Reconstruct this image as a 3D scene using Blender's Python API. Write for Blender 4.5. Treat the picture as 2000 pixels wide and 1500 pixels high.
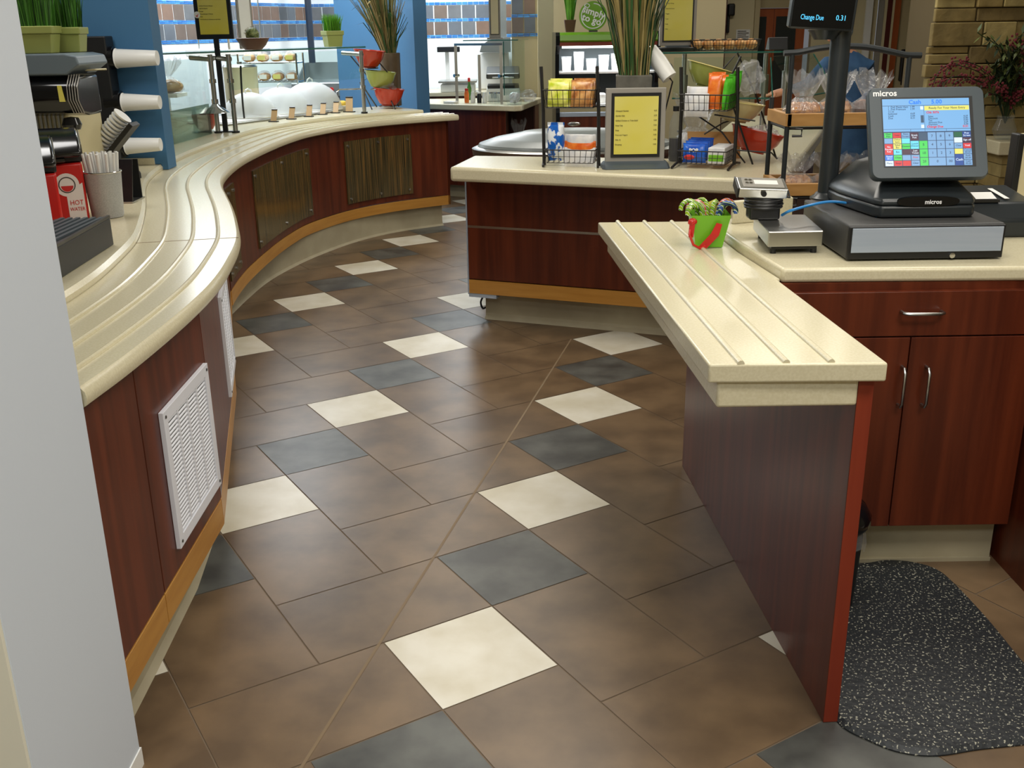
import bpy, bmesh, math, random
from mathutils import Vector, Matrix, noise

random.seed(7)
SC = bpy.context.scene
COL = SC.collection
for o in list(bpy.data.objects):
    bpy.data.objects.remove(o)

# ------------------------------------------------------------------ camera
PITCH, ROLL = 0.3368, -0.0154
cam_data = bpy.data.cameras.new('camera')
cam = bpy.data.objects.new('camera', cam_data)
COL.objects.link(cam)
cam_data.sensor_width = 36.0
cam_data.lens = 35.695
cam_data.clip_start = 0.05
cam_data.clip_end = 60
_f = Vector((0, math.cos(PITCH), -math.sin(PITCH)))
_r = Vector((1, 0, 0))
_u = Vector((0, math.sin(PITCH), math.cos(PITCH)))
_r2 = _r * math.cos(ROLL) + _u * math.sin(ROLL)
_u2 = _u * math.cos(ROLL) - _r * math.sin(ROLL)
cam.matrix_world = Matrix(((_r2.x, _u2.x, -_f.x, 0.0),
                           (_r2.y, _u2.y, -_f.y, 0.0),
                           (_r2.z, _u2.z, -_f.z, 1.5278),
                           (0, 0, 0, 1)))
SC.camera = cam

# ------------------------------------------------------------------ light
SC.view_settings.view_transform = 'Standard'
SC.view_settings.look = 'None'
SC.view_settings.gamma = 1.0
SC.view_settings.use_curve_mapping = False
SC.view_settings.exposure = 0.32
world = bpy.data.worlds.new('world')
SC.world = world
world.use_nodes = True
world.node_tree.nodes['Background'].inputs[0].default_value = (0.92, 0.95, 1.0, 1)
world.node_tree.nodes['Background'].inputs[1].default_value = 0.12

def area(name, loc, sx, sy, power, color=(1, 1, 1), tilt=(0, 0)):
    d = bpy.data.lights.new(name, 'AREA')
    d.shape = 'RECTANGLE'
    d.size, d.size_y = sx, sy
    d.energy = power
    d.color = color
    o = bpy.data.objects.new(name, d)
    o.location = loc
    o.rotation_euler = (tilt[0], tilt[1], 0)
    COL.objects.link(o)
    return o

WARM = (1.0, 0.95, 0.86)
COOL = (0.93, 0.97, 1.0)
area('ceiling_panel_light', (0.8, 2.1, 2.70), 1.2, 0.6, 19, WARM)
area('ceiling_panel_light', (0.2, 4.4, 2.70), 1.2, 0.6, 21.1, WARM)
area('ceiling_panel_light', (-0.2, 6.9, 2.70), 1.2, 0.6, 21.1, WARM)
area('ceiling_panel_light', (1.4, 0.8, 2.70), 1.2, 0.6, 32, WARM)
area('ceiling_panel_light', (-0.5, -0.7, 2.70), 1.2, 0.6, 40, COOL)
area('ceiling_panel_light', (1.7, 3.6, 2.70), 1.2, 0.6, 14.9, WARM)
area('ceiling_panel_light', (2.2, 6.8, 2.70), 1.2, 0.6, 14.9, WARM)
area('ceiling_panel_light', (2.4, 10.4, 2.70), 1.2, 0.6, 18.6, WARM)
area('kitchen_panel_light', (-2.3, 8.9, 2.70), 1.0, 2.0, 75, COOL)
area('kitchen_panel_light', (-0.6, 10.8, 2.70), 1.4, 0.8, 60, COOL)
area('counter_fill_light', (-1.9, 3.9, 2.70), 0.5, 1.0, 15, (1, 0.98, 0.95))  # added fill lamp to brighten the cups; no known fixture here

# ------------------------------------------------------------------ materials
def lin(c):
    c = c / 255.0
    return c / 12.92 if c <= 0.04045 else ((c + 0.055) / 1.055) ** 2.4

def rgb(r, g, b):
    return (lin(r), lin(g), lin(b), 1)

def nodes_of(m):
    m.use_nodes = True
    nt = m.node_tree
    return nt, nt.nodes, nt.links, nt.nodes['Principled BSDF']

def mat(name, c, rough=0.5, metal=0.0, c2=None, scale=(8, 8, 8), detail=3, lo=0.35, hi=0.65,
        bump=0.0, emit=0.0, spec=0.5, island=0.0, coat=0.0, alpha=None):
    """plain or two-tone procedural surface"""
    m = bpy.data.materials.new(name)
    nt, N, L, P = nodes_of(m)
    P.inputs['Base Color'].default_value = rgb(*c)
    P.inputs['Roughness'].default_value = rough
    P.inputs['Metallic'].default_value = metal
    P.inputs['Specular IOR Level'].default_value = spec
    P.inputs['Coat Weight'].default_value = coat
    m.diffuse_color = rgb(*c)
    last = None
    if c2 is not None or bump:
        tc = N.new('ShaderNodeTexCoord')
        mp = N.new('ShaderNodeMapping')
        mp.inputs['Scale'].default_value = scale
        nz = N.new('ShaderNodeTexNoise')
        nz.inputs['Scale'].default_value = 1.0
        nz.inputs['Detail'].default_value = detail
        L.new(tc.outputs['Object'], mp.inputs['Vector'])
        L.new(mp.outputs['Vector'], nz.inputs['Vector'])
        if c2 is not None:
            rp = N.new('ShaderNodeValToRGB')
            rp.color_ramp.elements[0].position = lo
            rp.color_ramp.elements[1].position = hi
            rp.color_ramp.elements[0].color = rgb(*c)
            rp.color_ramp.elements[1].color = rgb(*c2)
            L.new(nz.outputs['Fac'], rp.inputs['Fac'])
            last = rp.outputs['Color']
        if bump:
            bp = N.new('ShaderNodeBump')
            bp.inputs['Strength'].default_value = bump
            bp.inputs['Distance'].default_value = 0.01
            L.new(nz.outputs['Fac'], bp.inputs['Height'])
            L.new(bp.outputs['Normal'], P.inputs['Normal'])
    if island:
        g = N.new('ShaderNodeNewGeometry')
        mr = N.new('ShaderNodeMapRange')
        mr.inputs['To Min'].default_value = 1.0 - island
        mr.inputs['To Max'].default_value = 1.0 + island
        L.new(g.outputs['Random Per Island'], mr.inputs['Value'])
        mx = N.new('ShaderNodeVectorMath')
        mx.operation = 'SCALE'
        if last is not None:
            L.new(last, mx.inputs[0])
        else:
            mx.inputs[0].default_value = rgb(*c)[:3]
        L.new(mr.outputs['Result'], mx.inputs['Scale'])
        last = mx.outputs['Vector']
    if last is not None:
        L.new(last, P.inputs['Base Color'])
    if emit:
        P.inputs['Emission Color'].default_value = rgb(*c)
        P.inputs['Emission Strength'].default_value = emit
    return m

def islands(name, cols, rough=0.4, bump=0.0, nscale=6, namt=0.25, spec=0.5):
    """every loose piece picks one of the colours"""
    m = bpy.data.materials.new(name)
    nt, N, L, P = nodes_of(m)
    g = N.new('ShaderNodeNewGeometry')
    rp = N.new('ShaderNodeValToRGB')
    rp.color_ramp.interpolation = 'CONSTANT'
    while len(rp.color_ramp.elements) < len(cols):
        rp.color_ramp.elements.new(0.5)
    for i, c in enumerate(cols):
        rp.color_ramp.elements[i].position = i / len(cols)
        rp.color_ramp.elements[i].color = rgb(*c)
    L.new(g.outputs['Random Per Island'], rp.inputs['Fac'])
    tc = N.new('ShaderNodeTexCoord')
    nz = N.new('ShaderNodeTexNoise')
    nz.inputs['Scale'].default_value = nscale
    nz.inputs['Detail'].default_value = 6
    L.new(tc.outputs['Object'], nz.inputs['Vector'])
    mr = N.new('ShaderNodeMapRange')
    mr.inputs['From Min'].default_value = 0.3
    mr.inputs['From Max'].default_value = 0.7
    mr.inputs['To Min'].default_value = 1.0 - namt
    mr.inputs['To Max'].default_value = 1.0 + namt
    L.new(nz.outputs['Fac'], mr.inputs['Value'])
    mx = N.new('ShaderNodeVectorMath')
    mx.operation = 'SCALE'
    L.new(rp.outputs['Color'], mx.inputs[0])
    L.new(mr.outputs['Result'], mx.inputs['Scale'])
    L.new(mx.outputs['Vector'], P.inputs['Base Color'])
    P.inputs['Roughness'].default_value = rough
    P.inputs['Specular IOR Level'].default_value = spec
    if bump:
        bp = N.new('ShaderNodeBump')
        bp.inputs['Strength'].default_value = bump
        bp.inputs['Distance'].default_value = 0.02
        L.new(nz.outputs['Fac'], bp.inputs['Height'])
        L.new(bp.outputs['Normal'], P.inputs['Normal'])
    return m

def clear(name, tint, gloss=0.12, rough=0.03, haze=0.0, bump=0.0, bscale=30):
    """clear sheet: see-through with a surface reflection and an optional milky part"""
    m = bpy.data.materials.new(name)
    nt, N, L, P = nodes_of(m)
    out = N['Material Output']
    tr = N.new('ShaderNodeBsdfTransparent')
    tr.inputs['Color'].default_value = (*tint, 1)
    gl = N.new('ShaderNodeBsdfGlossy')
    gl.inputs['Roughness'].default_value = rough
    lw = N.new('ShaderNodeLayerWeight')
    lw.inputs['Blend'].default_value = gloss
    mx = N.new('ShaderNodeMixShader')
    cap = N.new('ShaderNodeMath')
    cap.operation = 'MINIMUM'
    cap.inputs[1].default_value = 0.22
    L.new(lw.outputs['Fresnel'], cap.inputs[0])
    L.new(cap.outputs[0], mx.inputs['Fac'])
    L.new(tr.outputs[0], mx.inputs[1])
    L.new(gl.outputs[0], mx.inputs[2])
    last = mx.outputs[0]
    if haze:
        df = N.new('ShaderNodeBsdfDiffuse')
        df.inputs['Color'].default_value = (0.85, 0.87, 0.88, 1)
        m2 = N.new('ShaderNodeMixShader')
        m2.inputs['Fac'].default_value = haze
        L.new(last, m2.inputs[1])
        L.new(df.outputs[0], m2.inputs[2])
        last = m2.outputs[0]
    if bump:
        tc = N.new('ShaderNodeTexCoord')
        nz = N.new('ShaderNodeTexNoise')
        nz.inputs['Scale'].default_value = bscale
        nz.inputs['Detail'].default_value = 3
        L.new(tc.outputs['Object'], nz.inputs['Vector'])
        bp = N.new('ShaderNodeBump')
        bp.inputs['Strength'].default_value = bump
        bp.inputs['Distance'].default_value = 0.02
        L.new(nz.outputs['Fac'], bp.inputs['Height'])
        L.new(bp.outputs['Normal'], gl.inputs['Normal'])
        L.new(bp.outputs['Normal'], lw.inputs['Normal'])
    L.new(last, out.inputs['Surface'])
    return m

M = {}
M['brown_tile'] = mat('brown_tile', (92, 74, 55), 0.34, c2=(120, 98, 73), scale=(5, 5, 5), detail=6, island=0.10, spec=0.5)
M['white_tile'] = mat('white_tile', (206, 198, 176), 0.34, c2=(224, 219, 204), scale=(6, 6, 6), detail=6, island=0.03)
M['slate_tile'] = mat('slate_tile', (64, 64, 62), 0.38, c2=(94, 95, 90), scale=(7, 7, 7), detail=6, island=0.10)
M['grout'] = mat('grout', (112, 95, 76), 0.8)
M['joint'] = mat('joint', (126, 106, 80), 0.7)
M['solid'] = mat('solid_surface', (204, 195, 164), 0.22, c2=(211, 203, 174), scale=(180, 180, 180), detail=1, spec=0.5)
M['cherry'] = mat('cherry_wood', (74, 28, 14), 0.34, c2=(99, 42, 21), scale=(26, 26, 1.3), detail=5, spec=0.4)
M['cherry_lighter'] = mat('cherry_lighter', (122, 44, 26), 0.4, c2=(134, 52, 30), scale=(30, 30, 2), spec=0.4)  # lighter copy of cherry_wood; lit tone for the support panel's front edge
M['maple'] = mat('maple_wood', (172, 119, 48), 0.4, c2=(186, 134, 60), scale=(3, 3, 40), detail=4)
M['toe'] = mat('vinyl_cove_base', (158, 148, 122), 0.5, c2=(170, 161, 135), scale=(5, 5, 5))
M['cream_wall'] = mat('cream_paint', (206, 194, 156), 0.6)
M['grey_wall'] = mat('cool_white_paint', (204, 212, 222), 0.6, bump=0.02, scale=(90, 90, 90))
M['beige_wall'] = mat('beige_paint', (186, 172, 134), 0.65)
M['pale_cream'] = mat('pale_cream_paint', (226, 222, 204), 0.6)
M['ceil'] = mat('ceiling_white', (225, 225, 220), 0.8)
M['white'] = mat('white_plastic', (232, 232, 228), 0.35)
M['white_metal'] = mat('white_enamel', (226, 228, 236), 0.4)
M['blue_wall'] = mat('blue_paint', (58, 106, 144), 0.55)
M['steel'] = mat('brushed_steel', (176, 176, 172), 0.30, 1.0)
M['chrome'] = mat('polished_steel', (205, 205, 205), 0.12, 1.0)
M['dark_steel'] = mat('dark_steel', (92, 92, 90), 0.35, 1.0)
M['alu'] = mat('aluminium_plate', (168, 178, 192), 0.42, 0.15, c2=(158, 170, 186), scale=(2, 60, 60))
M['black'] = mat('black_plastic', (19, 20, 22), 0.42)
M['gloss_black'] = mat('gloss_black_plastic', (13, 14, 17), 0.15)
M['wire'] = mat('black_wire', (24, 22, 20), 0.45)
M['charcoal'] = mat('charcoal_plastic', (62, 72, 78), 0.42)
M['charcoal_dark'] = mat('dark_charcoal_plastic', (38, 43, 46), 0.32)
M['drawer_top'] = mat('dark_grey_enamel', (62, 62, 62), 0.45)
M['mat_rubber'] = None
M['red'] = mat('red_plastic', (196, 34, 30), 0.3)
M['red_glaze'] = mat('red_glaze', (176, 52, 30), 0.16)
M['green_glaze'] = mat('green_glaze', (150, 158, 78), 0.2)
M['cream_glaze'] = mat('cream_glaze', (196, 178, 128), 0.2)
M['yellow_rim'] = mat('yellow_glaze', (214, 200, 130), 0.2)
M['lime'] = mat('lime_green', (116, 184, 38), 0.35)
M['fridge_green'] = mat('green_enamel', (110, 165, 30), 0.22)
M['planter_green'] = mat('pale_green_planter', (150, 158, 88), 0.4)
M['grass'] = islands('wheatgrass_blades', [(46, 92, 26), (62, 116, 34), (76, 134, 40), (38, 74, 22)], 0.5)
M['bright_grass'] = islands('bright_grass_blades', [(96, 160, 40), (120, 190, 54), (84, 148, 36)], 0.5)
M['reed'] = islands('bamboo_stalks', [(38, 76, 30), (54, 92, 38), (128, 116, 66), (150, 134, 84), (32, 62, 26), (46, 84, 34), (92, 92, 48)], 0.55)
M['dry_reed'] = islands('dry_stalks', [(150, 138, 90), (118, 110, 68), (70, 92, 46), (170, 152, 102), (92, 100, 56)], 0.6)
M['cactus'] = mat('cactus_green', (58, 78, 34), 0.6, c2=(140, 150, 90), scale=(60, 60, 60))
M['concrete'] = mat('grey_concrete', (78, 76, 68), 0.7, c2=(96, 93, 84), scale=(20, 20, 20))
M['brown_pot'] = mat('brown_clay', (92, 58, 40), 0.55)
M['bronze_pot'] = mat('bronze_pot', (78, 64, 46), 0.4, c2=(98, 82, 60), scale=(8, 8, 8))
M['sign_grey'] = mat('warm_grey_frame', (146, 142, 134), 0.4)
M['sign_yellow'] = mat('yellow_menu_paper', (212, 199, 62), 0.5, c2=(220, 212, 124), scale=(2.5, 2.5, 2.5))
M['ink'] = mat('dark_ink', (60, 52, 30), 0.7)
M['white_ink'] = mat('white_ink', (240, 240, 240), 0.5)
M['red_ink'] = mat('red_ink', (200, 40, 40), 0.5)
M['glass'] = clear('sheet_glass', (0.90, 0.96, 0.94), 0.10, 0.02)
M['glass_edge'] = mat('green_glass_edge', (32, 92, 82), 0.15)
M['bag'] = clear('clear_bag_film', (0.93, 0.93, 0.94), 0.30, 0.14, haze=0.11, bump=1.0, bscale=34)
M['dome'] = clear('frosted_clear_plastic', (0.92, 0.94, 0.95), 0.15, 0.10, haze=0.55)
M['clear_plastic'] = clear('clear_plastic', (0.90, 0.93, 0.93), 0.2, 0.05, haze=0.08)
M['bread'] = mat('bread_crust', (150, 90, 38), 0.7, c2=(208, 150, 80), scale=(22, 22, 22), bump=0.3)
M['dark_bread'] = mat('dark_crust', (66, 34, 22), 0.7, c2=(96, 52, 32), scale=(22, 22, 22), bump=0.3)
M['bun'] = mat('bun_crust', (186, 128, 66), 0.65, c2=(216, 170, 110), scale=(18, 18, 18))
M['tray_wood'] = mat('tray_oak', (166, 120, 62), 0.5, c2=(184, 138, 78), scale=(6, 6, 30))
M['blue_cloth'] = mat('blue_cotton', (40, 74, 112), 0.8, c2=(52, 88, 126), scale=(9, 9, 9))
M['skin'] = mat('skin', (196, 140, 110), 0.5)
M['hairnet'] = mat('pale_blue_cap', (122, 138, 148), 0.7)
M['orange_wood'] = mat('orange_door', (158, 78, 34), 0.45, c2=(170, 88, 42), scale=(12, 12, 2))
M['maroon'] = mat('maroon_paint', (86, 28, 22), 0.5)
M['dark_glass'] = mat('dark_window_glass', (58, 62, 60), 0.15)
M['stone'] = islands('sandstone_blocks', [(150, 132, 84), (132, 114, 70), (166, 148, 96), (120, 102, 62), (142, 122, 74)], 0.85, bump=0.6, nscale=9, namt=0.22)
M['stone_gap'] = mat('stone_dark_joint', (96, 82, 54), 0.9)  # darker backing that shows between the blocks
M['wall_tile'] = islands('slate_wall_tiles', [(114, 95, 83), (104, 107, 110), (122, 100, 86), (98, 104, 111), (110, 97, 88), (90, 94, 98)], 0.35, nscale=9, namt=0.12)
M['white_wall'] = mat('white_glazed_wall', (226, 232, 234), 0.3)
M['blue_strip'] = islands('blue_glass_strip', [(58, 128, 198), (74, 150, 214), (48, 112, 184)], 0.25, namt=0.1)
M['fry_steel'] = mat('kitchen_steel', (150, 158, 160), 0.36, 0.85)
M['paper'] = mat('paper', (226, 226, 222), 0.6)
M['kraft'] = mat('kraft_board', (178, 134, 78), 0.7)
M['bamboo_tag'] = mat('bamboo_tag', (178, 142, 88), 0.5)
M['orange_pack'] = mat('orange_wrapper', (214, 92, 24), 0.25, c2=(230, 130, 50), scale=(30, 30, 30))
M['green_pack'] = mat('green_wrapper', (70, 176, 34), 0.25, c2=(96, 200, 60), scale=(26, 26, 26))
M['yellow_pack'] = mat('yellow_green_wrapper', (186, 200, 40), 0.25, c2=(236, 230, 130), scale=(26, 26, 26))
M['tan_pack'] = mat('tan_wrapper', (226, 172, 104), 0.25, c2=(160, 96, 50), scale=(26, 26, 26))
M['white_pack'] = mat('white_wrapper', (226, 224, 222), 0.3, c2=(206, 208, 214), scale=(30, 30, 30))
M['blue_white_pack'] = mat('blue_white_wrapper', (20, 96, 190), 0.22, c2=(232, 238, 244), scale=(24, 24, 16), lo=0.48, hi=0.52)
M['bin_grey'] = mat('bluish_grey_cover', (124, 130, 130), 0.3, 0.0)
M['tint_sheet'] = clear('dark_tint_film', (0.42, 0.50, 0.44), 0.1, 0.03, haze=0.04)
M['pipe'] = mat('dark_pipe', (34, 46, 62), 0.4)
M['blue_pack'] = mat('blue_wrapper', (22, 74, 176), 0.22, c2=(40, 104, 206), scale=(18, 18, 18))
M['cola'] = mat('dark_cola', (24, 12, 8), 0.1)
M['pink'] = mat('pink_cup', (218, 120, 140), 0.4)
M['mesh_steel'] = mat('steel_mesh', (178, 180, 180), 0.45, 0.2, c2=(166, 168, 168), scale=(260, 260, 260), detail=0)
M['screen_off'] = mat('dark_display', (6, 7, 9), 0.3, spec=0.2)
M['flower_red'] = mat('dark_red_blossom', (112, 32, 42), 0.7)
M['leaf'] = islands('dark_leaves', [(40, 58, 28), (58, 76, 36), (32, 44, 24), (86, 96, 44)], 0.6)
M['cable_blue'] = mat('blue_cable', (40, 128, 196), 0.35)
M['grey_cap'] = mat('blue_grey_plastic', (104, 116, 124), 0.35)
M['cream_metal'] = mat('cream_enamel', (206, 196, 158), 0.4)
M['lemon'] = mat('lemon', (226, 190, 70), 0.4)

def speckle_mat():
    m = bpy.data.materials.new('speckled_rubber')
    nt, N, L, P = nodes_of(m)
    tc = N.new('ShaderNodeTexCoord')
    nz = N.new('ShaderNodeTexNoise')
    nz.inputs['Scale'].default_value = 150
    nz.inputs['Detail'].default_value = 2
    rp = N.new('ShaderNodeValToRGB')
    rp.color_ramp.elements[0].position = 0.61
    rp.color_ramp.elements[0].color = rgb(30, 34, 38)
    rp.color_ramp.elements[1].position = 0.66
    rp.color_ramp.elements[1].color = rgb(168, 166, 150)
    L.new(tc.outputs['Object'], nz.inputs['Vector'])
    L.new(nz.outputs['Fac'], rp.inputs['Fac'])
    L.new(rp.outputs['Color'], P.inputs['Base Color'])
    vz = N.new('ShaderNodeTexVoronoi')
    vz.inputs['Scale'].default_value = 60
    L.new(tc.outputs['Object'], vz.inputs['Vector'])
    bp = N.new('ShaderNodeBump')
    bp.inputs['Strength'].default_value = 0.35
    bp.inputs['Distance'].default_value = 0.004
    L.new(vz.outputs['Distance'], bp.inputs['Height'])
    L.new(bp.outputs['Normal'], P.inputs['Normal'])
    P.inputs['Roughness'].default_value = 0.55
    return m
M['mat_rubber'] = speckle_mat()

def reed_panel_mat():
    m = bpy.data.materials.new('reed_laminate')
    nt, N, L, P = nodes_of(m)
    tc = N.new('ShaderNodeTexCoord')
    mp = N.new('ShaderNodeMapping')
    mp.inputs['Scale'].default_value = (210, 210, 2.2)
    nz = N.new('ShaderNodeTexNoise')
    nz.inputs['Scale'].default_value = 1.0
    nz.inputs['Detail'].default_value = 4
    rp = N.new('ShaderNodeValToRGB')
    for p, c in ((0.0, (26, 22, 16)), (1.0, (150, 112, 58))):
        pass
    rp.color_ramp.elements[0].position = 0.36
    rp.color_ramp.elements[0].color = rgb(40, 36, 24)
    rp.color_ramp.elements[1].position = 0.66
    rp.color_ramp.elements[1].color = rgb(128, 92, 46)
    e = rp.color_ramp.elements.new(0.53)
    e.color = rgb(80, 70, 44)
    L.new(tc.outputs['Object'], mp.inputs['Vector'])
    L.new(mp.outputs['Vector'], nz.inputs['Vector'])
    L.new(nz.outputs['Fac'], rp.inputs['Fac'])
    L.new(rp.outputs['Color'], P.inputs['Base Color'])
    P.inputs['Roughness'].default_value = 0.16
    return m
M['reed_panel'] = reed_panel_mat()

def candy_mat(name, cols):
    m = bpy.data.materials.new(name)
    nt, N, L, P = nodes_of(m)
    tc = N.new('ShaderNodeTexCoord')
    wv = N.new('ShaderNodeTexWave')
    wv.inputs['Scale'].default_value = 22
    wv.bands_direction = 'DIAGONAL'
    wv.inputs['Distortion'].default_value = 0.6
    rp = N.new('ShaderNodeValToRGB')
    rp.color_ramp.interpolation = 'CONSTANT'
    while len(rp.color_ramp.elements) < len(cols):
        rp.color_ramp.elements.new(0.5)
    for i, c in enumerate(cols):
        rp.color_ramp.elements[i].position = i / len(cols)
        rp.color_ramp.elements[i].color = rgb(*c)
    L.new(tc.outputs['Object'], wv.inputs['Vector'])
    L.new(wv.outputs['Fac'], rp.inputs['Fac'])
    L.new(rp.outputs['Color'], P.inputs['Base Color'])
    P.inputs['Roughness'].default_value = 0.2
    return m
M['candy_green'] = candy_mat('green_striped_candy', [(150, 186, 40), (226, 232, 200), (60, 70, 60), (120, 170, 40)])
M['candy_red'] = candy_mat('red_striped_candy', [(200, 50, 40), (236, 226, 220), (60, 80, 150), (220, 120, 60)])
M['candy_blue'] = candy_mat('blue_striped_candy', [(60, 100, 180), (230, 232, 236), (120, 170, 40), (40, 60, 110)])

def glow(name, c, strength):
    m = bpy.data.materials.new(name)
    nt, N, L, P = nodes_of(m)
    P.inputs['Base Color'].default_value = (0.01, 0.01, 0.01, 1)
    P.inputs['Emission Color'].default_value = rgb(*c)
    P.inputs['Emission Strength'].default_value = strength
    P.inputs['Roughness'].default_value = 0.3
    return m
for nm, c in dict(scr_blue=(122, 178, 226), scr_key=(124, 170, 214), scr_line=(40, 62, 96), scr_text=(50, 60, 84),
                  scr_title=(40, 130, 240), scr_yellow=(232, 226, 110), scr_red=(216, 44, 52), scr_green=(70, 214, 92),
                  scr_cyan=(110, 222, 246), scr_navy=(26, 74, 150), scr_plum=(70, 34, 60), scr_white=(220, 236, 250),
                  scr_slate=(56, 84, 110), scr_dgreen=(24, 96, 66), scr_vfd=(90, 205, 255), scr_bright=(30, 116, 226)).items():
    M[nm] = glow(nm.replace('scr', 'screen'), c, 0.9 if nm != 'scr_vfd' else 1.2)

# ------------------------------------------------------------------ geometry helpers
class MB:
    """collects shapes for one mesh"""
    def __init__(self):
        self.bm = bmesh.new()
        self.mi = 0
    def face(self, vs):
        try:
            f = self.bm.faces.new(vs)
            f.material_index = self.mi
            return f
        except ValueError:
            return None
    def poly(self, pts):
        return self.face([self.bm.verts.new(p) for p in pts])
    def box(self, a, b, m=None):
        x0, y0, z0 = (min(a[i], b[i]) for i in range(3))
        x1, y1, z1 = (max(a[i], b[i]) for i in range(3))
        c = [(x0, y0, z0), (x1, y0, z0), (x1, y1, z0), (x0, y1, z0), (x0, y0, z1), (x1, y0, z1), (x1, y1, z1), (x0, y1, z1)]
        if m is not None:
            c = [m @ Vector(p) for p in c]
        v = [self.bm.verts.new(p) for p in c]
        for q in ((3, 2, 1, 0), (4, 5, 6, 7), (0, 1, 5, 4), (1, 2, 6, 5), (2, 3, 7, 6), (3, 0, 4, 7)):
            self.face([v[i] for i in q])
        return self
    def cbox(self, c, s, rz=0.0, m=None):
        r = Matrix.Translation(Vector(c)) @ Matrix.Rotation(rz, 4, 'Z')
        if m is not None:
            r = r @ m
        return self.box((-s[0] / 2, -s[1] / 2, -s[2] / 2), (s[0] / 2, s[1] / 2, s[2] / 2), r)
    def frustum(self, c, s0, s1, h, rz=0.0, cap=True):
        """square-ish tapered block standing on c"""
        r = Matrix.Translation(Vector(c)) @ Matrix.Rotation(rz, 4, 'Z')
        lo = [self.bm.verts.new(r @ Vector((x * s0[0] / 2, y * s0[1] / 2, 0))) for x, y in ((-1, -1), (1, -1), (1, 1), (-1, 1))]
        hi = [self.bm.verts.new(r @ Vector((x * s1[0] / 2, y * s1[1] / 2, h))) for x, y in ((-1, -1), (1, -1), (1, 1), (-1, 1))]
        for i in range(4):
            self.face([lo[i], lo[(i + 1) % 4], hi[(i + 1) % 4], hi[i]])
        self.face(lo[::-1])
        if cap:
            self.face(hi)
        return self
    def prism(self, pts, z0, z1):
        lo = [self.bm.verts.new((p[0], p[1], z0)) for p in pts]
        hi = [self.bm.verts.new((p[0], p[1], z1)) for p in pts]
        n = len(pts)
        for i in range(n):
            self.face([lo[i], lo[(i + 1) % n], hi[(i + 1) % n], hi[i]])
        self.face(lo[::-1])
        self.face(hi)
        return self
    def slab(self, pts, n, t):
        """polygon pts (3D) thickened by t along n"""
        n = Vector(n).normalized() * t
        a = [self.bm.verts.new(Vector(p)) for p in pts]
        b = [self.bm.verts.new(Vector(p) + n) for p in pts]
        k = len(pts)
        for i in range(k):
            self.face([a[i], a[(i + 1) % k], b[(i + 1) % k], b[i]])
        self.face(a[::-1])
        self.face(b)
        return self
    def ring(self, c, u, v, r, n):
        return [self.bm.verts.new(c + (u * math.cos(2 * math.pi * i / n) + v * math.sin(2 * math.pi * i / n)) * r) for i in range(n)]
    def tube(self, pts, r, n=8, closed=False, cap=True):
        pts = [Vector(p) for p in pts]
        rs = r if isinstance(r, (list, tuple)) else [r] * len(pts)
        rings = []
        ref = None
        m = len(pts)
        for i, p in enumerate(pts):
            if closed:
                t = (pts[(i + 1) % m] - pts[i - 1])
            else:
                t = pts[min(i + 1, m - 1)] - pts[max(i - 1, 0)]
            if t.length < 1e-9:
                t = Vector((0, 0, 1))
            t.normalize()
            if ref is None:
                ref = Vector((0, 0, 1)) if abs(t.z) < 0.9 else Vector((1, 0, 0))
            u = t.cross(ref)
            if u.length < 1e-6:
                u = t.orthogonal()
            u.normalize()
            v = t.cross(u)
            ref = u.cross(t)
            rings.append(self.ring(p, u, v, rs[i], n))
        for i in range(m if closed else m - 1):
            a, b = rings[i], rings[(i + 1) % m]
            for k in range(n):
                self.face([a[k], a[(k + 1) % n], b[(k + 1) % n], b[k]])
        if cap and not closed:
            self.face(rings[0][::-1])
            self.face(rings[-1])
        return self
    def cyl(self, p0, p1, r0, r1=None, n=20):
        return self.tube([p0, p1], [r0, r1 if r1 is not None else r0], n)
    def lathe(self, prof, c=(0, 0, 0), n=28, sx=1.0, sy=1.0, m=None):
        """profile of (radius, z), revolved about a vertical axis at c"""
        c = Vector(c)
        rings = []
        for r, z in prof:
            if r <= 1e-6:
                p = Vector((0, 0, z))
                p = (m @ p) if m is not None else p
                rings.append([self.bm.verts.new(c + p)])
            else:
                ring = []
                for i in range(n):
                    p = Vector((r * sx * math.cos(2 * math.pi * i / n), r * sy * math.sin(2 * math.pi * i / n), z))
                    p = (m @ p) if m is not None else p
                    ring.append(self.bm.verts.new(c + p))
                rings.append(ring)
        for a, b in zip(rings, rings[1:]):
            for k in range(n):
                if len(a) == 1 and len(b) == 1:
                    continue
                if len(a) == 1:
                    self.face([a[0], b[(k + 1) % n], b[k]])
                elif len(b) == 1:
                    self.face([a[k], a[(k + 1) % n], b[0]])
                else:
                    self.face([a[k], a[(k + 1) % n], b[(k + 1) % n], b[k]])
        return self
    def blob(self, c, r, n=14, m=8, lump=0.0, seed=0, rot=None):
        c = Vector(c)
        prof = []
        rings = []
        for j in range(m + 1):
            a = -math.pi / 2 + math.pi * j / m
            if j in (0, m):
                rings.append([None, a])
            else:
                rings.append([n, a])
        vr = []
        def put(d):
            k = 1.0
            if lump:
                k += lump * noise.noise(d * 2.3 + Vector((seed * 3.1, seed * 1.7, seed)))
            q = Vector((d.x * r[0], d.y * r[1], d.z * r[2])) * k
            if rot is not None:
                q = rot @ q
            return self.bm.verts.new(c + q)
        for k, a in rings:
            if k is None:
                vr.append([put(Vector((0, 0, math.sin(a))))])
            else:
                vr.append([put(Vector((math.cos(a) * math.cos(2 * math.pi * i / n), math.cos(a) * math.sin(2 * math.pi * i / n), math.sin(a)))) for i in range(n)])
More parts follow.
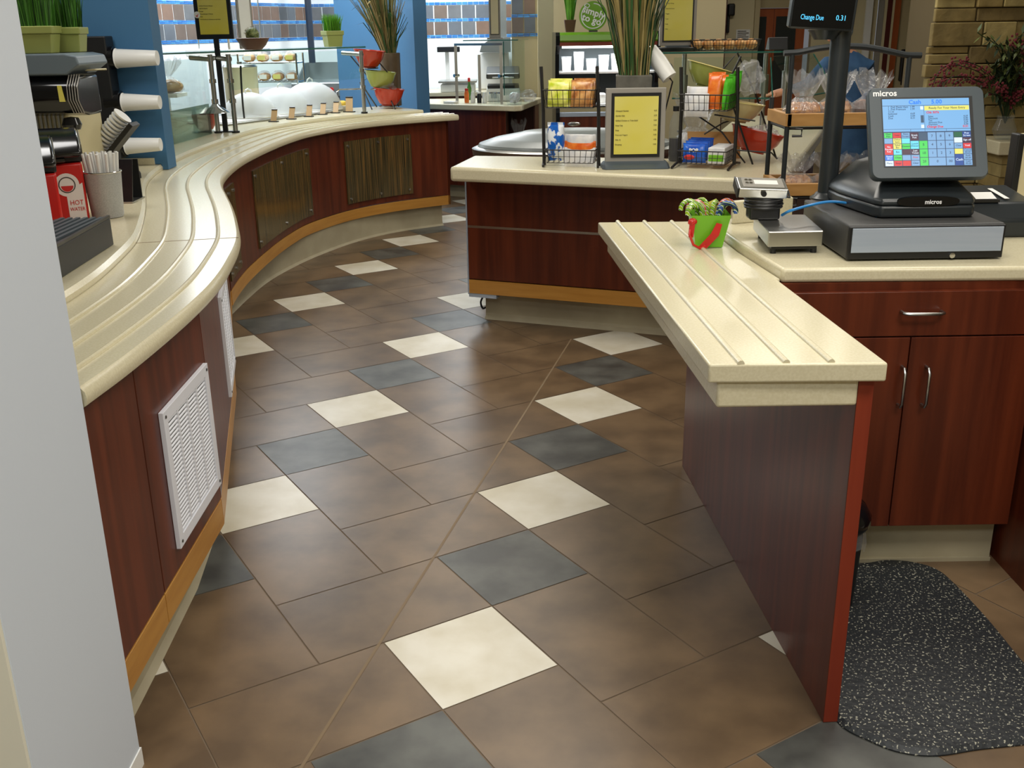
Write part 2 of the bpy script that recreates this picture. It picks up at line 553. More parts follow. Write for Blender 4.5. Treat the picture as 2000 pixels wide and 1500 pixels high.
        for a, b in zip(vr, vr[1:]):
            for k in range(n):
                if len(a) == 1:
                    self.face([a[0], b[(k + 1) % n], b[k]])
                elif len(b) == 1:
                    self.face([a[k], a[(k + 1) % n], b[0]])
                else:
                    self.face([a[k], a[(k + 1) % n], b[(k + 1) % n], b[k]])
        return self
    def strip(self, A, B):
        """ruled surface between two rows of points"""
        a = [self.bm.verts.new(p) for p in A]
        b = [self.bm.verts.new(p) for p in B]
        for i in range(len(a) - 1):
            self.face([a[i], a[i + 1], b[i + 1], b[i]])
        return self
    def sweep(self, prof_rows):
        """list of rows (each a closed cross-section), skinned and capped"""
        rows = [[self.bm.verts.new(p) for p in r] for r in prof_rows]
        n = len(rows[0])
        for a, b in zip(rows, rows[1:]):
            for k in range(n):
                self.face([a[k], a[(k + 1) % n], b[(k + 1) % n], b[k]])
        self.face(rows[0][::-1])
        self.face(rows[-1])
        return self

def finish(name, mb, mats, parent=None, bevel=0.0, smooth=False, seg=2, angle=40):
    me = bpy.data.meshes.new(name)
    bmesh.ops.recalc_face_normals(mb.bm, faces=mb.bm.faces)
    mb.bm.to_mesh(me)
    mb.bm.free()
    if not isinstance(mats, (list, tuple)):
        mats = [mats]
    for m in mats:
        me.materials.append(M[m] if isinstance(m, str) else m)
    o = bpy.data.objects.new(name, me)
    COL.objects.link(o)
    if parent is not None:
        o.parent = parent
    if bevel:
        b = o.modifiers.new('bevel', 'BEVEL')
        b.width = bevel
        b.segments = seg
        b.limit_method = 'ANGLE'
        b.angle_limit = math.radians(angle)
        b.harden_normals = False
    if smooth:
        me.polygons.foreach_set('use_smooth', [True] * len(me.polygons))
        me.update()
        if hasattr(me, 'set_sharp_from_angle'):
            me.set_sharp_from_angle(angle=math.radians(38))
    return o

def tag(o, label, cat, group=None, kind=None):
    o['label'] = label
    o['category'] = cat
    if group:
        o['group'] = group
    if kind:
        o['kind'] = kind
    return o

def thing(name, label, cat, loc=(0, 0, 0), rz=0.0, group=None):
    o = bpy.data.objects.new(name, None)
    o.empty_display_size = 0.05
    o.location = loc
    o.rotation_euler = (0, 0, rz)
    COL.objects.link(o)
    return tag(o, label, cat, group)

def part(root, name, mb, m, bevel=0.0, smooth=False, world=False, label=None, seg=2, kind=None):
    """a mesh under its thing; world=True when the shapes were given in room coordinates"""
    if world:
        off = Vector(root.location)
        top = root
        while top.parent is not None:
            top = top.parent
            off += Vector(top.location)
        bmesh.ops.translate(mb.bm, verts=mb.bm.verts, vec=-off)
    o = finish(name, mb, m, root, bevel, smooth, seg)
    if label:
        o['label'] = label
    if kind:
        o['kind'] = kind
    return o

def single(name, label, cat, mb, m, loc=None, group=None, bevel=0.0, smooth=False, seg=2):
    """a thing that is one mesh; loc = its base, shapes given in room coordinates"""
    if loc is not None:
        bmesh.ops.translate(mb.bm, verts=mb.bm.verts, vec=-Vector(loc))
    o = finish(name, mb, m, None, bevel, smooth, seg)
    if loc is not None:
        o.location = loc
    return tag(o, label, cat, group)

def struct(name, mb, m, bevel=0.0, smooth=False):
    o = finish(name, mb, m, None, bevel, smooth)
    o['kind'] = 'structure'
    return o

def copy_thing(src, loc=None, rz=None, label=None):
    c = src.copy()
    COL.objects.link(c)
    if loc is not None:
        c.location = loc
    if rz is not None:
        c.rotation_euler = (0, 0, rz)
    if label:
        c['label'] = label
    for ch in src.children:
        d = ch.copy()
        COL.objects.link(d)
        d.parent = c
        for g in ch.children:
            e = g.copy()
            COL.objects.link(e)
            e.parent = d
    return c

_fonts = {}
def lettering(root, name, s, size, O, R, U, m, align='CENTER', off=0.0012, bold=0.0, sx=1.0, world=False):
    """text as a thin mesh on the plane through O with axes R (reading direction) and U (up)"""
    cu = bpy.data.curves.new('lettering', 'FONT')
    cu.body = s
    cu.size = size
    cu.align_x = align
    cu.align_y = 'CENTER'
    cu.extrude = 0.0003
    cu.offset = bold
    cu.resolution_u = 2
    t = bpy.data.objects.new('lettering', cu)
    COL.objects.link(t)
    dg = bpy.context.evaluated_depsgraph_get()
    dg.update()
    me = bpy.data.meshes.new_from_object(t.evaluated_get(dg))
    bpy.data.objects.remove(t)
    R = Vector(R).normalized()
    U = Vector(U)
    U = (U - R * U.dot(R)).normalized()
    N = R.cross(U)
    O = Vector(O)
    if world:
        off0 = Vector(root.location)
        top = root
        while top.parent is not None:
            top = top.parent
            off0 += Vector(top.location)
        O = O - off0
    for v in me.vertices:
        p = v.co.copy()
        v.co = O + R * (p.x * sx) + U * p.y + N * (p.z + off)
    me.materials.clear()
    me.materials.append(M[m] if isinstance(m, str) else m)
    me.name = name
    o = bpy.data.objects.new(name, me)
    COL.objects.link(o)
    o.parent = root
    return o

def catmull(ctrl, n=12):
    c = [Vector(p) for p in ctrl]
    c = [2 * c[0] - c[1]] + c + [2 * c[-1] - c[-2]]
    o = []
    for i in range(1, len(c) - 2):
        p0, p1, p2, p3 = c[i - 1:i + 3]
        for k in range(n):
            t = k / n
            o.append(0.5 * ((2 * p1) + (p2 - p0) * t + (2 * p0 - 5 * p1 + 4 * p2 - p3) * t * t + (3 * p1 - p0 - 3 * p2 + p3) * t ** 3))
    o.append(c[-2])
    return o

def offset(line, d):
    """parallel line, d to the left of travel (2D)"""
    out = []
    for i, p in enumerate(line):
        t = line[min(i + 1, len(line) - 1)] - line[max(i - 1, 0)]
        t.normalize()
        out.append(Vector((p.x - t.y * d, p.y + t.x * d)))
    return out

def arc_pts(c, r, a0, a1, n, z=None, plane='xy'):
    o = []
    for i in range(n + 1):
        a = a0 + (a1 - a0) * i / n
        if plane == 'xy':
            o.append((c[0] + r * math.cos(a), c[1] + r * math.sin(a), c[2]))
        elif plane == 'xz':
            o.append((c[0] + r * math.cos(a), c[1], c[2] + r * math.sin(a)))
        else:
            o.append((c[0], c[1] + r * math.cos(a), c[2] + r * math.sin(a)))
    return o


# ================================================================== the setting
def build_floor():
    S, L, G = 0.333, 1.5385, 0.007
    x0, y0, yaw = -0.1985, 7.4542, -1.0237
    ud = Vector((math.cos(yaw), math.sin(yaw)))
    wd = Vector((math.sin(yaw), -math.cos(yaw)))
    mb = MB()
    mb.mi = 3
    mb.box((-5, -2, -0.06), (6.5, 14.5, -0.0015))
    def tile(u0, w0, u1, w1, mi):
        pts = []
        c = Vector((x0, y0)) + ud * ((u0 + u1) / 2) + wd * ((w0 + w1) / 2)
        c *= S
        if not (-4.9 < c.x < 6.4 and -1.9 < c.y < 14.4):
            return
        for u, w in ((u0 + G, w0 + G), (u1 - G, w0 + G), (u1 - G, w1 - G), (u0 + G, w1 - G)):
            q = (Vector((x0, y0)) + ud * u + wd * w) * S
            pts.append((q.x, q.y, 0.0))
        mb.mi = mi
        mb.poly(pts)
    for c in range(-14, 15):
        for n in range(-60, 60):
            u, w = -n - c * (L + 2), -n + c * (L - 1)
            tile(u, w, u + 1, w + 1, 1 if n % 2 == 0 else 2)
            tile(u + 1, w, u + 1 + L, w + 1, 0)
            tile(u, w + 1, u + 1, w + 1 + L, 0)
    # expansion joint cut diagonally across the tiles
    a, b = Vector((0.312, 5.058, 0)), Vector((-0.477, 1.83, 0))
    b = b + (b - a).normalized() * 0.5
    d = (b - a).normalized()
    s = Vector((-d.y, d.x, 0)) * 0.004
    mb.mi = 4
    up = Vector((0, 0, 0.0006))
    mb.poly([a - s + up, a + s + up, b + s + up, b - s + up])
    return struct('floor', mb, ['brown_tile', 'white_tile', 'slate_tile', 'grout', 'joint'])
build_floor()

mb = MB(); mb.box((-5, -2, 2.75), (6.5, 14.5, 2.85)); struct('ceiling', mb, 'ceil')

# column at the near left, painted cool white, its front face a warmer cream
mb = MB()
mb.box((-1.45, 1.43, 0), (-0.832, 1.848, 2.75))
struct('wall_left', mb, 'grey_wall')
mb = MB(); mb.box((-1.45, 1.421, 0.045), (-0.834, 1.43, 2.75)); struct('trim_left', mb, 'pale_cream')
mb = MB()
mb.box((-1.5, 1.425, 0.0), (-0.829, 1.852, 0.045)); struct('baseboard_left', mb, 'white')
# outer walls that close the room
mb = MB(); mb.box((-5.0, 1.5, 0), (-4.9, 14.5, 2.75)); struct('wall_far_left', mb, 'cream_wall')
mb = MB(); mb.box((-5.0, -2.0, 0), (6.5, -1.9, 2.75)); struct('wall_front', mb, 'cream_wall')
mb = MB(); mb.box((6.4, -2.0, 0), (6.5, 14.5, 2.75)); struct('wall_right', mb, 'beige_wall')

def tiled_wall(name, p, q, z_bands, pitch, tile_h, thick, top=2.75, base='white_wall'):
    """white glazed wall from p to q (its face), with rows of slate tiles between thin blue strips"""
    p, q = Vector((*p, 0)), Vector((*q, 0))
    d = (q - p); length = d.length; d.normalize()
    n = Vector((d.y, -d.x, 0))                       # towards the room
    mb = MB()
    mb.mi = 0
    mb.prism([(p)[:2], (q)[:2], (q - n * thick)[:2], (p - n * thick)[:2]], 0, top)
    e = n * 0.006
    def plate(a, b, z0, z1, mi):
        mb.mi = mi
        A, B = p + d * a, p + d * b
        mb.slab([A + Vector((0, 0, z0)), B + Vector((0, 0, z0)), B + Vector((0, 0, z1)), A + Vector((0, 0, z1))], n, 0.006)
    for z0 in z_bands:
        k = int(length / pitch) + 1
        for i in range(k):
            a, b = i * pitch + 0.006, min((i + 1) * pitch - 0.006, length)
            if b > a + 0.01:
                plate(a, b, z0, z0 + tile_h, 1)
    zs = sorted(set([z - 0.034 for z in z_bands] + [z_bands[-1] + tile_h + 0.006]))
    for z0 in zs:
        k = int(length / 0.06) + 1
        for i in range(k):
            a, b = i * 0.06 + 0.002, min((i + 1) * 0.06 - 0.002, length)
            if b > a:
                plate(a, b, z0, z0 + 0.012, 2)
                plate(a, b, z0 + 0.016, z0 + 0.028, 2)
    return struct(name, mb, [base, 'wall_tile', 'blue_strip'])
tiled_wall('wall_back', (-2.16, 11.8), (0.09, 11.8), [1.475, 1.645], 0.152, 0.13, 0.12)
tiled_wall('wall_kitchen_side', (-3.45, 8.6), (-2.16, 11.8), [1.475, 1.645], 0.152, 0.13, 0.12)
tiled_wall('wall_back_right', (0.05, 10.75), (0.31, 10.75), [1.485, 1.665], 0.122, 0.145, 0.1, base='beige_wall')
mb = MB(); mb.box((-4.9, 8.5, 0), (-3.4, 8.7, 2.75)); struct('wall_kitchen_end', mb, 'white_wall')
# beige pier beside the refrigerated case and the walls behind it
mb = MB(); mb.box((0.31, 10.62, 0), (0.465, 11.0, 2.75)); struct('trim_1', mb, 'cream_wall')
mb = MB(); mb.box((0.09, 11.8, 0), (2.4, 11.9, 2.75)); struct('wall_case_back', mb, 'beige_wall')


# ================================================================== serving counter on the left (S-curve)
OUTER = catmull([Vector(p) for p in ((-0.826, 1.856), (-0.809, 2.084), (-0.8, 2.431), (-0.809, 2.729), (-0.843, 3.027), (-0.898, 3.354),
    (-0.992, 3.701), (-1.092, 4.029), (-1.191, 4.326), (-1.28, 4.594), (-1.35, 4.862), (-1.399, 5.16), (-1.434, 5.507),
    (-1.447, 5.855), (-1.439, 6.351), (-1.409, 6.797), (-1.34, 7.194), (-1.131, 7.69), (-0.834, 8.038), (-0.391, 8.355))], 8)
RAIL_Z = 0.885

def rail_profile():
    """cross-section of the tray rail: (inward distance, height)"""
    z1, z0 = RAIL_Z, RAIL_Z - 0.045
    pr = [(0.327, z0), (0.014, z0), (0.004, z0 + 0.006), (0.0, z0 + 0.018), (0.002, z1 - 0.012), (0.012, z1)]
    return pr + [(0.327, z1)]
def sweep_offset(mb, line, prof):
    cols = [offset(line, d) for d, z in prof]
    rows = []
    for i in range(len(line)):
        rows.append([(cols[k][i].x, cols[k][i].y, prof[k][1]) for k in range(len(prof))])
    mb.sweep(rows)

tr = thing('tray_rail', 'cream solid-surface tray rail snaking along the left serving counter', 'tray rail', (-1.0, 3.8, 0.84))
mb = MB(); sweep_offset(mb, OUTER, rail_profile()); part(tr, 'rail_top', mb, 'solid', smooth=True, world=True)
for dd in (0.072, 0.155, 0.245):
    mb = MB()
    ln = offset(OUTER, dd)
    mb.tube([(p.x, p.y, RAIL_Z + 0.0005) for p in ln], 0.0072, 8)
    part(tr, 'ridge', mb, 'solid', smooth=True, world=True)
# joint line across the slab
mb = MB()
i = 40
A, B = offset(OUTER, 0.004)[i], offset(OUTER, 0.33)[i]
mb.tube([(A.x, A.y, RAIL_Z), (B.x, B.y, RAIL_Z)], 0.0012, 6)
part(tr, 'seam', mb, 'joint', world=True)

# raised counter behind the rail
ct = thing('countertop', 'raised cream counter top behind the curved tray rail', 'countertop', (-1.4, 4.5, 0.87))
mb = MB()
prof = [(0.98, 0.868), (0.331, 0.868), (0.328, 0.875), (0.328, 0.900), (0.338, 0.912), (0.98, 0.912)]
ln = OUTER[:-2]
sweep_offset(mb, ln, prof)
part(ct, 'slab', mb, 'solid', smooth=True, world=True)

# --- near cabinet (three flat facets)
nc = thing('base_cabinet', 'near cherry cabinet under the left tray rail with white vent grilles', 'cabinet', (-1.1, 2.7, 0))
FACE = [Vector(p) for p in ((-0.845, 1.86), (-0.847, 2.155), (-0.85, 2.68), (-1.10, 3.82), (-1.27, 4.42), (-1.47, 5.2))]
def facet(mb, a, b, z0, z1, depth, gap=0.002):
    d = (b - a).normalized()
    n = Vector((-d.y, d.x)) * depth
    a, b = a + d * gap, b - d * gap
    mb.prism([a[:], b[:], (b + n)[:], (a + n)[:]], z0, z1)
for a, b in zip(FACE, FACE[1:]):
    mb = MB(); facet(mb, a, b, 0.252, 0.84, 0.02); part(nc, 'front_panel', mb, 'cherry', bevel=0.0015, world=True)
    mb = MB(); facet(mb, a, b, 0.168, 0.247, 0.02, 0.0015); part(nc, 'maple_band', mb, 'maple', bevel=0.001, world=True)
mb = MB()
tl = [Vector((p.x, p.y)) for p in FACE]
mb.prism([p[:] for p in offset(tl, 0.03)] + [p[:] for p in offset(tl, 0.5)][::-1], 0.14, 0.84)
part(nc, 'carcass', mb, 'cherry', world=True)
mb = MB()
TOE = [Vector(p) for p in ((-0.905, 1.86), (-0.912, 2.2), (-0.925, 2.6), (-0.955, 2.87), (-1.17, 3.85), (-1.36, 4.5), (-1.55, 5.18))]
sweep_offset(mb, TOE, [(0.4, 0), (0, 0), (0.006, 0.006), (0.016, 0.016), (0.022, 0.04), (0.022, 0.168), (0.4, 0.168)])
part(nc, 'toe_kick', mb, 'toe', world=True)

def grille(root, a, b, z0, z1, n):
    """louvred return-air grille on the facet a-b"""
    a, b = Vector((*a, 0)), Vector((*b, 0))
    d = (b - a).normalized()
    nn = Vector((d.y, -d.x, 0))
    W = (b - a).length
    g = MB()
    fr = 0.03
    def bar(s0, s1, h0, h1, t0, t1):
        p = [a + d * s0, a + d * s1]
        pts = [(p[0] + nn * t0), (p[1] + nn * t0), (p[1] + nn * t1), (p[0] + nn * t1)]
        g.prism([q[:2] for q in pts], h0, h1)
    bar(0, fr, z0, z1, 0, 0.012); bar(W - fr, W, z0, z1, 0, 0.012)
    bar(fr, W - fr, z0, z0 + fr, 0, 0.012); bar(fr, W - fr, z1 - fr, z1, 0, 0.012)
    for k in (1, 2, 3):
        s = fr + (W - 2 * fr) * k / 4
        bar(s - 0.005, s + 0.005, z0 + fr, z1 - fr, 0, 0.010)
    f = part(root, 'vent_grille', g, 'white_metal', bevel=0.001, world=True, label='white louvred vent grille')
    g = MB()
    q = [a + d * (fr - 0.002), a + d * (W - fr + 0.002)]
    g.prism([q[0][:2], q[1][:2], (q[1] + nn * 0.001)[:2], (q[0] + nn * 0.001)[:2]], z0 + fr - 0.002, z1 - fr + 0.002)
    part(f, 'dark_backing', g, 'black', world=True)  # black sheet standing in for the shade behind the louvres
    g = MB()
    for k in range(n):
        h0 = z0 + fr + (z1 - z0 - 2 * fr) * (k + 0.25) / n
        hh = (z1 - z0 - 2 * fr) / n
        p0, p1 = a + d * fr, a + d * (W - fr)
        A = [p0 + nn * 0.0055, p1 + nn * 0.0055]
        B = [p0 + nn * 0.0085, p1 + nn * 0.0085]
        up, lo = Vector((0, 0, h0 + hh * 0.2)), Vector((0, 0, h0))
        g.slab([B[0] + lo, B[1] + lo, A[1] + up, A[0] + up], (0, 0, 1), hh * 0.28)
    part(f, 'louvre', g, 'white_metal', world=True)
    for s in (fr / 2, W - fr / 2):
        for h in (z0 + fr / 2, z1 - fr / 2):
            g = MB()
            c = a + d * s + Vector((0, 0, h))
            g.cyl(c + nn * 0.011, c + nn * 0.014, 0.004, n=10)
            part(f, 'screw', g, 'dark_steel', world=True)
grille(nc, (-0.847, 2.27), (-0.8495, 2.66), 0.308, 0.672, 27)
q0, q1 = FACE[2], FACE[3]
grille(nc, (q0 + (q1 - q0) * 0.62)[:], (q0 + (q1 - q0) * 0.985)[:], 0.308, 0.672, 27)

# --- far cabinet (curved)
fc = thing('base_cabinet', 'long curved cherry cabinet with reed panels under the far tray rail', 'cabinet', (-1.6, 6.5, 0))
FAR = OUTER[89:]
FL = offset(FAR, 0.06)[:-1]
mb = MB(); sweep_offset(mb, FL, [(0.03, 0.252), (0, 0.252), (0, 0.84), (0.03, 0.84)]); part(fc, 'front_panel', mb, 'cherry', smooth=True, world=True)
mb = MB(); sweep_offset(mb, FL, [(0.03, 0.172), (0, 0.172), (0, 0.247), (0.03, 0.247)]); part(fc, 'maple_band', mb, 'maple', smooth=True, world=True)
TL = [Vector(p) for p in ((-1.618, 5.33), (-1.607, 5.606), (-1.6, 5.989), (-1.576, 6.407), (-1.511, 6.78), (-1.388, 7.221), (-1.168, 7.74), (-0.896, 8.1), (-0.545, 8.36))]
TLs = catmull(TL, 6)
mb = MB(); sweep_offset(mb, TLs, [(0.4, 0), (-0.004, 0), (0.0, 0.006), (0.012, 0.014), (0.018, 0.04), (0.018, 0.172), (0.4, 0.172)])
part(fc, 'toe_kick', mb, 'toe', smooth=True, world=True)
mb = MB()
e = FL[-1]
t = (FL[-1] - FL[-2]).normalized(); n = Vector((-t.y, t.x))
mb.prism([(e - t * 0.02)[:], e[:], (e + n * 0.62)[:], (e + n * 0.62 - t * 0.02)[:]], 0.172, 0.84)
part(fc, 'end_panel', mb, 'cherry', world=True)
def reed(i0, i1, z0, z1):
    seg = FL[i0:i1 + 1]
    g = MB(); sweep_offset(g, seg, [(0.001, z0), (-0.010, z0), (-0.010, z1), (0.001, z1)])
    f = part(fc, 'reed_panel', g, 'reed_panel', world=True, label='dark reed laminate panel')
    g = MB()
    m = len(seg)
    for k in (0, m // 2, m - 1):
        kk = min(max(k, 0), m - 1)
        p = seg[kk]
        t = (seg[min(kk + 1, m - 1)] - seg[max(kk - 1, 0)]).normalized()
        if k == 0: p = p + t * 0.035
        if k == m - 1: p = p - t * 0.035
        nn = Vector((t.y, -t.x))
        for h in (z0 + 0.035, z1 - 0.035):
            g = MB()
            g.cyl((p.x + nn.x * 0.009, p.y + nn.y * 0.009, h), (p.x + nn.x * 0.018, p.y + nn.y * 0.018, h), 0.009, n=10)
            part(f, 'bolt', g, 'steel', world=True)
reed(0, 8, 0.30, 0.765)
reed(18, 39, 0.30, 0.762)
reed(46, 57, 0.297, 0.757)

# blue stub walls that stand on the counter
mb = MB()
mb.prism([(-2.75, 5.16), (-1.735, 5.16), (-1.735, 5.29), (-2.75, 5.29)], 0.914, 2.75)
mb.prism([(-1.735, 5.16), (-1.702, 5.16), (-1.702, 5.29), (-1.735, 5.29)], 0.887, 2.75)
struct('wall_blue_left', mb, 'blue_wall')
mb = MB()
mb.box((-2.75, 5.148, 0.913), (-1.765, 5.158, 0.945)); struct('trim_2', mb, 'solid')
mb = MB()
mb.prism([(-0.806, 9.35), (-0.692, 9.35), (-1.54, 10.40), (-1.654, 10.40)], 0.0, 2.75)
struct('wall_blue_right', mb, 'blue_wall')

# ================================================================== cashier station on the right
rl = thing('tray_rail', 'straight cream tray rail with three ridges beside the cash register', 'tray rail', (0.55, 2.7, 0.785))
FLc, FRc = (0.396, 1.935, 0.885), (0.754, 1.928, 0.885)
FAc = (0.309, 3.531, 0.885)
mb = MB()
CF = (0.717, 2.656, 0.912)
mb.prism([FLc[:2], FRc[:2], (0.7125, CF[1]), (CF[0] + 0.006, CF[1]), (0.686, 3.0), (0.666, 3.41), (0.66, FAc[1] - 0.01), FAc[:2]], 0.845, 0.885)
part(rl, 'rail_top', mb, 'solid', bevel=0.010, seg=3, world=True, smooth=True)
for a, b in (((0.461, 1.929, 0.885), (0.376, 3.555, 0.885)), ((0.553, 1.931, 0.885), (0.468, 3.547, 0.885)), ((0.643, 1.93, 0.885), (0.562, 3.539, 0.885))):
    mb = MB()
    a, b = Vector(a), Vector(b)
    b = a + (b - a) * 0.985
    a = a + (b - a) * 0.004
    mb.tube([a, b], 0.0075, 10)
    part(rl, 'ridge', mb, 'solid', smooth=True, world=True)
mb = MB()
mb.prism([(FLc[0] + 0.022, FLc[1] + 0.012), (0.7065, FLc[1] + 0.012), (0.618, FAc[1] - 0.06), (FAc[0] + 0.03, FAc[1] - 0.04)], 0.787, 0.845)
part(rl, 'apron', mb, 'solid', bevel=0.006, seg=3, world=True, smooth=True)

pn = thing('support_panel', 'upright cherry end panel carrying the straight tray rail', 'panel', (0.68, 2.6, 0))
PA, PB = Vector((0.708, 1.957, 0)), Vector((0.621, 3.422, 0))
pd = (PB - PA).normalized(); pnn = Vector((pd.y, -pd.x, 0)) * 0.034
mb = MB()
mb.prism([PA[:2], (PA + pnn)[:2], (PB + pnn)[:2], PB[:2]], 0.0, 0.8445)
part(pn, 'panel_board', mb, 'cherry', bevel=0.001, world=True)
mb = MB()
q = PA - pd * 0.0012
mb.prism([(q + pnn * 0.02)[:2], (q + pnn * 0.98)[:2], (PA + pnn * 0.98)[:2], (PA + pnn * 0.02)[:2]], 0.002, 0.843)
part(pn, 'lit_edge', mb, 'cherry_lighter', world=True, label='reddish front edge band')  # brighter cherry puts the light on this front face into its colour

cc = thing('countertop', 'cream cashier counter top under the register and scale', 'countertop', (1.1, 2.9, 0.872))
CF, CR = (0.717, 2.656, 0.912), (1.359, 2.629, 0.912)
mb = MB()
mb.prism([(CF[0] + 0.008, CF[1]), (1.95, CR[1] - 0.01), (1.95, 3.42), (0.668, 3.42), (0.688, 3.0)], 0.8725, 0.912)
part(cc, 'slab', mb, 'solid', bevel=0.010, seg=3, world=True, smooth=True)
mb = MB()
u0, u1 = Vector((0.729, 3.308, 0.912)), Vector((0.945, 3.384, 0.912))
mb.prism([u0[:2], u1[:2], (u1 + Vector((0, 0.03, 0)))[:2], (u0 + Vector((0, 0.03, 0)))[:2]], 0.912, 0.985)
part(cc, 'upstand', mb, 'solid', bevel=0.004, world=True)

cb = thing('base_cabinet', 'cherry cashier cabinet with one drawer above two doors', 'cabinet', (1.07, 2.9, 0))
mb = MB(); mb.box((0.715, 2.645, 0.158), (1.425, 3.35, 0.8725)); part(cb, 'carcass', mb, 'cherry', world=True)
mb = MB(); mb.box((0.745, 2.70, 0.0), (1.425, 2.716, 0.158)); mb.box((0.745, 2.692, 0.0), (1.425, 2.70, 0.012)); part(cb, 'toe_kick', mb, 'toe', world=True)
def pull(p, q, out=0.03):
    p, q = Vector(p), Vector(q)
    d = (q - p).normalized() * 0.012
    o = Vector((0, -out, 0))
    g = MB()
    g.tube([p, p + o * 0.7, p + o + d, q + o - d, q + o * 0.7, q], 0.0045, 8)
    return g
dr = part(cb, 'drawer', (lambda g: (g.box((0.745, 2.622, 0.729), (1.423, 2.643, 0.852)), g)[1])(MB()), 'cherry', bevel=0.0015, world=True)
part(dr, 'handle', pull((1.043, 2.62, 0.799), (1.15, 2.62, 0.798)), 'steel', smooth=True, world=True, label='brushed steel pull')
for x0, x1, ha, hb in ((0.745, 1.0775, (1.06, 2.62, 0.643), (1.066, 2.62, 0.533)), (1.0805, 1.423, (1.127, 2.62, 0.642), (1.131, 2.62, 0.532))):
    d = part(cb, 'door', (lambda g: (g.box((x0, 2.622, 0.158), (x1, 2.643, 0.725)), g)[1])(MB()), 'cherry', bevel=0.0015, world=True)
    xm = (ha[0] + hb[0]) / 2
    part(d, 'handle', pull((xm, 2.622, ha[2]), (xm, 2.622, hb[2])), 'steel', smooth=True, world=True, label='brushed steel pull')
ad = thing('base_cabinet', 'dark cherry cabinet side at the right edge of the photo', 'cabinet', (1.7, 2.7, 0))
mb = MB(); mb.box((1.442, 2.35, 0.0), (1.465, 3.35, 0.8725)); part(ad, 'side_panel', mb, 'cherry', world=True)
mb = MB(); mb.box((1.466, 2.37, 0.10), (1.95, 3.35, 0.8725)); part(ad, 'carcass', mb, 'cherry', world=True)

# anti-fatigue mat: rounded end, bevelled edge
ol = [(0.741, 1.955, 0)[:2], (0.794, 1.886, 0)[:2], (0.849, 1.847, 0)[:2], (0.923, 1.835, 0)[:2], (1.022, 1.853, 0)[:2], (1.131, 1.867, 0)[:2], (1.225, 1.885), (1.278, 1.95), (1.284, 2.05),
      (1.274, 2.165, 0)[:2], (1.273, 2.363, 0)[:2], (1.259, 2.564, 0)[:2], (1.238, 2.641, 0)[:2], (1.186, 2.682, 0)[:2], (1.114, 2.696, 0)[:2], (1.047, 2.68, 0)[:2], (0.86, 2.63), (0.765, 2.4), (0.752, 2.1)]
cl = [Vector(p) for p in ol]
cx = sum((p for p in cl), Vector((0, 0))) / len(cl)
sm = []
n = len(cl)
for i in range(n):
    p0, p1, p2, p3 = cl[i - 1], cl[i], cl[(i + 1) % n], cl[(i + 2) % n]
    for k in range(5):
        t = k / 5
        sm.append(0.5 * ((2 * p1) + (p2 - p0) * t + (2 * p0 - 5 * p1 + 4 * p2 - p3) * t * t + (3 * p1 - p0 - 3 * p2 + p3) * t ** 3))
mb = MB()
inner = [cx + (p - cx) * 0.97 for p in sm]
rows = [[(p.x, p.y, 0.001) for p in sm], [(p.x, p.y, 0.004) for p in sm], [(p.x, p.y, 0.014) for p in inner]]
rr = [[mb.bm.verts.new(p) for p in r] for r in rows]
for a, b in zip(rr, rr[1:]):
    for k in range(len(a)):
        mb.face([a[k], a[(k + 1) % len(a)], b[(k + 1) % len(a)], b[k]])
mb.face(rr[0][::-1]); mb.face(rr[-1])
single('floor_mat', 'black speckled rubber anti-fatigue mat in front of the cashier cabinet', 'mat', mb, 'mat_rubber', loc=(1.1, 2.2, 0))

# bin behind the panel
bn = thing('trash_can', 'black trash can with domed lid and clear liner behind the support panel', 'trash can', (0.868, 2.47, 0.0))
mb = MB(); mb.lathe([(0.0, 0.002), (0.068, 0.002), (0.078, 0.22), (0.0, 0.22)], n=24); part(bn, 'body', mb, 'black', smooth=True)
mb = MB(); mb.lathe([(0.0, 0.25), (0.086, 0.25), (0.094, 0.262), (0.094, 0.282), (0.078, 0.31), (0.04, 0.326), (0.0, 0.33)], n=24); part(bn, 'lid', mb, 'gloss_black', smooth=True)
mb = MB()
rng = random.Random(3)
prof_n = 30
top = []; bot = []
for i in range(prof_n + 1):
    a = 2 * math.pi * i / prof_n
    r = 0.084 + rng.uniform(-0.005, 0.006)
    top.append((0.08 * math.cos(a), 0.08 * math.sin(a), 0.252))
    bot.append((r * math.cos(a), r * math.sin(a), 0.195 + rng.uniform(-0.015, 0.01)))
mb.strip(top, bot); part(bn, 'liner', mb, 'bag')


# ------------------------------------------------------------------ cash drawer, terminal, printer, pole display, scale, pail
T = 1.011
cd = thing('cash_drawer', 'wide black cash drawer with brushed aluminium front under the register', 'cash drawer', (1.136, 2.95, 0.912))
x0, x1, yf, yb = 0.919, 1.346, 2.738, 3.17
mb = MB()
mb.box((x0, yf, 0.918), (x1, yb, T)); part(cd, 'body', mb, 'drawer_top', bevel=0.004, world=True)
mb = MB(); mb.box((x0 + 0.001, yf - 0.010, 0.917), (x1 - 0.001, yf, T - 0.003)); dfr = part(cd, 'drawer_front', mb, 'black', bevel=0.003, world=True)
mb = MB(); mb.box((x0 + 0.010, yf - 0.013, 0.9365), (x1 - 0.008, yf - 0.0095, T - 0.008)); part(dfr, 'front_plate', mb, 'alu', bevel=0.001, world=True, label='brushed aluminium plate')
mb = MB(); mb.cyl((1.206, yf - 0.0155, 0.926), (1.206, yf - 0.009, 0.926), 0.0075, n=18); part(dfr, 'lock', mb, 'chrome', world=True, label='round key lock')
mb = MB()
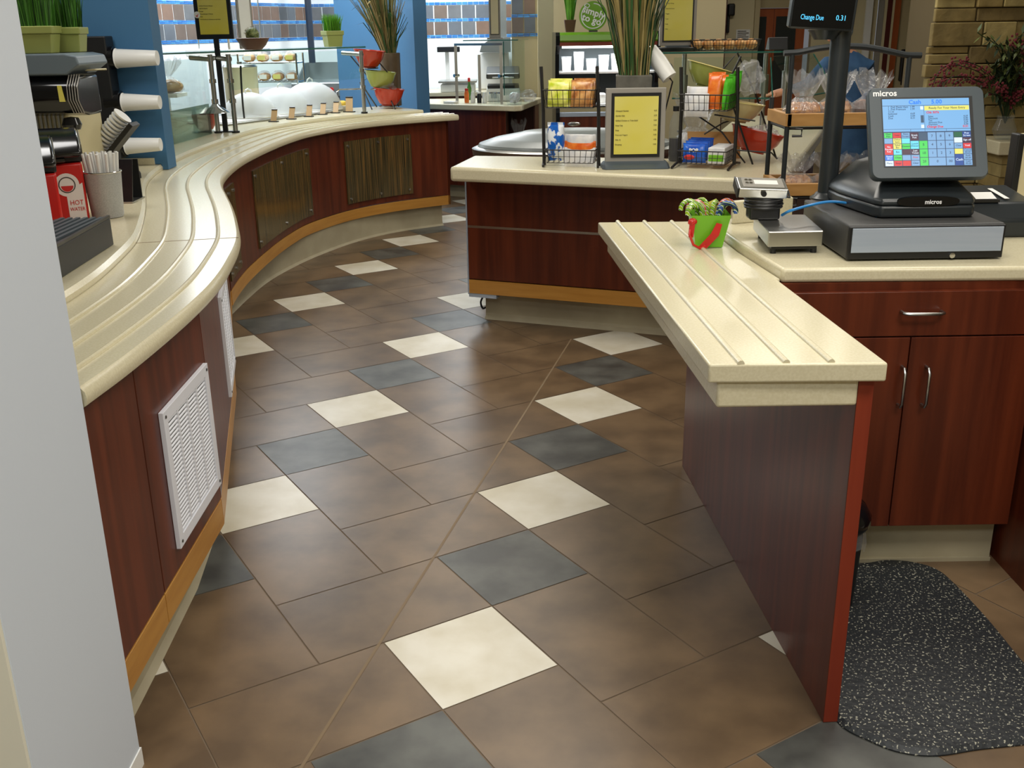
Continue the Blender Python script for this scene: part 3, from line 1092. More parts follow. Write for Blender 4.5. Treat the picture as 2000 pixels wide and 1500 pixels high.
for px_ in (x0 + 0.04, x1 - 0.04):
    for py_ in (yf + 0.03, yb - 0.04):
        mb.cyl((px_, py_, 0.912), (px_, py_, 0.919), 0.012, n=12)
part(cd, 'foot', mb, 'black', world=True)

pt = thing('register_terminal', 'charcoal touch-screen cash register standing on the black drawer', 'cash register', (1.17, 2.95, T))
# base: wide body that narrows towards the front
mb = MB()
base = [(1.035, 2.822), (1.288, 2.818), (1.302, 2.84), (1.335, 3.05), (1.335, 3.22), (1.07, 3.24), (0.985, 3.16), (0.985, 3.06), (1.02, 2.85)]
mb.prism(base, T + 0.002, T + 0.036); part(pt, 'base_lower', mb, 'charcoal_dark', bevel=0.008, seg=3, world=True, smooth=True)
mb = MB()
rows = []
for z, k, dy in ((T + 0.036, 1.0, 0.0), (T + 0.052, 0.985, 0.0), (T + 0.078, 0.86, 0.045), (T + 0.125, 0.62, 0.10), (T + 0.14, 0.4, 0.12)):
    cxx, cyy = 1.165, 3.02
    rows.append([(cxx + (p[0] - cxx) * k, cyy + (p[1] - cyy) * k + dy * (0.4 if p[1] < cyy else 0.2), z) for p in base])
mb.sweep(rows); part(pt, 'base_hood', mb, 'charcoal_dark', bevel=0.006, seg=3, world=True, smooth=True)
mb = MB()
prof = []
c0 = Vector((1.163, 2.823, T + 0.047))
rows = []
for k in range(21):
    a = math.pi * 2 * k / 20
for dz, s in ((0, 1.0),):
    pass
front = []
for k in range(24):
    a = 2 * math.pi * k / 24
    front.append((c0.x + 0.088 * math.copysign(abs(math.cos(a)) ** 0.6, math.cos(a)), c0.z + 0.0135 * math.copysign(abs(math.sin(a)) ** 0.8, math.sin(a))))
mb.sweep([[(x, 2.845, z) for x, z in front], [(c0.x + (x - c0.x) * 0.98, 2.818, z) for x, z in front]])
part(pt, 'nameplate', mb, 'gloss_black', world=True, smooth=True)
lettering(pt, 'lettering', 'micros', 0.017, (1.175, 2.8165, T + 0.046), (1, 0, 0), (0, 0, 1), 'white_ink', bold=0.0004, world=True)
mb = MB()
mb.box((1.10, 2.93, T + 0.10), (1.23, 3.0, T + 0.17)); part(pt, 'neck', mb, 'charcoal_dark', bevel=0.01, world=True)

# screen head, tilted back
BL, BR, TLq = Vector((1.005, 2.835, 1.119)), Vector((1.324, 2.82, 1.121)), Vector((1.007, 2.955, 1.357))
R = (BR - BL).normalized()
U = (TLq - BL); H = U.length
U = (U - R * U.dot(R)).normalized()
W = (BR - BL).length
N = R.cross(U)
def SP(a, b, c=0.0):
    """point on the screen head: a across, b up (fractions), c out of the face in metres"""
    return BL + R * (W * a) + U * (H * b) + N * c
def round_rect(a0, b0, a1, b1, r, c, n=5):
    pts = []
    for (ca, cbb, s) in ((a1, b1, 0), (a0, b1, 1), (a0, b0, 2), (a1, b0, 3)):
        ox = -r if s in (0, 3) else r
        oy = -r if s in (0, 1) else r
        base_p = SP(ca, cbb, c) + R * ox + U * oy
        for k in range(n + 1):
            an = math.pi / 2 * (s + k / n)
            pts.append(base_p + R * (r * math.cos(an)) + U * (r * math.sin(an)))
    return pts
mb = MB()
mb.sweep([round_rect(0.06, 0.1, 0.94, 0.9, 0.02, -0.070), round_rect(0.02, 0.03, 0.98, 0.97, 0.022, -0.045),
          round_rect(0, 0, 1, 1, 0.022, -0.018), round_rect(0, 0, 1, 1, 0.022, -0.006), round_rect(0.012, 0.012, 0.988, 0.988, 0.020, 0.0)])
sh = part(pt, 'screen_housing', mb, 'charcoal', smooth=True, world=True)
sa0, sa1, sb0, sb1 = 0.118, 0.862, 0.135, 0.865
mb = MB()
mb.slab([SP(sa0 - .008, sb0 - .01, 0.0006), SP(sa1 + .03, sb0 - .01, 0.0006), SP(sa1 + .03, sb1 + .02, 0.0006), SP(sa0 - .008, sb1 + .02, 0.0006)], N, 0.0004)
part(sh, 'screen_surround', mb, 'black', world=True)
scr = part(pt, 'screen', (lambda g: (g.slab([SP(sa0, sb0, 0.0012), SP(sa1, sb0, 0.0012), SP(sa1, sb1, 0.0012), SP(sa0, sb1, 0.0012)], N, 0.0004), g)[1])(MB()), 'scr_blue', world=True, label='lit touch screen')
lettering(sh, 'lettering', 'micros', 0.024, SP(0.145, 0.928, 0.0), R, U, 'white_ink', bold=0.0006, world=True)
def S2(u, v, c=0.0018):
    """u right, v down in the picture on the screen (0..1)"""
    return SP(sa0 + (sa1 - sa0) * u, sb1 - (sb1 - sb0) * v, c)
def key(u0, v0, u1, v1, m, c=0.0018):
    g = MB()
    g.slab([S2(u0, v1, c), S2(u1, v1, c), S2(u1, v0, c), S2(u0, v0, c)], N, 0.0002)
    part(scr, 'screen_field', g, m, world=True)
def word(s, u, v, size, m, align='CENTER', bold=0.0):
    lettering(scr, 'lettering', s, size, S2(u, v, 0.0018), R, U, m, align=align, bold=bold, world=True)
# panels of the sales screen
key(0.0, 0.100, 1.0, 0.106, 'scr_line'); key(0.475, 0.106, 0.478, 0.49, 'scr_line'); key(0.0, 0.452, 1.0, 0.457, 'scr_line'); key(0.0, 0.49, 1.0, 0.497, 'scr_line')
key(0.31, 0.457, 0.313, 0.49, 'scr_line'); key(0.72, 0.457, 0.723, 0.49, 'scr_line')
key(0.482, 0.112, 0.995, 0.178, 'scr_yellow')
key(0.435, 0.115, 0.470, 0.165, 'scr_white'); key(0.435, 0.25, 0.470, 0.36, 'scr_slate'); key(0.435, 0.39, 0.470, 0.44, 'scr_white')
word('Cash', 0.375, 0.055, 0.017, 'scr_title', bold=0.0004); word('5.00', 0.625, 0.055, 0.017, 'scr_title', bold=0.0004)
word('Ready For Your Next Entry', 0.74, 0.146, 0.0088, 'scr_text')
for k, (s, w_) in enumerate((('1  Deli Meals Ham', '1.99'), ('1  Deli Premium', '1.99'), ('12 oz', ''), ('Subtotal', '4.69'), ('Cash', '5.00'), ('Due', '0.31'))):
    word(s, 0.06, 0.125 + 0.033 * k, 0.0074, 'scr_text', 'LEFT')
    if w_:
        word(w_, 0.37, 0.125 + 0.033 * k, 0.0074, 'scr_text', 'RIGHT')
word('Chk 3076', 0.50, 0.212, 0.0088, 'scr_red', 'LEFT', 0.0002)
for k, s in enumerate(('Sales', 'Discount', 'Tax', 'Amount Due', 'Payment')):
    word(s, 0.52, 0.272 + 0.03 * k, 0.0070, 'scr_text', 'LEFT')
    word(('4.69', '0.00', '0.00', '4.69', '5.00')[k], 0.975, 0.272 + 0.03 * k, 0.0070, 'scr_text', 'RIGHT')
word('Change Due', 0.50, 0.425, 0.0088, 'scr_red', 'LEFT', 0.0002); word('0.31', 0.975, 0.425, 0.0088, 'scr_red', 'RIGHT', 0.0002)
g_ = 0.004
def cell(c0, r0, c1, r1, m, s=None, tm='scr_text', size=0.0072, ncol=10.0, rows=6.0):
    top = 0.502; hgt = (1 - top)
    u0, u1 = c0 / ncol, c1 / ncol
    v0, v1 = top + hgt * r0 / rows, top + hgt * r1 / rows
    key(u0 + g_, v0 + g_, u1 - g_, v1 - g_, m)
    if s:
        lines = s.split('\n')
        for i, l in enumerate(lines):
            word(l, (u0 + u1) / 2, (v0 + v1) / 2 + (i - (len(lines) - 1) / 2) * 0.034, size, tm)
key(0.0, 0.497, 1.0, 1.0, 'scr_line', 0.0015)
cell(0, 0, 1, 1, 'scr_green', 'Meal\nPlan'); cell(1, 0, 2, 1, 'scr_red', 'Void'); cell(2, 0, 3, 1, 'scr_key', 'Next\nScreen')
cell(0, 1, 1, 2, 'scr_key'); cell(1, 1, 2, 2, 'scr_yellow', 'Other\nItem'); cell(2, 1, 3, 2, 'scr_cyan')
cell(0, 2, 1, 4, 'scr_red', 'No\nReceipt\nKey', 'scr_white'); cell(1, 2, 2, 3, 'scr_yellow', 'Salad\nBar'); cell(2, 2, 3, 3, 'scr_green', 'Dessert')
cell(1, 3, 2, 4, 'scr_cyan', 'Bev'); cell(2, 3, 3, 4, 'scr_plum')
cell(0, 4, 1, 5, 'scr_bright', 'Retail\nSKU', 'scr_white'); cell(1, 4, 2, 5, 'scr_green', 'Chips'); cell(2, 4, 3, 5, 'scr_key')
cell(0, 5, 1, 6, 'scr_white', 'Menu'); cell(1, 5, 2, 6, 'scr_red', 'Soup'); cell(2, 5, 3, 6, 'scr_red')
cell(3, 0, 4, 1.5, 'scr_plum', 'Break\nFast', 'scr_white'); cell(4, 0, 5, 1.5, 'scr_slate')
cell(3, 1.5, 4, 3, 'scr_cyan', 'Lunch\nDinner'); cell(3, 3, 4, 4, 'scr_plum', 'Last\nTicket', 'scr_white'); cell(3, 4, 4, 5, 'scr_key', 'Print', 'scr_red'); cell(3, 5, 4, 6, 'scr_key', 'Clear')
cell(4, 1.5, 5, 3, 'scr_green', '5', size=0.010); cell(4, 3, 5, 4.5, 'scr_green', '10', size=0.010); cell(4, 4.5, 5, 6, 'scr_green', '20', size=0.010)
for i, s in enumerate('789456123'):
    r_, c_ = divmod(i, 3)
    cell(5 + c_, r_ * 1.5, 6 + c_, r_ * 1.5 + 1.5, 'scr_key', s, size=0.010)
cell(5, 4.5, 7, 6, 'scr_key', '0', size=0.010); cell(7, 4.5, 8, 6, 'scr_key', '00', size=0.010)
for r_, (m_, s, tm) in enumerate((('scr_dgreen', None, None), ('scr_white', None, None), ('scr_key', 'Clear', 'scr_text'), ('scr_yellow', None, None))):
    cell(8, r_, 9, r_ + 1, m_, s, tm or 'scr_text')
cell(8, 4, 9, 6, 'scr_navy', 'Cash', 'scr_white', 0.010)
for r_, (m_, s, tm) in enumerate((('scr_navy', 'Prev\nScreen', 'scr_white'), ('scr_plum', 'Sign off', 'scr_white'), ('scr_red', 'Void', 'scr_white'), ('scr_key', 'Cancel\n00.00', 'scr_text'), ('scr_key', 'Auth\n00.00', 'scr_text'), ('scr_key', 'Cash\n00.00', 'scr_text'))):
    cell(9, r_, 10, r_ + 1, m_, s, tm)

# receipt printer on the counter behind, at the right
pr = thing('receipt_printer', 'charcoal receipt printer with white paper slip right of the register', 'printer', (1.50, 3.20, 0.912))
mb = MB()
mb.sweep([[(x, y, z) for y, z in ((3.02, 0.913), (3.02, 0.965), (3.06, 1.012), (3.25, 1.035), (3.32, 1.02), (3.32, 0.913))] for x in (1.385, 1.585)])
part(pr, 'body', mb, 'charcoal_dark', bevel=0.008, seg=3, world=True, smooth=True)
mb = MB(); mb.box((1.400, 3.055, 1.013), (1.475, 3.10, 1.021)); part(pr, 'paper_slot', mb, 'black', world=True)
mb = MB(); mb.slab([(1.405, 3.062, 1.0225), (1.468, 3.062, 1.0225), (1.468, 3.105, 1.036), (1.405, 3.105, 1.036)], (0, 0, 1), 0.0006); part(pr, 'receipt_paper', mb, 'paper', world=True)
mb = MB(); mb.slab([(1.50, 3.08, 1.0195), (1.515, 3.08, 1.0195), (1.515, 3.20, 1.032), (1.50, 3.20, 1.032)], (0, 0, 1), 0.001); part(pr, 'label_strip', mb, 'paper', world=True)

# pole display
pdp = thing('pole_display', 'black customer display reading change due on a tall grey pole', 'display', (0.995, 3.19, T))
top = Vector((0.948, 3.19, 1.505))
mb = MB(); mb.lathe([(0, 0), (0.052, 0), (0.052, 0.004), (0.040, 0.012), (0.034, 0.02), (0, 0.02)], n=28); part(pdp, 'flange', mb, 'charcoal_dark', smooth=True)
mb = MB(); mb.cyl((0, 0, 0.005), (0, 0, top.z - T + 0.03), 0.0295, n=28); part(pdp, 'pole', mb, 'charcoal_dark', smooth=True)
BLp, BRp, TLp = Vector((0.827, 3.135, 1.524)), Vector((1.002, 3.115, 1.513)), Vector((0.822, 3.13, 1.605))
Rp = (BRp - BLp).normalized(); Up = TLp - BLp; Hp = Up.length; Up = (Up - Rp * Up.dot(Rp)).normalized(); Wp = (BRp - BLp).length; Np = Rp.cross(Up)
def DP(a, b, c=0.0):
    return BLp + Rp * (Wp * a) + Up * (Hp * b) + Np * c
mb = MB(); mb.slab([DP(-.02, -.10, -0.06), DP(1.03, -.10, -0.06), DP(1.03, 1.12, -0.06), DP(-.02, 1.12, -0.06)], Np, 0.06); hd = part(pdp, 'housing', mb, 'charcoal_dark', bevel=0.007, seg=3, world=True, smooth=True)
mb = MB(); mb.slab([DP(0.01, -0.02, 0.0003), DP(0.985, -0.02, 0.0003), DP(0.985, 1.06, 0.0003), DP(0.01, 1.06, 0.0003)], Np, 0.0012); part(hd, 'display_window', mb, 'screen_off', world=True)
lettering(hd, 'lettering', 'Change Due', 0.0205, DP(0.145, 0.31, 0.0012), Rp, Up, 'scr_vfd', 'LEFT', sx=0.64, world=True)
lettering(hd, 'lettering', '0.31', 0.0205, DP(0.885, 0.33, 0.0012), Rp, Up, 'scr_vfd', 'RIGHT', sx=0.86, world=True)
mb = MB(); mb.tube([top + Vector((0, 0, -0.022)), top + Vector((0, -0.0, 0.006))], [0.032, 0.052], 20); part(pdp, 'collar', mb, 'charcoal_dark', world=True, smooth=True)

# bench scale
sc = thing('bench_scale', 'stainless bench scale with tilted readout left of the cash drawer', 'scale', (0.79, 2.95, 0.912))
A0, A1 = Vector((0.728, 2.832, 0)), Vector((0.884, 2.834, 0))
mb = MB(); mb.prism([A0[:2], A1[:2], (0.905, 3.10), (0.748, 3.10)], 0.934, 0.978); part(sc, 'platform', mb, 'steel', bevel=0.003, world=True)
mb = MB(); mb.prism([(0.742, 2.846), (0.872, 2.848), (0.892, 3.085), (0.762, 3.085)], 0.924, 0.934); part(sc, 'frame', mb, 'black', world=True)
for p in ((0.75, 2.855), (0.866, 2.857), (0.768, 3.075), (0.884, 3.075)):
    mb = MB(); mb.cyl((p[0], p[1], 0.912), (p[0], p[1], 0.925), 0.009, n=12); part(sc, 'foot', mb, 'black', world=True)
pc = Vector((0.76, 3.04, 0.981))
mb = MB(); mb.box((pc.x - 0.045, 3.01, 0.9785), (pc.x + 0.045, 3.07, 1.03)); part(sc, 'column', mb, 'black', bevel=0.006, world=True)
mb = MB()
for k in range(4):
    mb.tube([(pc.x + (0.054 + 0.002 * (k % 2)) * math.cos(a * math.pi / 12), 3.04 + 0.042 * math.sin(a * math.pi / 12), 1.015 + 0.0085 * k) for a in range(24)], 0.0042, 6, closed=True)
part(sc, 'coiled_cable', mb, 'black', smooth=True, world=True)
hBL, hBR, hTL = Vector((0.673, 2.985, 1.077)), Vector((0.817, 2.98, 1.071)), Vector((0.677, 3.06, 1.101))
Rh = (hBR - hBL).normalized(); Uh = hTL - hBL; Hh = Uh.length; Uh = (Uh - Rh * Uh.dot(Rh)).normalized(); Wh = (hBR - hBL).length; Nh = Rh.cross(Uh)
def HP(a, b, c=0.0):
    return hBL + Rh * (Wh * a) + Uh * (Hh * b) + Nh * c
mb = MB(); mb.slab([HP(0, 0, -0.030), HP(1, 0, -0.030), HP(1, 1, -0.030), HP(0, 1, -0.030)], Nh, 0.030); hs = part(sc, 'readout_housing', mb, 'steel', bevel=0.004, seg=3, world=True)
mb = MB(); mb.slab([HP(0.1, 0.15, 0.0003), HP(0.93, 0.15, 0.0003), HP(0.93, 0.9, 0.0003), HP(0.1, 0.9, 0.0003)], Nh, 0.0008); part(hs, 'keypad', mb, 'sign_grey', world=True)
mb = MB(); mb.slab([HP(0.34, 0.38, 0.0012), HP(0.82, 0.38, 0.0012), HP(0.82, 0.72, 0.0012), HP(0.34, 0.72, 0.0012)], Nh, 0.0008); part(hs, 'readout', mb, 'white', world=True)
mb = MB()
for a, b in ((0.19, 0.45), (0.27, 0.45), (0.19, 0.7), (0.27, 0.7)):
    mb.cyl(HP(a, b, 0.001), HP(a, b, 0.003), 0.0052, n=12)
part(hs, 'button', mb, 'chrome', world=True)
mb = MB(); mb.tube([HP(1.0, 0.5, -0.02), HP(1.06, 0.5, -0.022), HP(1.06, 0.1, -0.028), HP(1.0, 0.1, -0.026)], 0.003, 6); part(hs, 'bracket', mb, 'black', world=True)
mb = MB(); mb.slab([HP(-0.03, -0.02, -0.031), HP(0.0, -0.02, -0.031), HP(0.0, 1.02, -0.031), HP(-0.03, 1.02, -0.031)], Nh, 0.032); part(hs, 'end_cap', mb, 'black', bevel=0.003, world=True)
mb = MB(); mb.cyl(hBL + Rh * (Wh * 0.5) + Vector((0, 0.02, -0.012)), hBL + Rh * (Wh * 0.5) + Vector((0, -0.004, -0.014)), 0.008, n=14); part(hs, 'plug', mb, 'black', world=True)

# blue network cable arching onto the drawer
mb = MB()
pts = [(0.802, 2.98, 0.998), (0.819, 2.95, 1.016), (0.892, 2.997, 1.024), (0.944, 2.998, 1.032), (0.999, 3.002, 1.026), (1.028, 2.966, 1.018), (1.032, 2.845, 1.016)]
mb.tube(catmull([Vector(p) for p in pts], 6), 0.0042, 8)
single('network_cable', 'bright blue cable looping over the black cash drawer', 'cable', mb, 'cable_blue', smooth=True)

# lime pail of candy canes
pl = thing('pail', 'lime green square pail with red ribbon holding candy canes', 'pail', (0.612, 3.11, 0.8865), rz=-0.06)
mb = MB(); mb.frustum((0, 0, 0), (0.080, 0.080), (0.118, 0.118), 0.100, cap=False)
mb.frustum((0, 0, 0.004), (0.076, 0.076), (0.114, 0.114), 0.0965, cap=False); part(pl, 'bucket', mb, 'lime')
mb = MB()
mb.tube([(-0.060, -0.05, 0.070), (-0.064, -0.068, 0.045), (-0.052, -0.075, 0.015), (-0.030, -0.066, 0.002), (-0.014, -0.062, 0.008)], 0.004, 6)
for a, b in (((-0.022, -0.060, 0.004), (0.024, -0.066, 0.078)),):
    d = Vector(b) - Vector(a)
    s = Vector((0.012, 0, -0.003))
    mb.slab([Vector(a) - s, Vector(a) + s, Vector((0.012, -0.068, 0.045)) + s, Vector((0.012, -0.068, 0.045)) - s], (0, -1, 0), 0.002)
    mb.slab([Vector((0.012, -0.068, 0.045)) - s, Vector((0.012, -0.068, 0.045)) + s, Vector(b) + s * 0.7, Vector(b) - s * 0.7], (0, -1, 0), 0.002)
mb.slab([(-0.066, -0.058, 0.035), (-0.052, -0.062, 0.035), (-0.048, -0.064, 0.078), (-0.064, -0.060, 0.078)], (0, -1, 0), 0.002)
mb.blob((-0.056, -0.060, 0.082), (0.014, 0.008, 0.011), lump=0.3)
part(pl, 'ribbon', mb, 'red', label='red ribbon tied to the pail')
base = Vector((0.612, 3.11, 0.8865))
rng = random.Random(11)
cane_specs = [(-0.03, -0.035, 205, 'candy_green'), (-0.022, -0.012, 195, 'candy_green'), (-0.036, 0.005, 180, 'candy_green'), (-0.012, 0.02, 170, 'candy_red'),
              (-0.04, -0.02, 225, 'candy_green'), (0.0, 0.028, 120, 'candy_green'), (0.012, 0.01, 60, 'candy_green'), (0.028, -0.005, -10, 'candy_blue'), (0.034, 0.018, 15, 'candy_red'), (0.03, -0.028, -35, 'candy_blue'), (0.04, 0.0, 25, 'candy_green')]
where = ['hooked over the left front rim', 'second from the left rim', 'hooked over the left back rim', 'with red stripes near the left back', 'drooping lowest over the left rim',
         'standing in the middle back', 'standing upright in the centre', 'blue striped over the right front', 'red striped over the right back', 'blue striped hanging lowest on the right', 'green hook at the far right rim']
for (dx, dy, an, m_), wtxt in zip(cane_specs, where):
    a = math.radians(an)
    b0 = base + Vector((dx * 0.5, dy * 0.5, 0.006))
    lean = Vector((dx * 0.5, dy * 0.5, 0))
    t0 = base + Vector((dx, dy, 0.100 + rng.uniform(0, 0.012)))
    rr_ = 0.025
    d = Vector((math.cos(a), math.sin(a), 0))
    pts = [b0, t0]
    for k in range(1, 10):
        th = math.pi * k / 9 * 1.05
        pts.append(t0 + d * (rr_ * (1 - math.cos(th))) + Vector((0, 0, rr_ * math.sin(th))))
    g = MB(); g.tube([p - base for p in pts], 0.0072, 8)
    o = single('candy_cane', 'striped candy cane in the lime pail, ' + wtxt, 'candy', g, m_, group='candy canes in the lime pail', smooth=True)
    o.location = base
mb = MB(); mb.slab([(-0.005, 0.03, 0.02), (0.045, 0.03, 0.02), (0.030, 0.045, 0.135), (-0.004, 0.044, 0.12)], (0, 1, 0), 0.001)
o = single('price_card', 'small yellow card standing behind the candy canes', 'card', mb, 'sign_yellow'); o.location = base


# ================================================================== island counter in the middle
IZ = 0.88
IA, IB = Vector((-0.295, 5.143, 0.88)), Vector((1.237, 4.489, 0.88))
it = thing('countertop', 'thick cream counter top of the middle island carrying snack baskets', 'countertop', (0.6, 5.3, 0.805))
mb = MB()
mb.prism([IA[:2], IB[:2], (1.325, 4.82), (1.95, 6.5), (2.40, 7.75), (1.75, 7.95), (1.16, 6.1), (0.98, 5.32), (-0.19, 5.62)], 0.808, IZ)
part(it, 'slab', mb, 'solid', bevel=0.016, seg=3, world=True, smooth=True)
ic = thing('base_cabinet', 'cherry island cabinet with metal reveal strip and maple band', 'cabinet', (0.5, 5.4, 0))
L0 = Vector((-0.228, 5.385)); dv = Vector((0.9294, -0.369)); nv = Vector((dv.y, -dv.x))   # nv points to the aisle
def ibox(s0, s1, t0, t1, z0, z1):
    g = MB()
    g.prism([(L0 + dv * s0 + nv * t0)[:], (L0 + dv * s1 + nv * t0)[:], (L0 + dv * s1 + nv * t1)[:], (L0 + dv * s0 + nv * t1)[:]], z0, z1)
    return g
part(ic, 'front_panel', ibox(0.006, 1.55, 0, -0.02, 0.543, 0.806), 'cherry', world=True)
part(ic, 'front_panel', ibox(0.006, 1.55, 0, -0.02, 0.253, 0.530), 'cherry', world=True)
part(ic, 'reveal_strip', ibox(0.0, 1.55, -0.002, -0.02, 0.530, 0.543), 'steel', world=True, label='thin metal reveal strip')
part(ic, 'maple_band', ibox(0.0, 1.55, 0, -0.02, 0.172, 0.247), 'maple', world=True)
part(ic, 'corner_trim', ibox(-0.004, 0.004, 0.001, -0.02, 0.165, 0.806), 'alu', world=True)
part(ic, 'bottom_rail', ibox(0.0, 0.16, -0.004, -0.05, 0.150, 0.172), 'alu', world=True)
mb = MB()
mb.prism([(L0 + nv * -0.022)[:], (L0 + dv * 1.55 + nv * -0.022)[:], (1.31, 4.95), (1.86, 6.52), (2.28, 7.7), (1.80, 7.85), (1.20, 6.05), (0.96, 5.50), (-0.17, 5.60)], 0.165, 0.806)
part(ic, 'carcass', mb, 'cherry', world=True)
T0, T1 = Vector((-0.143, 5.479, 0)), Vector((0.796, 5.106, 0))
td = (T1 - T0).normalized(); tn = Vector((td.y, -td.x, 0))
mb = MB()
E2 = T0 + td * 1.45
rows = []
for p in (T0, E2):
    rows.append([p + tn * a + Vector((0, 0, h)) for a, h in ((-0.08, 0), (0.012, 0), (0.004, 0.008), (-0.006, 0.018), (-0.012, 0.04), (-0.012, 0.165), (-0.08, 0.165))])
mb.sweep(rows); part(ic, 'toe_kick', mb, 'toe', world=True)
mb = MB(); mb.prism([(T0 + tn * -0.01)[:2], (T0 + tn * -0.08)[:2], (-0.05, 5.58), (1.75, 7.6), (2.15, 7.55), (1.25, 5.2), (E2 + tn * -0.01)[:2]], 0.0, 0.165); part(ic, 'plinth', mb, 'toe', world=True)
mb = MB(); mb.tube(catmull([Vector((-0.149, 5.5, 0.13)), Vector((-0.167, 5.5, 0.089)), Vector((-0.157, 5.5, 0.054)), Vector((-0.14, 5.52, 0.054))], 6), 0.006, 6)
part(ic, 'power_cord', mb, 'black', world=True)

# round-topped cold bin behind the island
cbn = thing('cold_bin', 'round grey cold bin with curved cover behind the island counter', 'cold bin', (0.40, 6.25, 0))
mb = MB(); mb.lathe([(0, 0.0), (0.58, 0.0), (0.58, 0.80), (0, 0.80)], n=48, sy=0.66); part(cbn, 'body', mb, 'fry_steel', smooth=True)
mb = MB(); mb.lathe([(0.58, 0.802), (0.615, 0.81), (0.62, 0.85), (0.59, 0.862), (0.0, 0.862)], n=48, sy=0.66); part(cbn, 'rim', mb, 'steel', smooth=True)
mb = MB(); mb.lathe([(0.585, 0.864), (0.575, 0.880), (0.50, 0.905), (0.49, 0.908), (0.47, 0.913), (0.33, 0.938), (0.31, 0.944), (0.14, 0.952), (0, 0.953)], n=48, sy=0.66); part(cbn, 'cover', mb, 'bin_grey', smooth=True)

# ---------------------------------------------------------------- wire basket stands and their snacks
def wire_basket(root, c, ax, ay, w, d, h, nx, ny, name='basket'):
    """open wire basket: c = centre of the bottom, ax/ay unit axes in plan"""
    c, ax, ay = Vector(c), Vector(ax), Vector(ay)
    g = MB()
    def P_(a, b, z, k):
        return c + ax * (a * w * (0.5 if k else 0.46)) + ay * (b * d * (0.5 if k else 0.46)) + Vector((0, 0, z))
    rim = [P_(-1, -1, h, 1), P_(1, -1, h, 1), P_(1, 1, h, 1), P_(-1, 1, h, 1)]
    bot = [P_(-1, -1, 0, 0), P_(1, -1, 0, 0), P_(1, 1, 0, 0), P_(-1, 1, 0, 0)]
    mid = [(a + b) / 2 for a, b in zip(rim, bot)]
    b_ = part(root, name, (g.tube(rim, 0.0032, 6, closed=True), g)[1], 'wire', world=True)
    g = MB()
    g.tube(bot, 0.0018, 5, closed=True); g.tube(mid, 0.0014, 5, closed=True)
    for i in range(4):
        n = nx if i % 2 == 0 else ny
        for k in range(n):
            t = (k + 0.5) / n
            g.tube([rim[i].lerp(rim[(i + 1) % 4], t), bot[i].lerp(bot[(i + 1) % 4], t)], 0.0014, 4)
    for k in range(1, nx):
        t = k / nx
        g.tube([bot[0].lerp(bot[1], t), bot[3].lerp(bot[2], t)], 0.0014, 4)
    part(b_, 'wire_grid', g, 'wire', world=True)
    return b_

def pack(name, label, cat, loc, size, m, rz=0.0, tilt=0.0, group=None, roll=0.0, flat=False):
    """pillow-shaped wrapper with crimped ends; size = width, depth, height"""
    w, d, h = size
    rows = []
    for t, k in ((0.0, 0.08), (0.06, 0.10), (0.10, 0.55), (0.25, 0.92), (0.5, 1.0), (0.75, 0.92), (0.90, 0.55), (0.94, 0.10), (1.0, 0.08)):
        r = []
        for i in range(14):
            a = 2 * math.pi * i / 14
            ca, sa = math.cos(a), math.sin(a)
            x = w / 2 * math.copysign(abs(ca) ** 0.55, ca) * (1.0 if k < 0.2 else 0.97)
            y = d / 2 * k * math.copysign(abs(sa) ** 0.7, sa) + (0.0006 * math.sin(i * 5) if k > 0.5 else 0)
            r.append(Vector((x, y, h * t)))
        rows.append(r)
    g = MB()
    mt = Matrix.Rotation(tilt, 4, 'X') @ Matrix.Rotation(roll, 4, 'Y')
    rows = [[mt @ p for p in r] for r in rows]
    if flat:
        f = Matrix.Translation((0, 0, d / 2)) @ Matrix.Rotation(math.pi / 2, 4, 'Y') @ Matrix.Translation((0, 0, -h / 2))
        rows = [[f @ p for p in r] for r in rows]
    g.sweep(rows)
    o = finish(name, g, m, None, smooth=True)
    o.location = loc
    o.rotation_euler = (0, 0, rz)
    return tag(o, label, cat, group)

def foot_rail(root, p, d, ln):
    g = MB()
    p, d = Vector(p), Vector(d).normalized()
    g.tube([p - d * ln / 2 + Vector((0, 0, 0.007)), p - d * ln * 0.2 + Vector((0, 0, 0.018)), p + d * ln * 0.2 + Vector((0, 0, 0.018)), p + d * ln / 2 + Vector((0, 0, 0.007))], 0.0065, 6)
    return part(root, 'foot', g, 'wire', world=True)

ls = thing('basket_stand', 'black two-tier wire snack stand left of the yellow menu sign', 'snack stand', (0.305, 5.10, IZ))
for x, y in ((0.176, 5.10), (0.44, 5.03)):
    mb = MB(); mb.tube([(x, y, IZ + 0.008), (x - 0.003, y + 0.015, 1.15), (x - 0.012, y + 0.03, 1.352)], 0.0085, 8); part(ls, 'post', mb, 'wire', world=True, smooth=True)
    foot_rail(ls, (x, y + 0.05, IZ), (0.08, 1, 0), 0.17)
lax, lay = Vector((0.966, -0.256, 0)), Vector((0.256, 0.966, 0))
lc = Vector((0.31, 5.09, 0))
wire_basket(ls, lc + Vector((0, 0, 1.165)), lax, lay, 0.25, 0.16, 0.082, 9, 6)
wire_basket(ls, lc + Vector((0.005, 0, 0.905)), lax, lay, 0.25, 0.16, 0.062, 9, 6)
rzl = math.atan2(lax.y, lax.x)
G1 = 'snack packs in the left wire stand'
def lp(a, b, z): return lc + lax * a + lay * b + Vector((0, 0, z))
pack('snack_pack', 'yellow-green snack pack in front, upper left basket of the left stand', 'snack', lp(-0.06, -0.035, 1.168), (0.11, 0.04, 0.125), 'yellow_pack', rzl, -0.25, G1)
pack('snack_pack', 'yellow-green snack pack behind another, upper left basket of the left stand', 'snack', lp(-0.06, 0.015, 1.168), (0.11, 0.04, 0.13), 'yellow_pack', rzl, -0.22, G1)
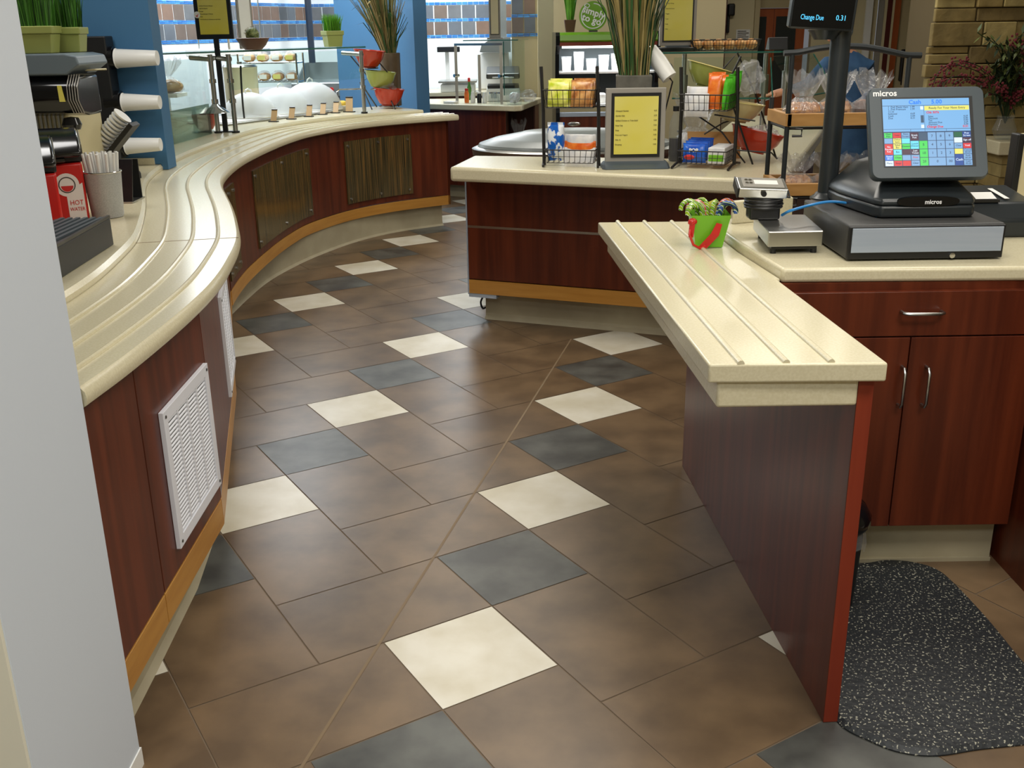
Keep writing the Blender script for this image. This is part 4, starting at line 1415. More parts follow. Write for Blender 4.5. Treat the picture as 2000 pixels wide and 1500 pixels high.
pack('snack_pack', 'tan cookie pack in front, upper basket of the left stand by its right post', 'snack', lp(0.055, -0.035, 1.168), (0.11, 0.045, 0.125), 'tan_pack', rzl, -0.2, G1)
pack('snack_pack', 'tan cookie pack at the back, upper basket of the left stand by its right post', 'snack', lp(0.058, 0.02, 1.168), (0.11, 0.045, 0.13), 'tan_pack', rzl, -0.2, G1)
pack('snack_pack', 'tall blue and white bag standing in the lower basket of the left stand', 'snack', lp(-0.075, 0.0, 0.908), (0.085, 0.07, 0.185), 'blue_white_pack', rzl, 0.08, G1)
for k, z in enumerate((0.909, 0.940, 0.972)):
    pack('snack_pack', ('bottom', 'middle', 'topmost')[k] + ' white and orange packet stacked in the lower basket of the left stand', 'snack', lp(0.045, -0.01 + 0.004 * k, z), (0.10, 0.030, 0.155), ('white_pack', 'orange_pack', 'white_pack')[k], rzl, 0, G1, flat=True)

# menu sign
ms = thing('menu_sign', 'grey freestanding frame with a yellow price list between the snack stands', 'sign', (0.615, 5.03, IZ))
mb = MB(); mb.box((0.470, 5.018, 0.90), (0.757, 5.050, 1.252)); fr = part(ms, 'frame', mb, 'sign_grey', bevel=0.003, world=True)
mb = MB(); mb.box((0.496, 5.0145, 0.929), (0.733, 5.019, 1.230)); part(fr, 'inner_border', mb, 'black', world=True)
mb = MB(); mb.box((0.510, 5.012, 0.944), (0.720, 5.015, 1.214)); sg = part(ms, 'menu_sheet', mb, 'sign_yellow', world=True)
for k, s in enumerate(('Chopped Garden', 'Garden Side', 'Grilled Chicken or Tuna Salad', 'Soup Cup', 'Soup', 'Fruit and Yogurt', 'Side 12', 'Dressing')):
    lettering(sg, 'lettering', s, 0.0088, (0.516, 5.012, 1.148 - 0.0225 * k), (1, 0, 0), (0, 0, 1), 'ink', 'LEFT', world=True)
    lettering(sg, 'lettering', ('4.25', '2.75', '5.50', '2.25', '2.95', '3.25', '1.95', '0.50')[k], 0.0085, (0.714, 5.012, 1.148 - 0.0225 * k), (1, 0, 0), (0, 0, 1), 'ink', 'RIGHT', world=True)
mb = MB()
rows = []
for x in (0.452, 0.465, 0.765, 0.778):
    k = 0.75 if x in (0.452, 0.778) else 1.0
    rows.append([(x, 5.035 + yy * k, IZ + zz * (0.6 if k < 1 else 1)) for yy, zz in ((-0.10, 0.002), (-0.085, 0.012), (-0.02, 0.030), (0.02, 0.030), (0.085, 0.012), (0.10, 0.002))])
mb.sweep(rows); part(ms, 'base', mb, 'charcoal', world=True, smooth=True)

# reeds in a square planter behind the sign
def reed_bunch(root, c, n, spread, h, r0, seed, m, wid=0.0022, leaf=0.35, lean=(0, 0), rmin=0.15):
    rng = random.Random(seed)
    g = MB()
    c = Vector(c)
    for i in range(n):
        a = rng.uniform(0, 2 * math.pi)
        rr = r0 * math.sqrt(rng.random())
        p = c + Vector((math.cos(a) * rr, math.sin(a) * rr, 0))
        sp = spread * rng.uniform(rmin, 1.0)
        a2 = a + rng.uniform(-0.7, 0.7)
        hh = h * rng.uniform(0.55, 1.0)
        q = p + Vector((math.cos(a2) * sp + lean[0] * hh, math.sin(a2) * sp + lean[1] * hh, hh))
        mpt = p.lerp(q, 0.5) + Vector((-math.cos(a2) * sp * 0.12, -math.sin(a2) * sp * 0.12, hh * 0.03))
        if rng.random() > leaf:
            w = wid * rng.uniform(0.7, 1.3)
            g.tube([p, p.lerp(mpt, 0.6), mpt, q], [w, w, w * 0.9, w * 0.45], 5)
        else:
            w = wid * rng.uniform(1.6, 2.6)
            d = Vector((-math.sin(a2), math.cos(a2), 0)) * w
            tip = q + Vector((math.cos(a2) * sp * 0.5, math.sin(a2) * sp * 0.5, -hh * rng.uniform(0, 0.12)))
            A = [p - d * 0.5, mpt - d, q - d * 0.7, tip]
            B = [p + d * 0.5, mpt + d, q + d * 0.7, tip + d * 0.05]
            g.strip(A, B)
    return part(root, 'foliage', g, m)
rp = thing('reed_planter', 'tall green and tan reeds in a square grey planter behind the menu sign', 'plant', (0.640, 5.36, IZ), rz=-0.1)
mb = MB(); mb.frustum((0, 0, 0), (0.165, 0.165), (0.180, 0.180), 0.418); part(rp, 'planter', mb, 'concrete', bevel=0.004)
reed_bunch(rp, (0, 0, 0.415), 150, 0.26, 0.85, 0.075, 5, 'reed', wid=0.0038, leaf=0.38)

# right snack stand
rax, ray_ = Vector((0.915, -0.40, 0)).normalized(), Vector((0.40, 0.915, 0)).normalized()
rc = Vector((0.965, 5.015, 0))
rs = thing('basket_stand', 'black two-tier wire snack stand right of the yellow menu sign', 'snack stand', (0.965, 5.015, IZ))
def rpnt(a, b, z): return rc + rax * a + ray_ * b + Vector((0, 0, z))
rc_w, rc_d = 0.235, 0.24
for s in (-1, 1):
    p = rpnt(s * 0.135, -0.015, 0)
    mb = MB(); mb.tube([(p.x, p.y, IZ + 0.014), (p.x + 0.004, p.y + 0.01, 1.15), (p.x - 0.004, p.y + 0.02, 1.342)], 0.0085, 8); part(rs, 'post', mb, 'wire', world=True, smooth=True)
    foot_rail(rs, (p.x, p.y, IZ), ray_, 0.27)
wire_basket(rs, rpnt(0, 0, 1.150), rax, ray_, rc_w, rc_d, 0.072, 9, 10)
wire_basket(rs, rpnt(0, 0, 0.902), rax, ray_, rc_w, rc_d, 0.062, 9, 10)
rzr = math.atan2(rax.y, rax.x)
G2 = 'snack packs in the right wire stand'
pack('snack_pack', 'white packet lying lower in the upper left of the right stand', 'snack', rpnt(-0.05, -0.055, 1.153), (0.11, 0.034, 0.115), 'white_pack', rzr, 0, G2, flat=True)
pack('snack_pack', 'white and orange packet on top, upper left of the right stand', 'snack', rpnt(-0.045, -0.02, 1.188), (0.10, 0.036, 0.125), 'white_pack', rzr, 0, G2, flat=True)
pack('snack_pack', 'orange wrapper standing tallest in the upper middle of the right stand', 'snack', rpnt(0.028, -0.04, 1.153), (0.068, 0.032, 0.165), 'orange_pack', rzr, -0.12, G2)
pack('snack_pack', 'orange wrapper second, leaning behind the tallest one in the right stand', 'snack', rpnt(0.062, 0.0, 1.153), (0.064, 0.030, 0.155), 'orange_pack', rzr, -0.15, G2)
pack('snack_pack', 'orange wrapper standing farthest back in the upper middle of the right stand', 'snack', rpnt(0.02, 0.06, 1.153), (0.066, 0.030, 0.165), 'orange_pack', rzr, -0.12, G2)
pack('snack_pack', 'bright green wrapper nearest the front in the right stand', 'snack', rpnt(0.088, -0.055, 1.153), (0.055, 0.030, 0.150), 'green_pack', rzr + 1.1, 0.1, G2)
pack('snack_pack', 'bright green wrapper in the middle of the green row', 'snack', rpnt(0.088, 0.005, 1.153), (0.062, 0.030, 0.160), 'green_pack', rzr + 1.1, 0.12, G2)
pack('snack_pack', 'bright green wrapper leaning at the back of the green row', 'snack', rpnt(0.085, 0.065, 1.153), (0.062, 0.030, 0.175), 'green_pack', rzr + 1.1, 0.22, G2)
for k, (b, dz) in enumerate(((-0.075, 0.0), (-0.025, 0.006), (0.025, 0.010), (0.075, 0.012))):
    o = pack('snack_pack', ('front', 'second', 'third', 'rearmost')[k] + ' blue snack packet in the lower left of the right stand', 'snack', rpnt(-0.045, b, 0.905 + dz), (0.115, 0.048, 0.092), 'blue_pack', rzr, 0.0, G2)
    if k == 0:
        lettering(o, 'lettering', 'POP', 0.024, (0.0, -0.0225, 0.060), (1, 0, 0), (0, 0, 1), 'white_ink', bold=0.001)
        g = MB(); g.blob((-0.02, -0.0235, 0.028), (0.026, 0.003, 0.012), lump=0.2); part(o, 'printed_cookie', g, 'red_ink')
bx = thing('carton', 'white carton of small packets in the lower right of the right stand', 'carton', rpnt(0.066, 0.0, 0.906)[:], rz=rzr)
mb = MB(); mb.box((-0.040, -0.105, 0), (0.040, 0.105, 0.075)); part(bx, 'box', mb, 'white_pack', bevel=0.004)
mb = MB(); mb.box((-0.036, -0.1062, 0.012), (0.036, -0.1052, 0.042)); part(bx, 'printed_panel', mb, 'lime')

# bottle, bags and board behind the right stand
bt = thing('bottle', 'clear bottle half full of dark drink behind the menu sign', 'bottle', (0.842, 5.24, IZ))
mb = MB(); mb.lathe([(0, 0.001), (0.026, 0.001), (0.030, 0.01), (0.030, 0.115), (0, 0.115)], n=20); part(bt, 'drink', mb, 'cola', smooth=True)
mb = MB(); mb.lathe([(0.031, 0.002), (0.0315, 0.16), (0.026, 0.20), (0.014, 0.232), (0.013, 0.25)], n=20); part(bt, 'bottle_wall', mb, 'clear_plastic', smooth=True)
mb = MB(); mb.lathe([(0, 0.27), (0.0155, 0.27), (0.0155, 0.246), (0, 0.246)], n=20); part(bt, 'cap', mb, 'black', smooth=True)

def bag_of(name, label, loc, r, m_in, seed, cat='bread bag', group=None, flare=0.5, rz=0.0, items=5):
    """cellophane bag: bread inside, gathered top that flares out"""
    t = thing(name, label, cat, loc, rz, group)
    rng = random.Random(seed)
    g = MB()
    for k in range(items):
        f = (k + 0.5) / items * 2 - 1
        g2 = MB()
        g2.blob((f * r[0] * 0.66, rng.uniform(-0.2, 0.2) * r[1], r[2] * 0.42), (r[0] / items * 1.35, r[1] * 0.62, r[2] * 0.40), lump=0.25, seed=seed + k)
        part(t, 'bread', g2, m_in, smooth=True)
    g = MB()
    rows = []
    n = 30
    prof = ((0.86, 0.0), (1.0, 0.22), (1.0, 0.5), (0.82, 0.72), (0.55, 0.90), (0.40, 1.02), (0.62, 1.35), (0.95, 1.55 + flare))
    for j, (k, z) in enumerate(prof):
        row = []
        for i in range(n):
            a = 2 * math.pi * i / n
            jit = 1 + (0.07 * math.sin(i * 2.1 + seed) + rng.uniform(-0.07, 0.07)) * (0.5 + 0.5 * j / 7 * 2.2)
            zz = r[2] * z * (1 + (rng.uniform(-0.13, 0.13) if j == len(prof) - 1 else 0))
            row.append((r[0] * k * jit * math.cos(a), r[1] * k * jit * math.sin(a), max(zz, 0.001)))
        rows.append(row)
    rr = [[g.bm.verts.new(p) for p in row] for row in rows]
    for a, b in zip(rr, rr[1:]):
        for i in range(n):
            g.face([a[i], a[(i + 1) % n], b[(i + 1) % n], b[i]])
    part(t, 'bag', g, 'bag')
    return t
kb = thing('board', 'brown kraft board propped behind the right snack stand', 'board', (1.02, 5.40, IZ))
mb = MB(); mb.slab([(0.93, 5.36, IZ + 0.001), (1.19, 5.30, IZ + 0.001), (1.19, 5.34, IZ + 0.13), (0.93, 5.40, IZ + 0.13)], (0.2, 1, 0), 0.006); part(kb, 'panel', mb, 'kraft', world=True)
bag_of('cookie_bag', 'crinkled clear bag with white tag behind the right snack stand', (0.99, 5.50, IZ), (0.12, 0.08, 0.14), 'white_pack', 21, 'bag', items=3)

# tilted bowls on a crossed wire stand
def bowl_mesh(r, h, foot=0.45, t=0.008):
    return [(0, 0.0), (r * foot, 0.0), (r * foot, h * 0.08), (r * (foot + 0.12), h * 0.10), (r * 0.86, h * 0.55), (r * 0.97, h * 0.92), (r * 1.0, h), (r * 1.03, h), (r * 1.03, h * 1.04), (r * 0.97, h * 1.04), (r * 0.82, h * 0.6), (r * 0.5, h * 0.2), (0, h * 0.16)]
def bowl(name, label, loc, r, h, m_, rim=None, tilt=(0, 0, 0), group=None):
    b = thing(name, label, 'bowl', loc, 0, group)
    b.rotation_euler = tilt
    pr = bowl_mesh(r, h)
    g = MB(); g.lathe(pr[:7], n=36); g.lathe(pr[9:], n=36); part(b, 'bowl_wall', g, m_, smooth=True)
    g = MB(); g.lathe(pr[6:10], n=36); part(b, 'rim', g, rim or m_, smooth=True)
    return b
bs = thing('bowl_stand', 'black crossed-wire tier stand holding tilted bowls on the island', 'bowl stand', (1.15, 5.22, IZ))
def wires(root, segs, r=0.005, m='wire', nm='wire_leg'):
    for s in segs:
        g = MB(); g.tube(s, r, 6); part(root, nm, g, m, world=True, smooth=True)
fy, by = 5.06, 5.34
for y in (fy, by):
    k = 1 if y == fy else 1.06
    wires(bs, [[(1.199, 5.06, 0.88), (1.111, 5.06, 1.099), (1.048, 5.06, 1.252), (1.111, 5.06, 1.387)]] if y == fy else
              [[(1.392, 5.34, 0.856), (1.265, 5.34, 1.18), (1.153, 5.34, 1.397), (1.086, 5.34, 1.319)]])
wires(bs, [[(0.911, 5.06, 1.121), (1.04, 5.06, 1.037), (1.161, 5.06, 0.888)], [(1.006, 5.34, 1.001), (1.1, 5.34, 1.056), (1.159, 5.34, 1.075)],
           [(1.069, 5.06, 0.954), (1.286, 5.06, 0.936), (1.323, 5.08, 0.903)], [(0.998, 5.06, 1.12), (1.198, 5.06, 1.088)]], 0.0042, nm='cross_wire')
bowl('serving_bowl', 'glossy red bowl tilted on the lowest tier of the wire bowl stand', (1.225, 5.20, 0.925), 0.132, 0.105, 'red_glaze', tilt=(0, 0.24, 0), group='bowls on the island stand')
bowl('serving_bowl', 'cream bowl with pale rim tilted on the middle tier of the wire bowl stand', (1.125, 5.20, 1.075), 0.132, 0.095, 'cream_glaze', 'yellow_rim', tilt=(0, 0.16, 0), group='bowls on the island stand')
bowl('serving_bowl', 'olive bowl with pale rim steeply tilted on the top tier of the wire bowl stand', (0.99, 5.22, 1.235), 0.132, 0.10, 'green_glaze', 'yellow_rim', tilt=(0, 0.28, 0), group='bowls on the island stand')
def film(name, label, loc, r, seed, rot=(0, 0, 0), cat='bag'):
    g = MB(); g.blob((0, 0, r[2]), r, n=18, m=10, lump=0.55, seed=seed)
    o = single(name, label, cat, g, 'bag')
    o.location = loc; o.rotation_euler = rot
    return o
film('clear_bag', 'clear crinkled bag leaning out above the cream bowl', (1.16, 5.28, 1.205), (0.07, 0.05, 0.085), 4, (0, 0.5, 0))
film('clear_bag', 'clear bag of snacks heaped in the red bowl', (1.27, 5.20, 0.985), (0.085, 0.07, 0.035), 6)
# stack of pale cups held in a wire ring
cs = thing('cup_stack', 'tilted stack of pale cups in a wire holder right of the reeds', 'cups', (0.79, 5.50, IZ))
a, b = Vector((0.728, 5.42, 1.418)), Vector((0.822, 5.36, 1.28))
mb = MB(); mb.tube([a, a.lerp(b, 0.45), b], [0.034, 0.042, 0.040], 20); part(cs, 'cups', mb, 'white', world=True, smooth=True)
mb = MB(); mb.tube([a.lerp(b, 0.75) + Vector((0.043 * math.cos(t), 0.0, 0.043 * math.sin(t))) for t in [k * math.pi / 8 for k in range(16)]], 0.003, 5, closed=True)
mb.tube([b, (b.x + 0.02, b.y + 0.03, b.z - 0.02), (0.80, 5.49, 1.0), (0.79, 5.50, IZ + 0.004)], 0.004, 6); part(cs, 'wire_holder', mb, 'wire', world=True)

# ---------------------------------------------------------------- sneeze guard over the far run of the island
gd = thing('sneeze_guard', 'glass sneeze guard on steel posts over the far run of the island', 'sneeze guard', (1.6, 6.6, IZ))
for p, zt in (((1.60, 6.58), 1.36), ((1.86, 7.07), 1.36), ((1.12, 6.72), 1.36)):
    mb = MB(); mb.cyl((p[0], p[1], IZ), (p[0], p[1], zt), 0.014, n=14); q = part(gd, 'post', mb, 'steel', world=True, smooth=True)
    mb = MB(); mb.cyl((p[0], p[1], 1.12), (p[0], p[1], 1.235), 0.026, n=16); mb.cyl((p[0], p[1], IZ), (p[0], p[1], IZ + 0.012), 0.03, n=16); part(q, 'collar', mb, 'steel', world=True, smooth=True)
mb = MB(); mb.prism([(0.93, 6.62), (1.66, 6.45), (2.12, 7.10), (1.25, 7.2)], 1.365, 1.375); sp_ = part(gd, 'shelf_glass', mb, 'glass', world=True)
for e in (((0.93, 6.62), (1.66, 6.45)), ((1.66, 6.45), (2.12, 7.10))):
    mb = MB(); mb.tube([(*e[0], 1.37), (*e[1], 1.37)], 0.0055, 6); part(sp_, 'glass_edge', mb, 'glass_edge', world=True)
for pts, ln in ((((1.62, 6.50, 1.34), (2.02, 7.02, 1.34), (2.14, 6.88, 1.11), (1.74, 6.32, 1.11)), 1), (((1.02, 6.50, 1.34), (1.58, 6.38, 1.34), (1.55, 6.15, 1.12), (0.98, 6.27, 1.12)), 2)):
    mb = MB(); mb.slab(pts, (0, 0, 1), 0.006); g_ = part(gd, 'front_glass', mb, 'glass', world=True)
    mb = MB(); mb.tube([pts[2], pts[3]], 0.005, 6); mb.tube([pts[1], pts[2]], 0.004, 6); part(g_, 'glass_edge', mb, 'glass_edge', world=True)
# things standing on that shelf
bk = thing('bread_basket', 'flat black wire basket of rolls on top of the island glass shelf', 'basket', (1.39, 6.70, 1.376))
wire_basket(bk, (1.36, 6.70, 1.380), (0.998, -0.03, 0), (0.03, 0.998, 0), 0.42, 0.22, 0.062, 22, 12)
for k in range(6):
    g = MB(); g.blob((0, 0, 0.032), (0.036, 0.075, 0.032), lump=0.15, seed=k)
    o = single('bread_roll', 'roll in the flat black wire basket, ' + ('first', 'second', 'third', 'fourth', 'fifth', 'sixth')[k] + ' counted from the left', 'bread', g, 'bun', group='rolls on the island glass shelf', smooth=True)
    o.location = (1.19 + 0.068 * k, 6.70, 1.3835)
tr2 = thing('oval_tray', 'black oval tray under the tall grey menu sign', 'tray', (1.07, 6.72, 1.376))
mb = MB(); mb.lathe([(0, 0), (0.15, 0), (0.17, 0.022), (0.165, 0.026), (0.14, 0.008), (0, 0.008)], n=32, sy=0.6); part(tr2, 'tray_body', mb, 'black', smooth=True)
m2 = thing('menu_sign', 'tall grey framed yellow menu standing on the island glass shelf', 'sign', (1.07, 6.73, 1.386))
mb = MB(); mb.box((0.958, 6.72, 1.410), (1.186, 6.75, 1.78)); fr = part(m2, 'frame', mb, 'sign_grey', bevel=0.003, world=True)
mb = MB(); mb.box((0.975, 6.716, 1.432), (1.168, 6.721, 1.765)); part(fr, 'inner_border', mb, 'black', world=True)
mb = MB(); mb.box((0.985, 6.713, 1.442), (1.158, 6.717, 1.758)); sg = part(m2, 'menu_sheet', mb, 'sign_yellow', world=True)
for k, s in enumerate(('Turkey Wrap', 'Ham and Swiss', 'Veggie', 'Tuna', 'Soup', 'Chili')):
    lettering(sg, 'lettering', s, 0.009, (0.99, 6.713, 1.66 - 0.03 * k), (1, 0, 0), (0, 0, 1), 'ink', 'LEFT', world=True)
mb = MB(); mb.box((1.00, 6.70, 1.386), (1.145, 6.77, 1.412)); part(m2, 'base', mb, 'charcoal', bevel=0.004, world=True)
rg = thing('card_reader', 'small black card terminal on the right end of the island glass shelf', 'terminal', (1.70, 6.75, 1.376))
mb = MB(); mb.sweep([[(x, 6.70, 1.377), (x, 6.72, 1.452), (x, 6.75, 1.45), (x, 6.80, 1.377)] for x in (1.645, 1.765)]); part(rg, 'case', mb, 'black', bevel=0.004, world=True)

# ---------------------------------------------------------------- bread rack between island and register
br_ = thing('bread_rack', 'dark tubular bread rack with arched top handle behind the register', 'rack', (1.30, 4.05, 0))
mb = MB(); mb.tube(catmull([Vector(p) for p in ((1.039, 4, 1.425), (1.095, 4, 1.428), (1.17, 4, 1.441), (1.256, 4, 1.447), (1.343, 4, 1.443), (1.431, 4, 1.427), (1.496, 4, 1.413), (1.556, 4, 1.41))], 6), 0.0115, 8); part(br_, 'handle', mb, 'charcoal_dark', world=True, smooth=True)
for x, zt in ((1.071, 1.42), (1.513, 1.408)):
    mb = MB(); mb.cyl((x, 4.0, 0.0), (x, 4.0, zt), 0.0095, n=10); part(br_, 'post', mb, 'charcoal_dark', world=True, smooth=True)
    mb = MB(); mb.cyl((x, 4.26, 0.0), (x, 4.26, 1.25), 0.0095, n=10); part(br_, 'post', mb, 'charcoal_dark', world=True, smooth=True)
for z in (1.150, 0.885, 0.45, 0.12):
    mb = MB(); mb.tube([(1.071, 4.0, z), (1.513, 4.0, z), (1.513, 4.26, z), (1.071, 4.26, z)], 0.006, 6, closed=True)
    part(br_, 'shelf_rail', mb, 'wire', world=True)
    mb = MB(); mb.tube([(1.071, 4.0, z), (1.10, 3.985, z), (1.125, 3.985, z - 0.002), (1.125, 3.985, z - 0.028), (1.09, 3.99, z - 0.028)], 0.005, 6); part(br_, 'hook', mb, 'wire', world=True)
for z, nm in ((1.158, 'upper'), (0.893, 'lower')):
    tw = thing('wooden_tray', 'oak-edged bread tray on the ' + nm + ' tier of the rack', 'tray', (1.29, 4.13, z), 0, 'wooden trays on the bread rack')
    mb = MB(); mb.box((1.085, 4.012, z + 0.0), (1.50, 4.248, z + 0.012)); part(tw, 'tray_floor', mb, 'dark_bread', world=True)
    for a, b in (((1.066, 3.985), (1.519, 4.010)), ((1.066, 4.250), (1.519, 4.275)), ((1.060, 3.985), (1.084, 4.275)), ((1.501, 3.985), (1.525, 4.275))):
        mb = MB(); mb.box((a[0], a[1], z), (b[0], b[1], z + 0.047)); part(tw, 'tray_edge', mb, 'tray_wood', bevel=0.002, world=True)
for args in (('brown bread bag at the left end of the upper oak tray', (1.155, 4.10, 1.172), 'bread', 31), ('bread bag hidden partly by the display pole, upper oak tray', (1.285, 4.12, 1.172), 'bread', 32),
             ('dark bread bag at the right end of the upper oak tray', (1.415, 4.10, 1.172), 'dark_bread', 33)):
    bag_of('bread_bag', args[0], args[1], (0.078, 0.075, 0.085), args[2], args[3], group='bread bags on the rack')
for args in (('low flattened bread bag at the left of the lower oak tray', (1.15, 4.10, 0.907), 'bread', 41), ('brown bread bag in the middle of the lower oak tray', (1.285, 4.10, 0.907), 'bread', 42), ('bread bag at the right of the lower oak tray', (1.42, 4.12, 0.907), 'bread', 43)):
    bag_of('bread_bag', args[0], args[1], (0.075, 0.075, 0.062), args[2], args[3], group='bread bags on the rack')


# ================================================================== drinks end of the left counter
CZ = 0.9125
dt = thing('drip_tray', 'black slatted drip tray at the near edge of the raised counter', 'drip tray', (-1.31, 2.88, CZ))
mb = MB()
mb.prism([(-1.203, 2.66), (-1.229, 3.125), (-1.40, 3.125), (-1.40, 2.66)], CZ, 0.995); part(dt, 'box', mb, 'black', bevel=0.003, world=True)
mb = MB(); mb.prism([(-1.203, 2.66), (-1.229, 3.125), (-1.238, 3.125), (-1.212, 2.66)], 0.9955, 1.004); mb2 = None
part(dt, 'rim', mb, 'dark_steel', world=True)
for k in range(6):
    mb = MB()
    x = -1.250 - 0.024 * k
    mb.box((x - 0.006, 2.67, 0.9955), (x + 0.006, 3.115, 1.001)); part(dt, 'slat', mb, 'charcoal', world=True)

def hot_dispenser(label, loc, rz, logo):
    t = thing('hot_water_dispenser', label, 'dispenser', loc, rz, 'red drink dispensers')
    g = MB(); g.box((-0.072, -0.07, 0.002), (0.072, 0.11, 0.198)); body = part(t, 'body', g, 'red', bevel=0.008, seg=3, smooth=True)
    g = MB(); g.box((-0.076, -0.06, 0.199), (0.076, 0.115, 0.225)); part(t, 'neck', g, 'black', bevel=0.006, smooth=True)
    g = MB()
    g.sweep([[(x, y, z) for y, z in ((-0.115, 0.222), (-0.125, 0.236), (-0.10, 0.262), (0.02, 0.30), (0.115, 0.305), (0.115, 0.222))] for x in (-0.074, 0.074)])
    hd = part(t, 'head', g, 'gloss_black', bevel=0.010, seg=3, smooth=True)
    g = MB(); g.tube([(-0.076, -0.115, 0.232), (-0.076, -0.11, 0.262), (-0.076, 0.02, 0.302)], 0.0022, 6); g2 = None
    part(hd, 'trim_line', g, 'chrome')
    g = MB(); g.tube([(0.076, -0.115, 0.232), (0.076, -0.11, 0.262), (0.076, 0.02, 0.302)], 0.0022, 6); part(hd, 'trim_line', g, 'chrome')
    g = MB(); g.box((-0.02, -0.105, 0.205), (0.02, -0.065, 0.222)); part(hd, 'spout', g, 'gloss_black', bevel=0.005)
    if logo:
        g = MB(); g.slab([(0.008, -0.0705, 0.004), (0.064, -0.0705, 0.004), (0.064, -0.0705, 0.13), (0.008, -0.0705, 0.10)], (0, -1, 0), 0.0006); fp = part(t, 'front_label', g, 'white')
        g = MB(); g.cyl((0.014, -0.0705, 0.125), (0.014, -0.0716, 0.125), 0.040, n=28); part(fp, 'logo_ring', g, 'white')
        g = MB(); g.tube([(0.014 + 0.026 * math.cos(a * math.pi / 12), -0.0718, 0.125 + 0.026 * math.sin(a * math.pi / 12)) for a in range(24)], 0.002, 5, closed=True); part(fp, 'logo_line', g, 'dark_steel')
        g = MB(); g.poly([(0.014 + 0.020 * math.cos(math.pi + a * math.pi / 10), -0.0722, 0.122 + 0.020 * math.sin(math.pi + a * math.pi / 10)) for a in range(11)]); part(fp, 'logo_mark', g, 'red_ink')
        lettering(fp, 'lettering', 'HOT', 0.024, (0.037, -0.0712, 0.062), (1, 0, 0), (0, 0, 1), 'red_ink', sx=0.85)
        lettering(fp, 'lettering', 'WATER', 0.018, (0.037, -0.0712, 0.040), (1, 0, 0), (0, 0, 1), 'red_ink', sx=0.8)
    return t
hot_dispenser('red drink dispenser nearest the white column', (-1.545, 3.335, CZ), 0.42, False)
hot_dispenser('red drink dispenser with white HOT label beside the straw cup', (-1.575, 3.62, CZ), 0.42, True)

st = thing('straw_cup', 'steel mesh cup beside the red dispensers', 'cup', (-1.437, 3.64, CZ))
mb = MB(); mb.lathe([(0, 0.001), (0.052, 0.001), (0.0545, 0.008), (0.064, 0.155), (0.0655, 0.16), (0.062, 0.16), (0.052, 0.01), (0, 0.008)], n=32); part(st, 'mesh_wall', mb, 'mesh_steel', smooth=True)
mb = MB(); mb.tube([(0.065 * math.cos(k * math.pi / 16), 0.065 * math.sin(k * math.pi / 16), 0.16) for k in range(32)], 0.0026, 6, closed=True); part(st, 'rim', mb, 'chrome', smooth=True)
rng = random.Random(5)
proto = None
k = 0
for ring, cnt in ((0.0, 1), (0.020, 7), (0.037, 12)):
    for i in range(cnt):
        a = 2 * math.pi * i / cnt + ring * 20
        x, y = ring * math.cos(a), ring * math.sin(a)
        if proto is None:
            g = MB(); g.cyl((0, 0, 0), (0, 0, 0.215), 0.0052, n=7)
            proto = single('drinking_straw', 'white paper-wrapped straw standing in the steel mesh cup', 'straw', g, 'paper', group='straws in the mesh cup')
            o = proto
        else:
            o = copy_thing(proto)
        o.location = (-1.437 + x * 0.98, 3.64 + y * 0.98, CZ + 0.0095 + (0.0 if ring == 0 else 0.0015))
        o.rotation_euler = (-y * 3.2 * 0.9, x * 3.2 * 0.9, 0)

# coffee brewer block behind
cf = thing('coffee_brewer', 'coffee machine with grey lid and ribbed black rounded head', 'coffee machine', (-1.80, 4.35, CZ))
mb = MB(); mb.box((-2.02, 4.30, CZ), (-1.805, 4.66, 1.36)); part(cf, 'body', mb, 'cream_metal', bevel=0.006, world=True)
mb = MB(); mb.box((-2.02, 4.16, CZ), (-1.74, 4.30, 0.955)); part(cf, 'base', mb, 'dark_steel', bevel=0.004, world=True)
mb = MB()
rows = []
for x in (-2.02, -1.665):
    rows.append([(x, y, z) for y, z in ((4.20, 1.225), (4.125, 1.24), (4.085, 1.29), (4.09, 1.34), (4.13, 1.378), (4.32, 1.38), (4.32, 1.225))])
mb.sweep(rows); hd = part(cf, 'head', mb, 'gloss_black', bevel=0.012, seg=3, smooth=True, world=True)
for k in range(5):
    x = -1.700 + 0.010 * k
    mb = MB(); mb.tube([(x, 4.118, 1.238), (x, 4.079, 1.29), (x, 4.084, 1.34), (x, 4.122, 1.383)], 0.0022, 5); part(hd, 'rib', mb, 'sign_grey', world=True)
mb = MB(); mb.slab([(-1.735, 4.083, 1.285), (-1.712, 4.083, 1.285), (-1.722, 4.088, 1.345), (-1.738, 4.088, 1.345)], (0, -1, 0), 0.002); part(hd, 'label', mb, 'sign_yellow', world=True)
mb = MB(); mb.sweep([[(x, y, z) for x, z in ((-2.02, 1.383), (-1.70, 1.383), (-1.645, 1.42), (-1.655, 1.452), (-1.70, 1.462), (-2.02, 1.462))] for y in (4.10, 4.40)])
part(cf, 'lid', mb, 'grey_cap', bevel=0.006, world=True)
for k in range(9):
    mb = MB(); x = -1.965 + 0.018 * k
    mb.box((x - 0.004, 4.288, 1.10), (x + 0.004, 4.296, 1.22)); part(cf, 'slat', mb, 'steel', world=True)
mb = MB(); mb.lathe([(0, 0.0), (0.030, 0.0), (0.038, 0.02), (0.028, 0.045), (0, 0.05)], c=(-1.725, 4.14, 1.175), n=18); part(cf, 'knob', mb, 'gloss_black', smooth=True, world=True)
mb = MB(); mb.tube([(-1.93, 4.22, 1.13), (-1.86, 4.18, 1.145), (-1.80, 4.16, 1.15), (-1.745, 4.16, 1.15)], 0.016, 10); part(cf, 'handle', mb, 'chrome', smooth=True, world=True)
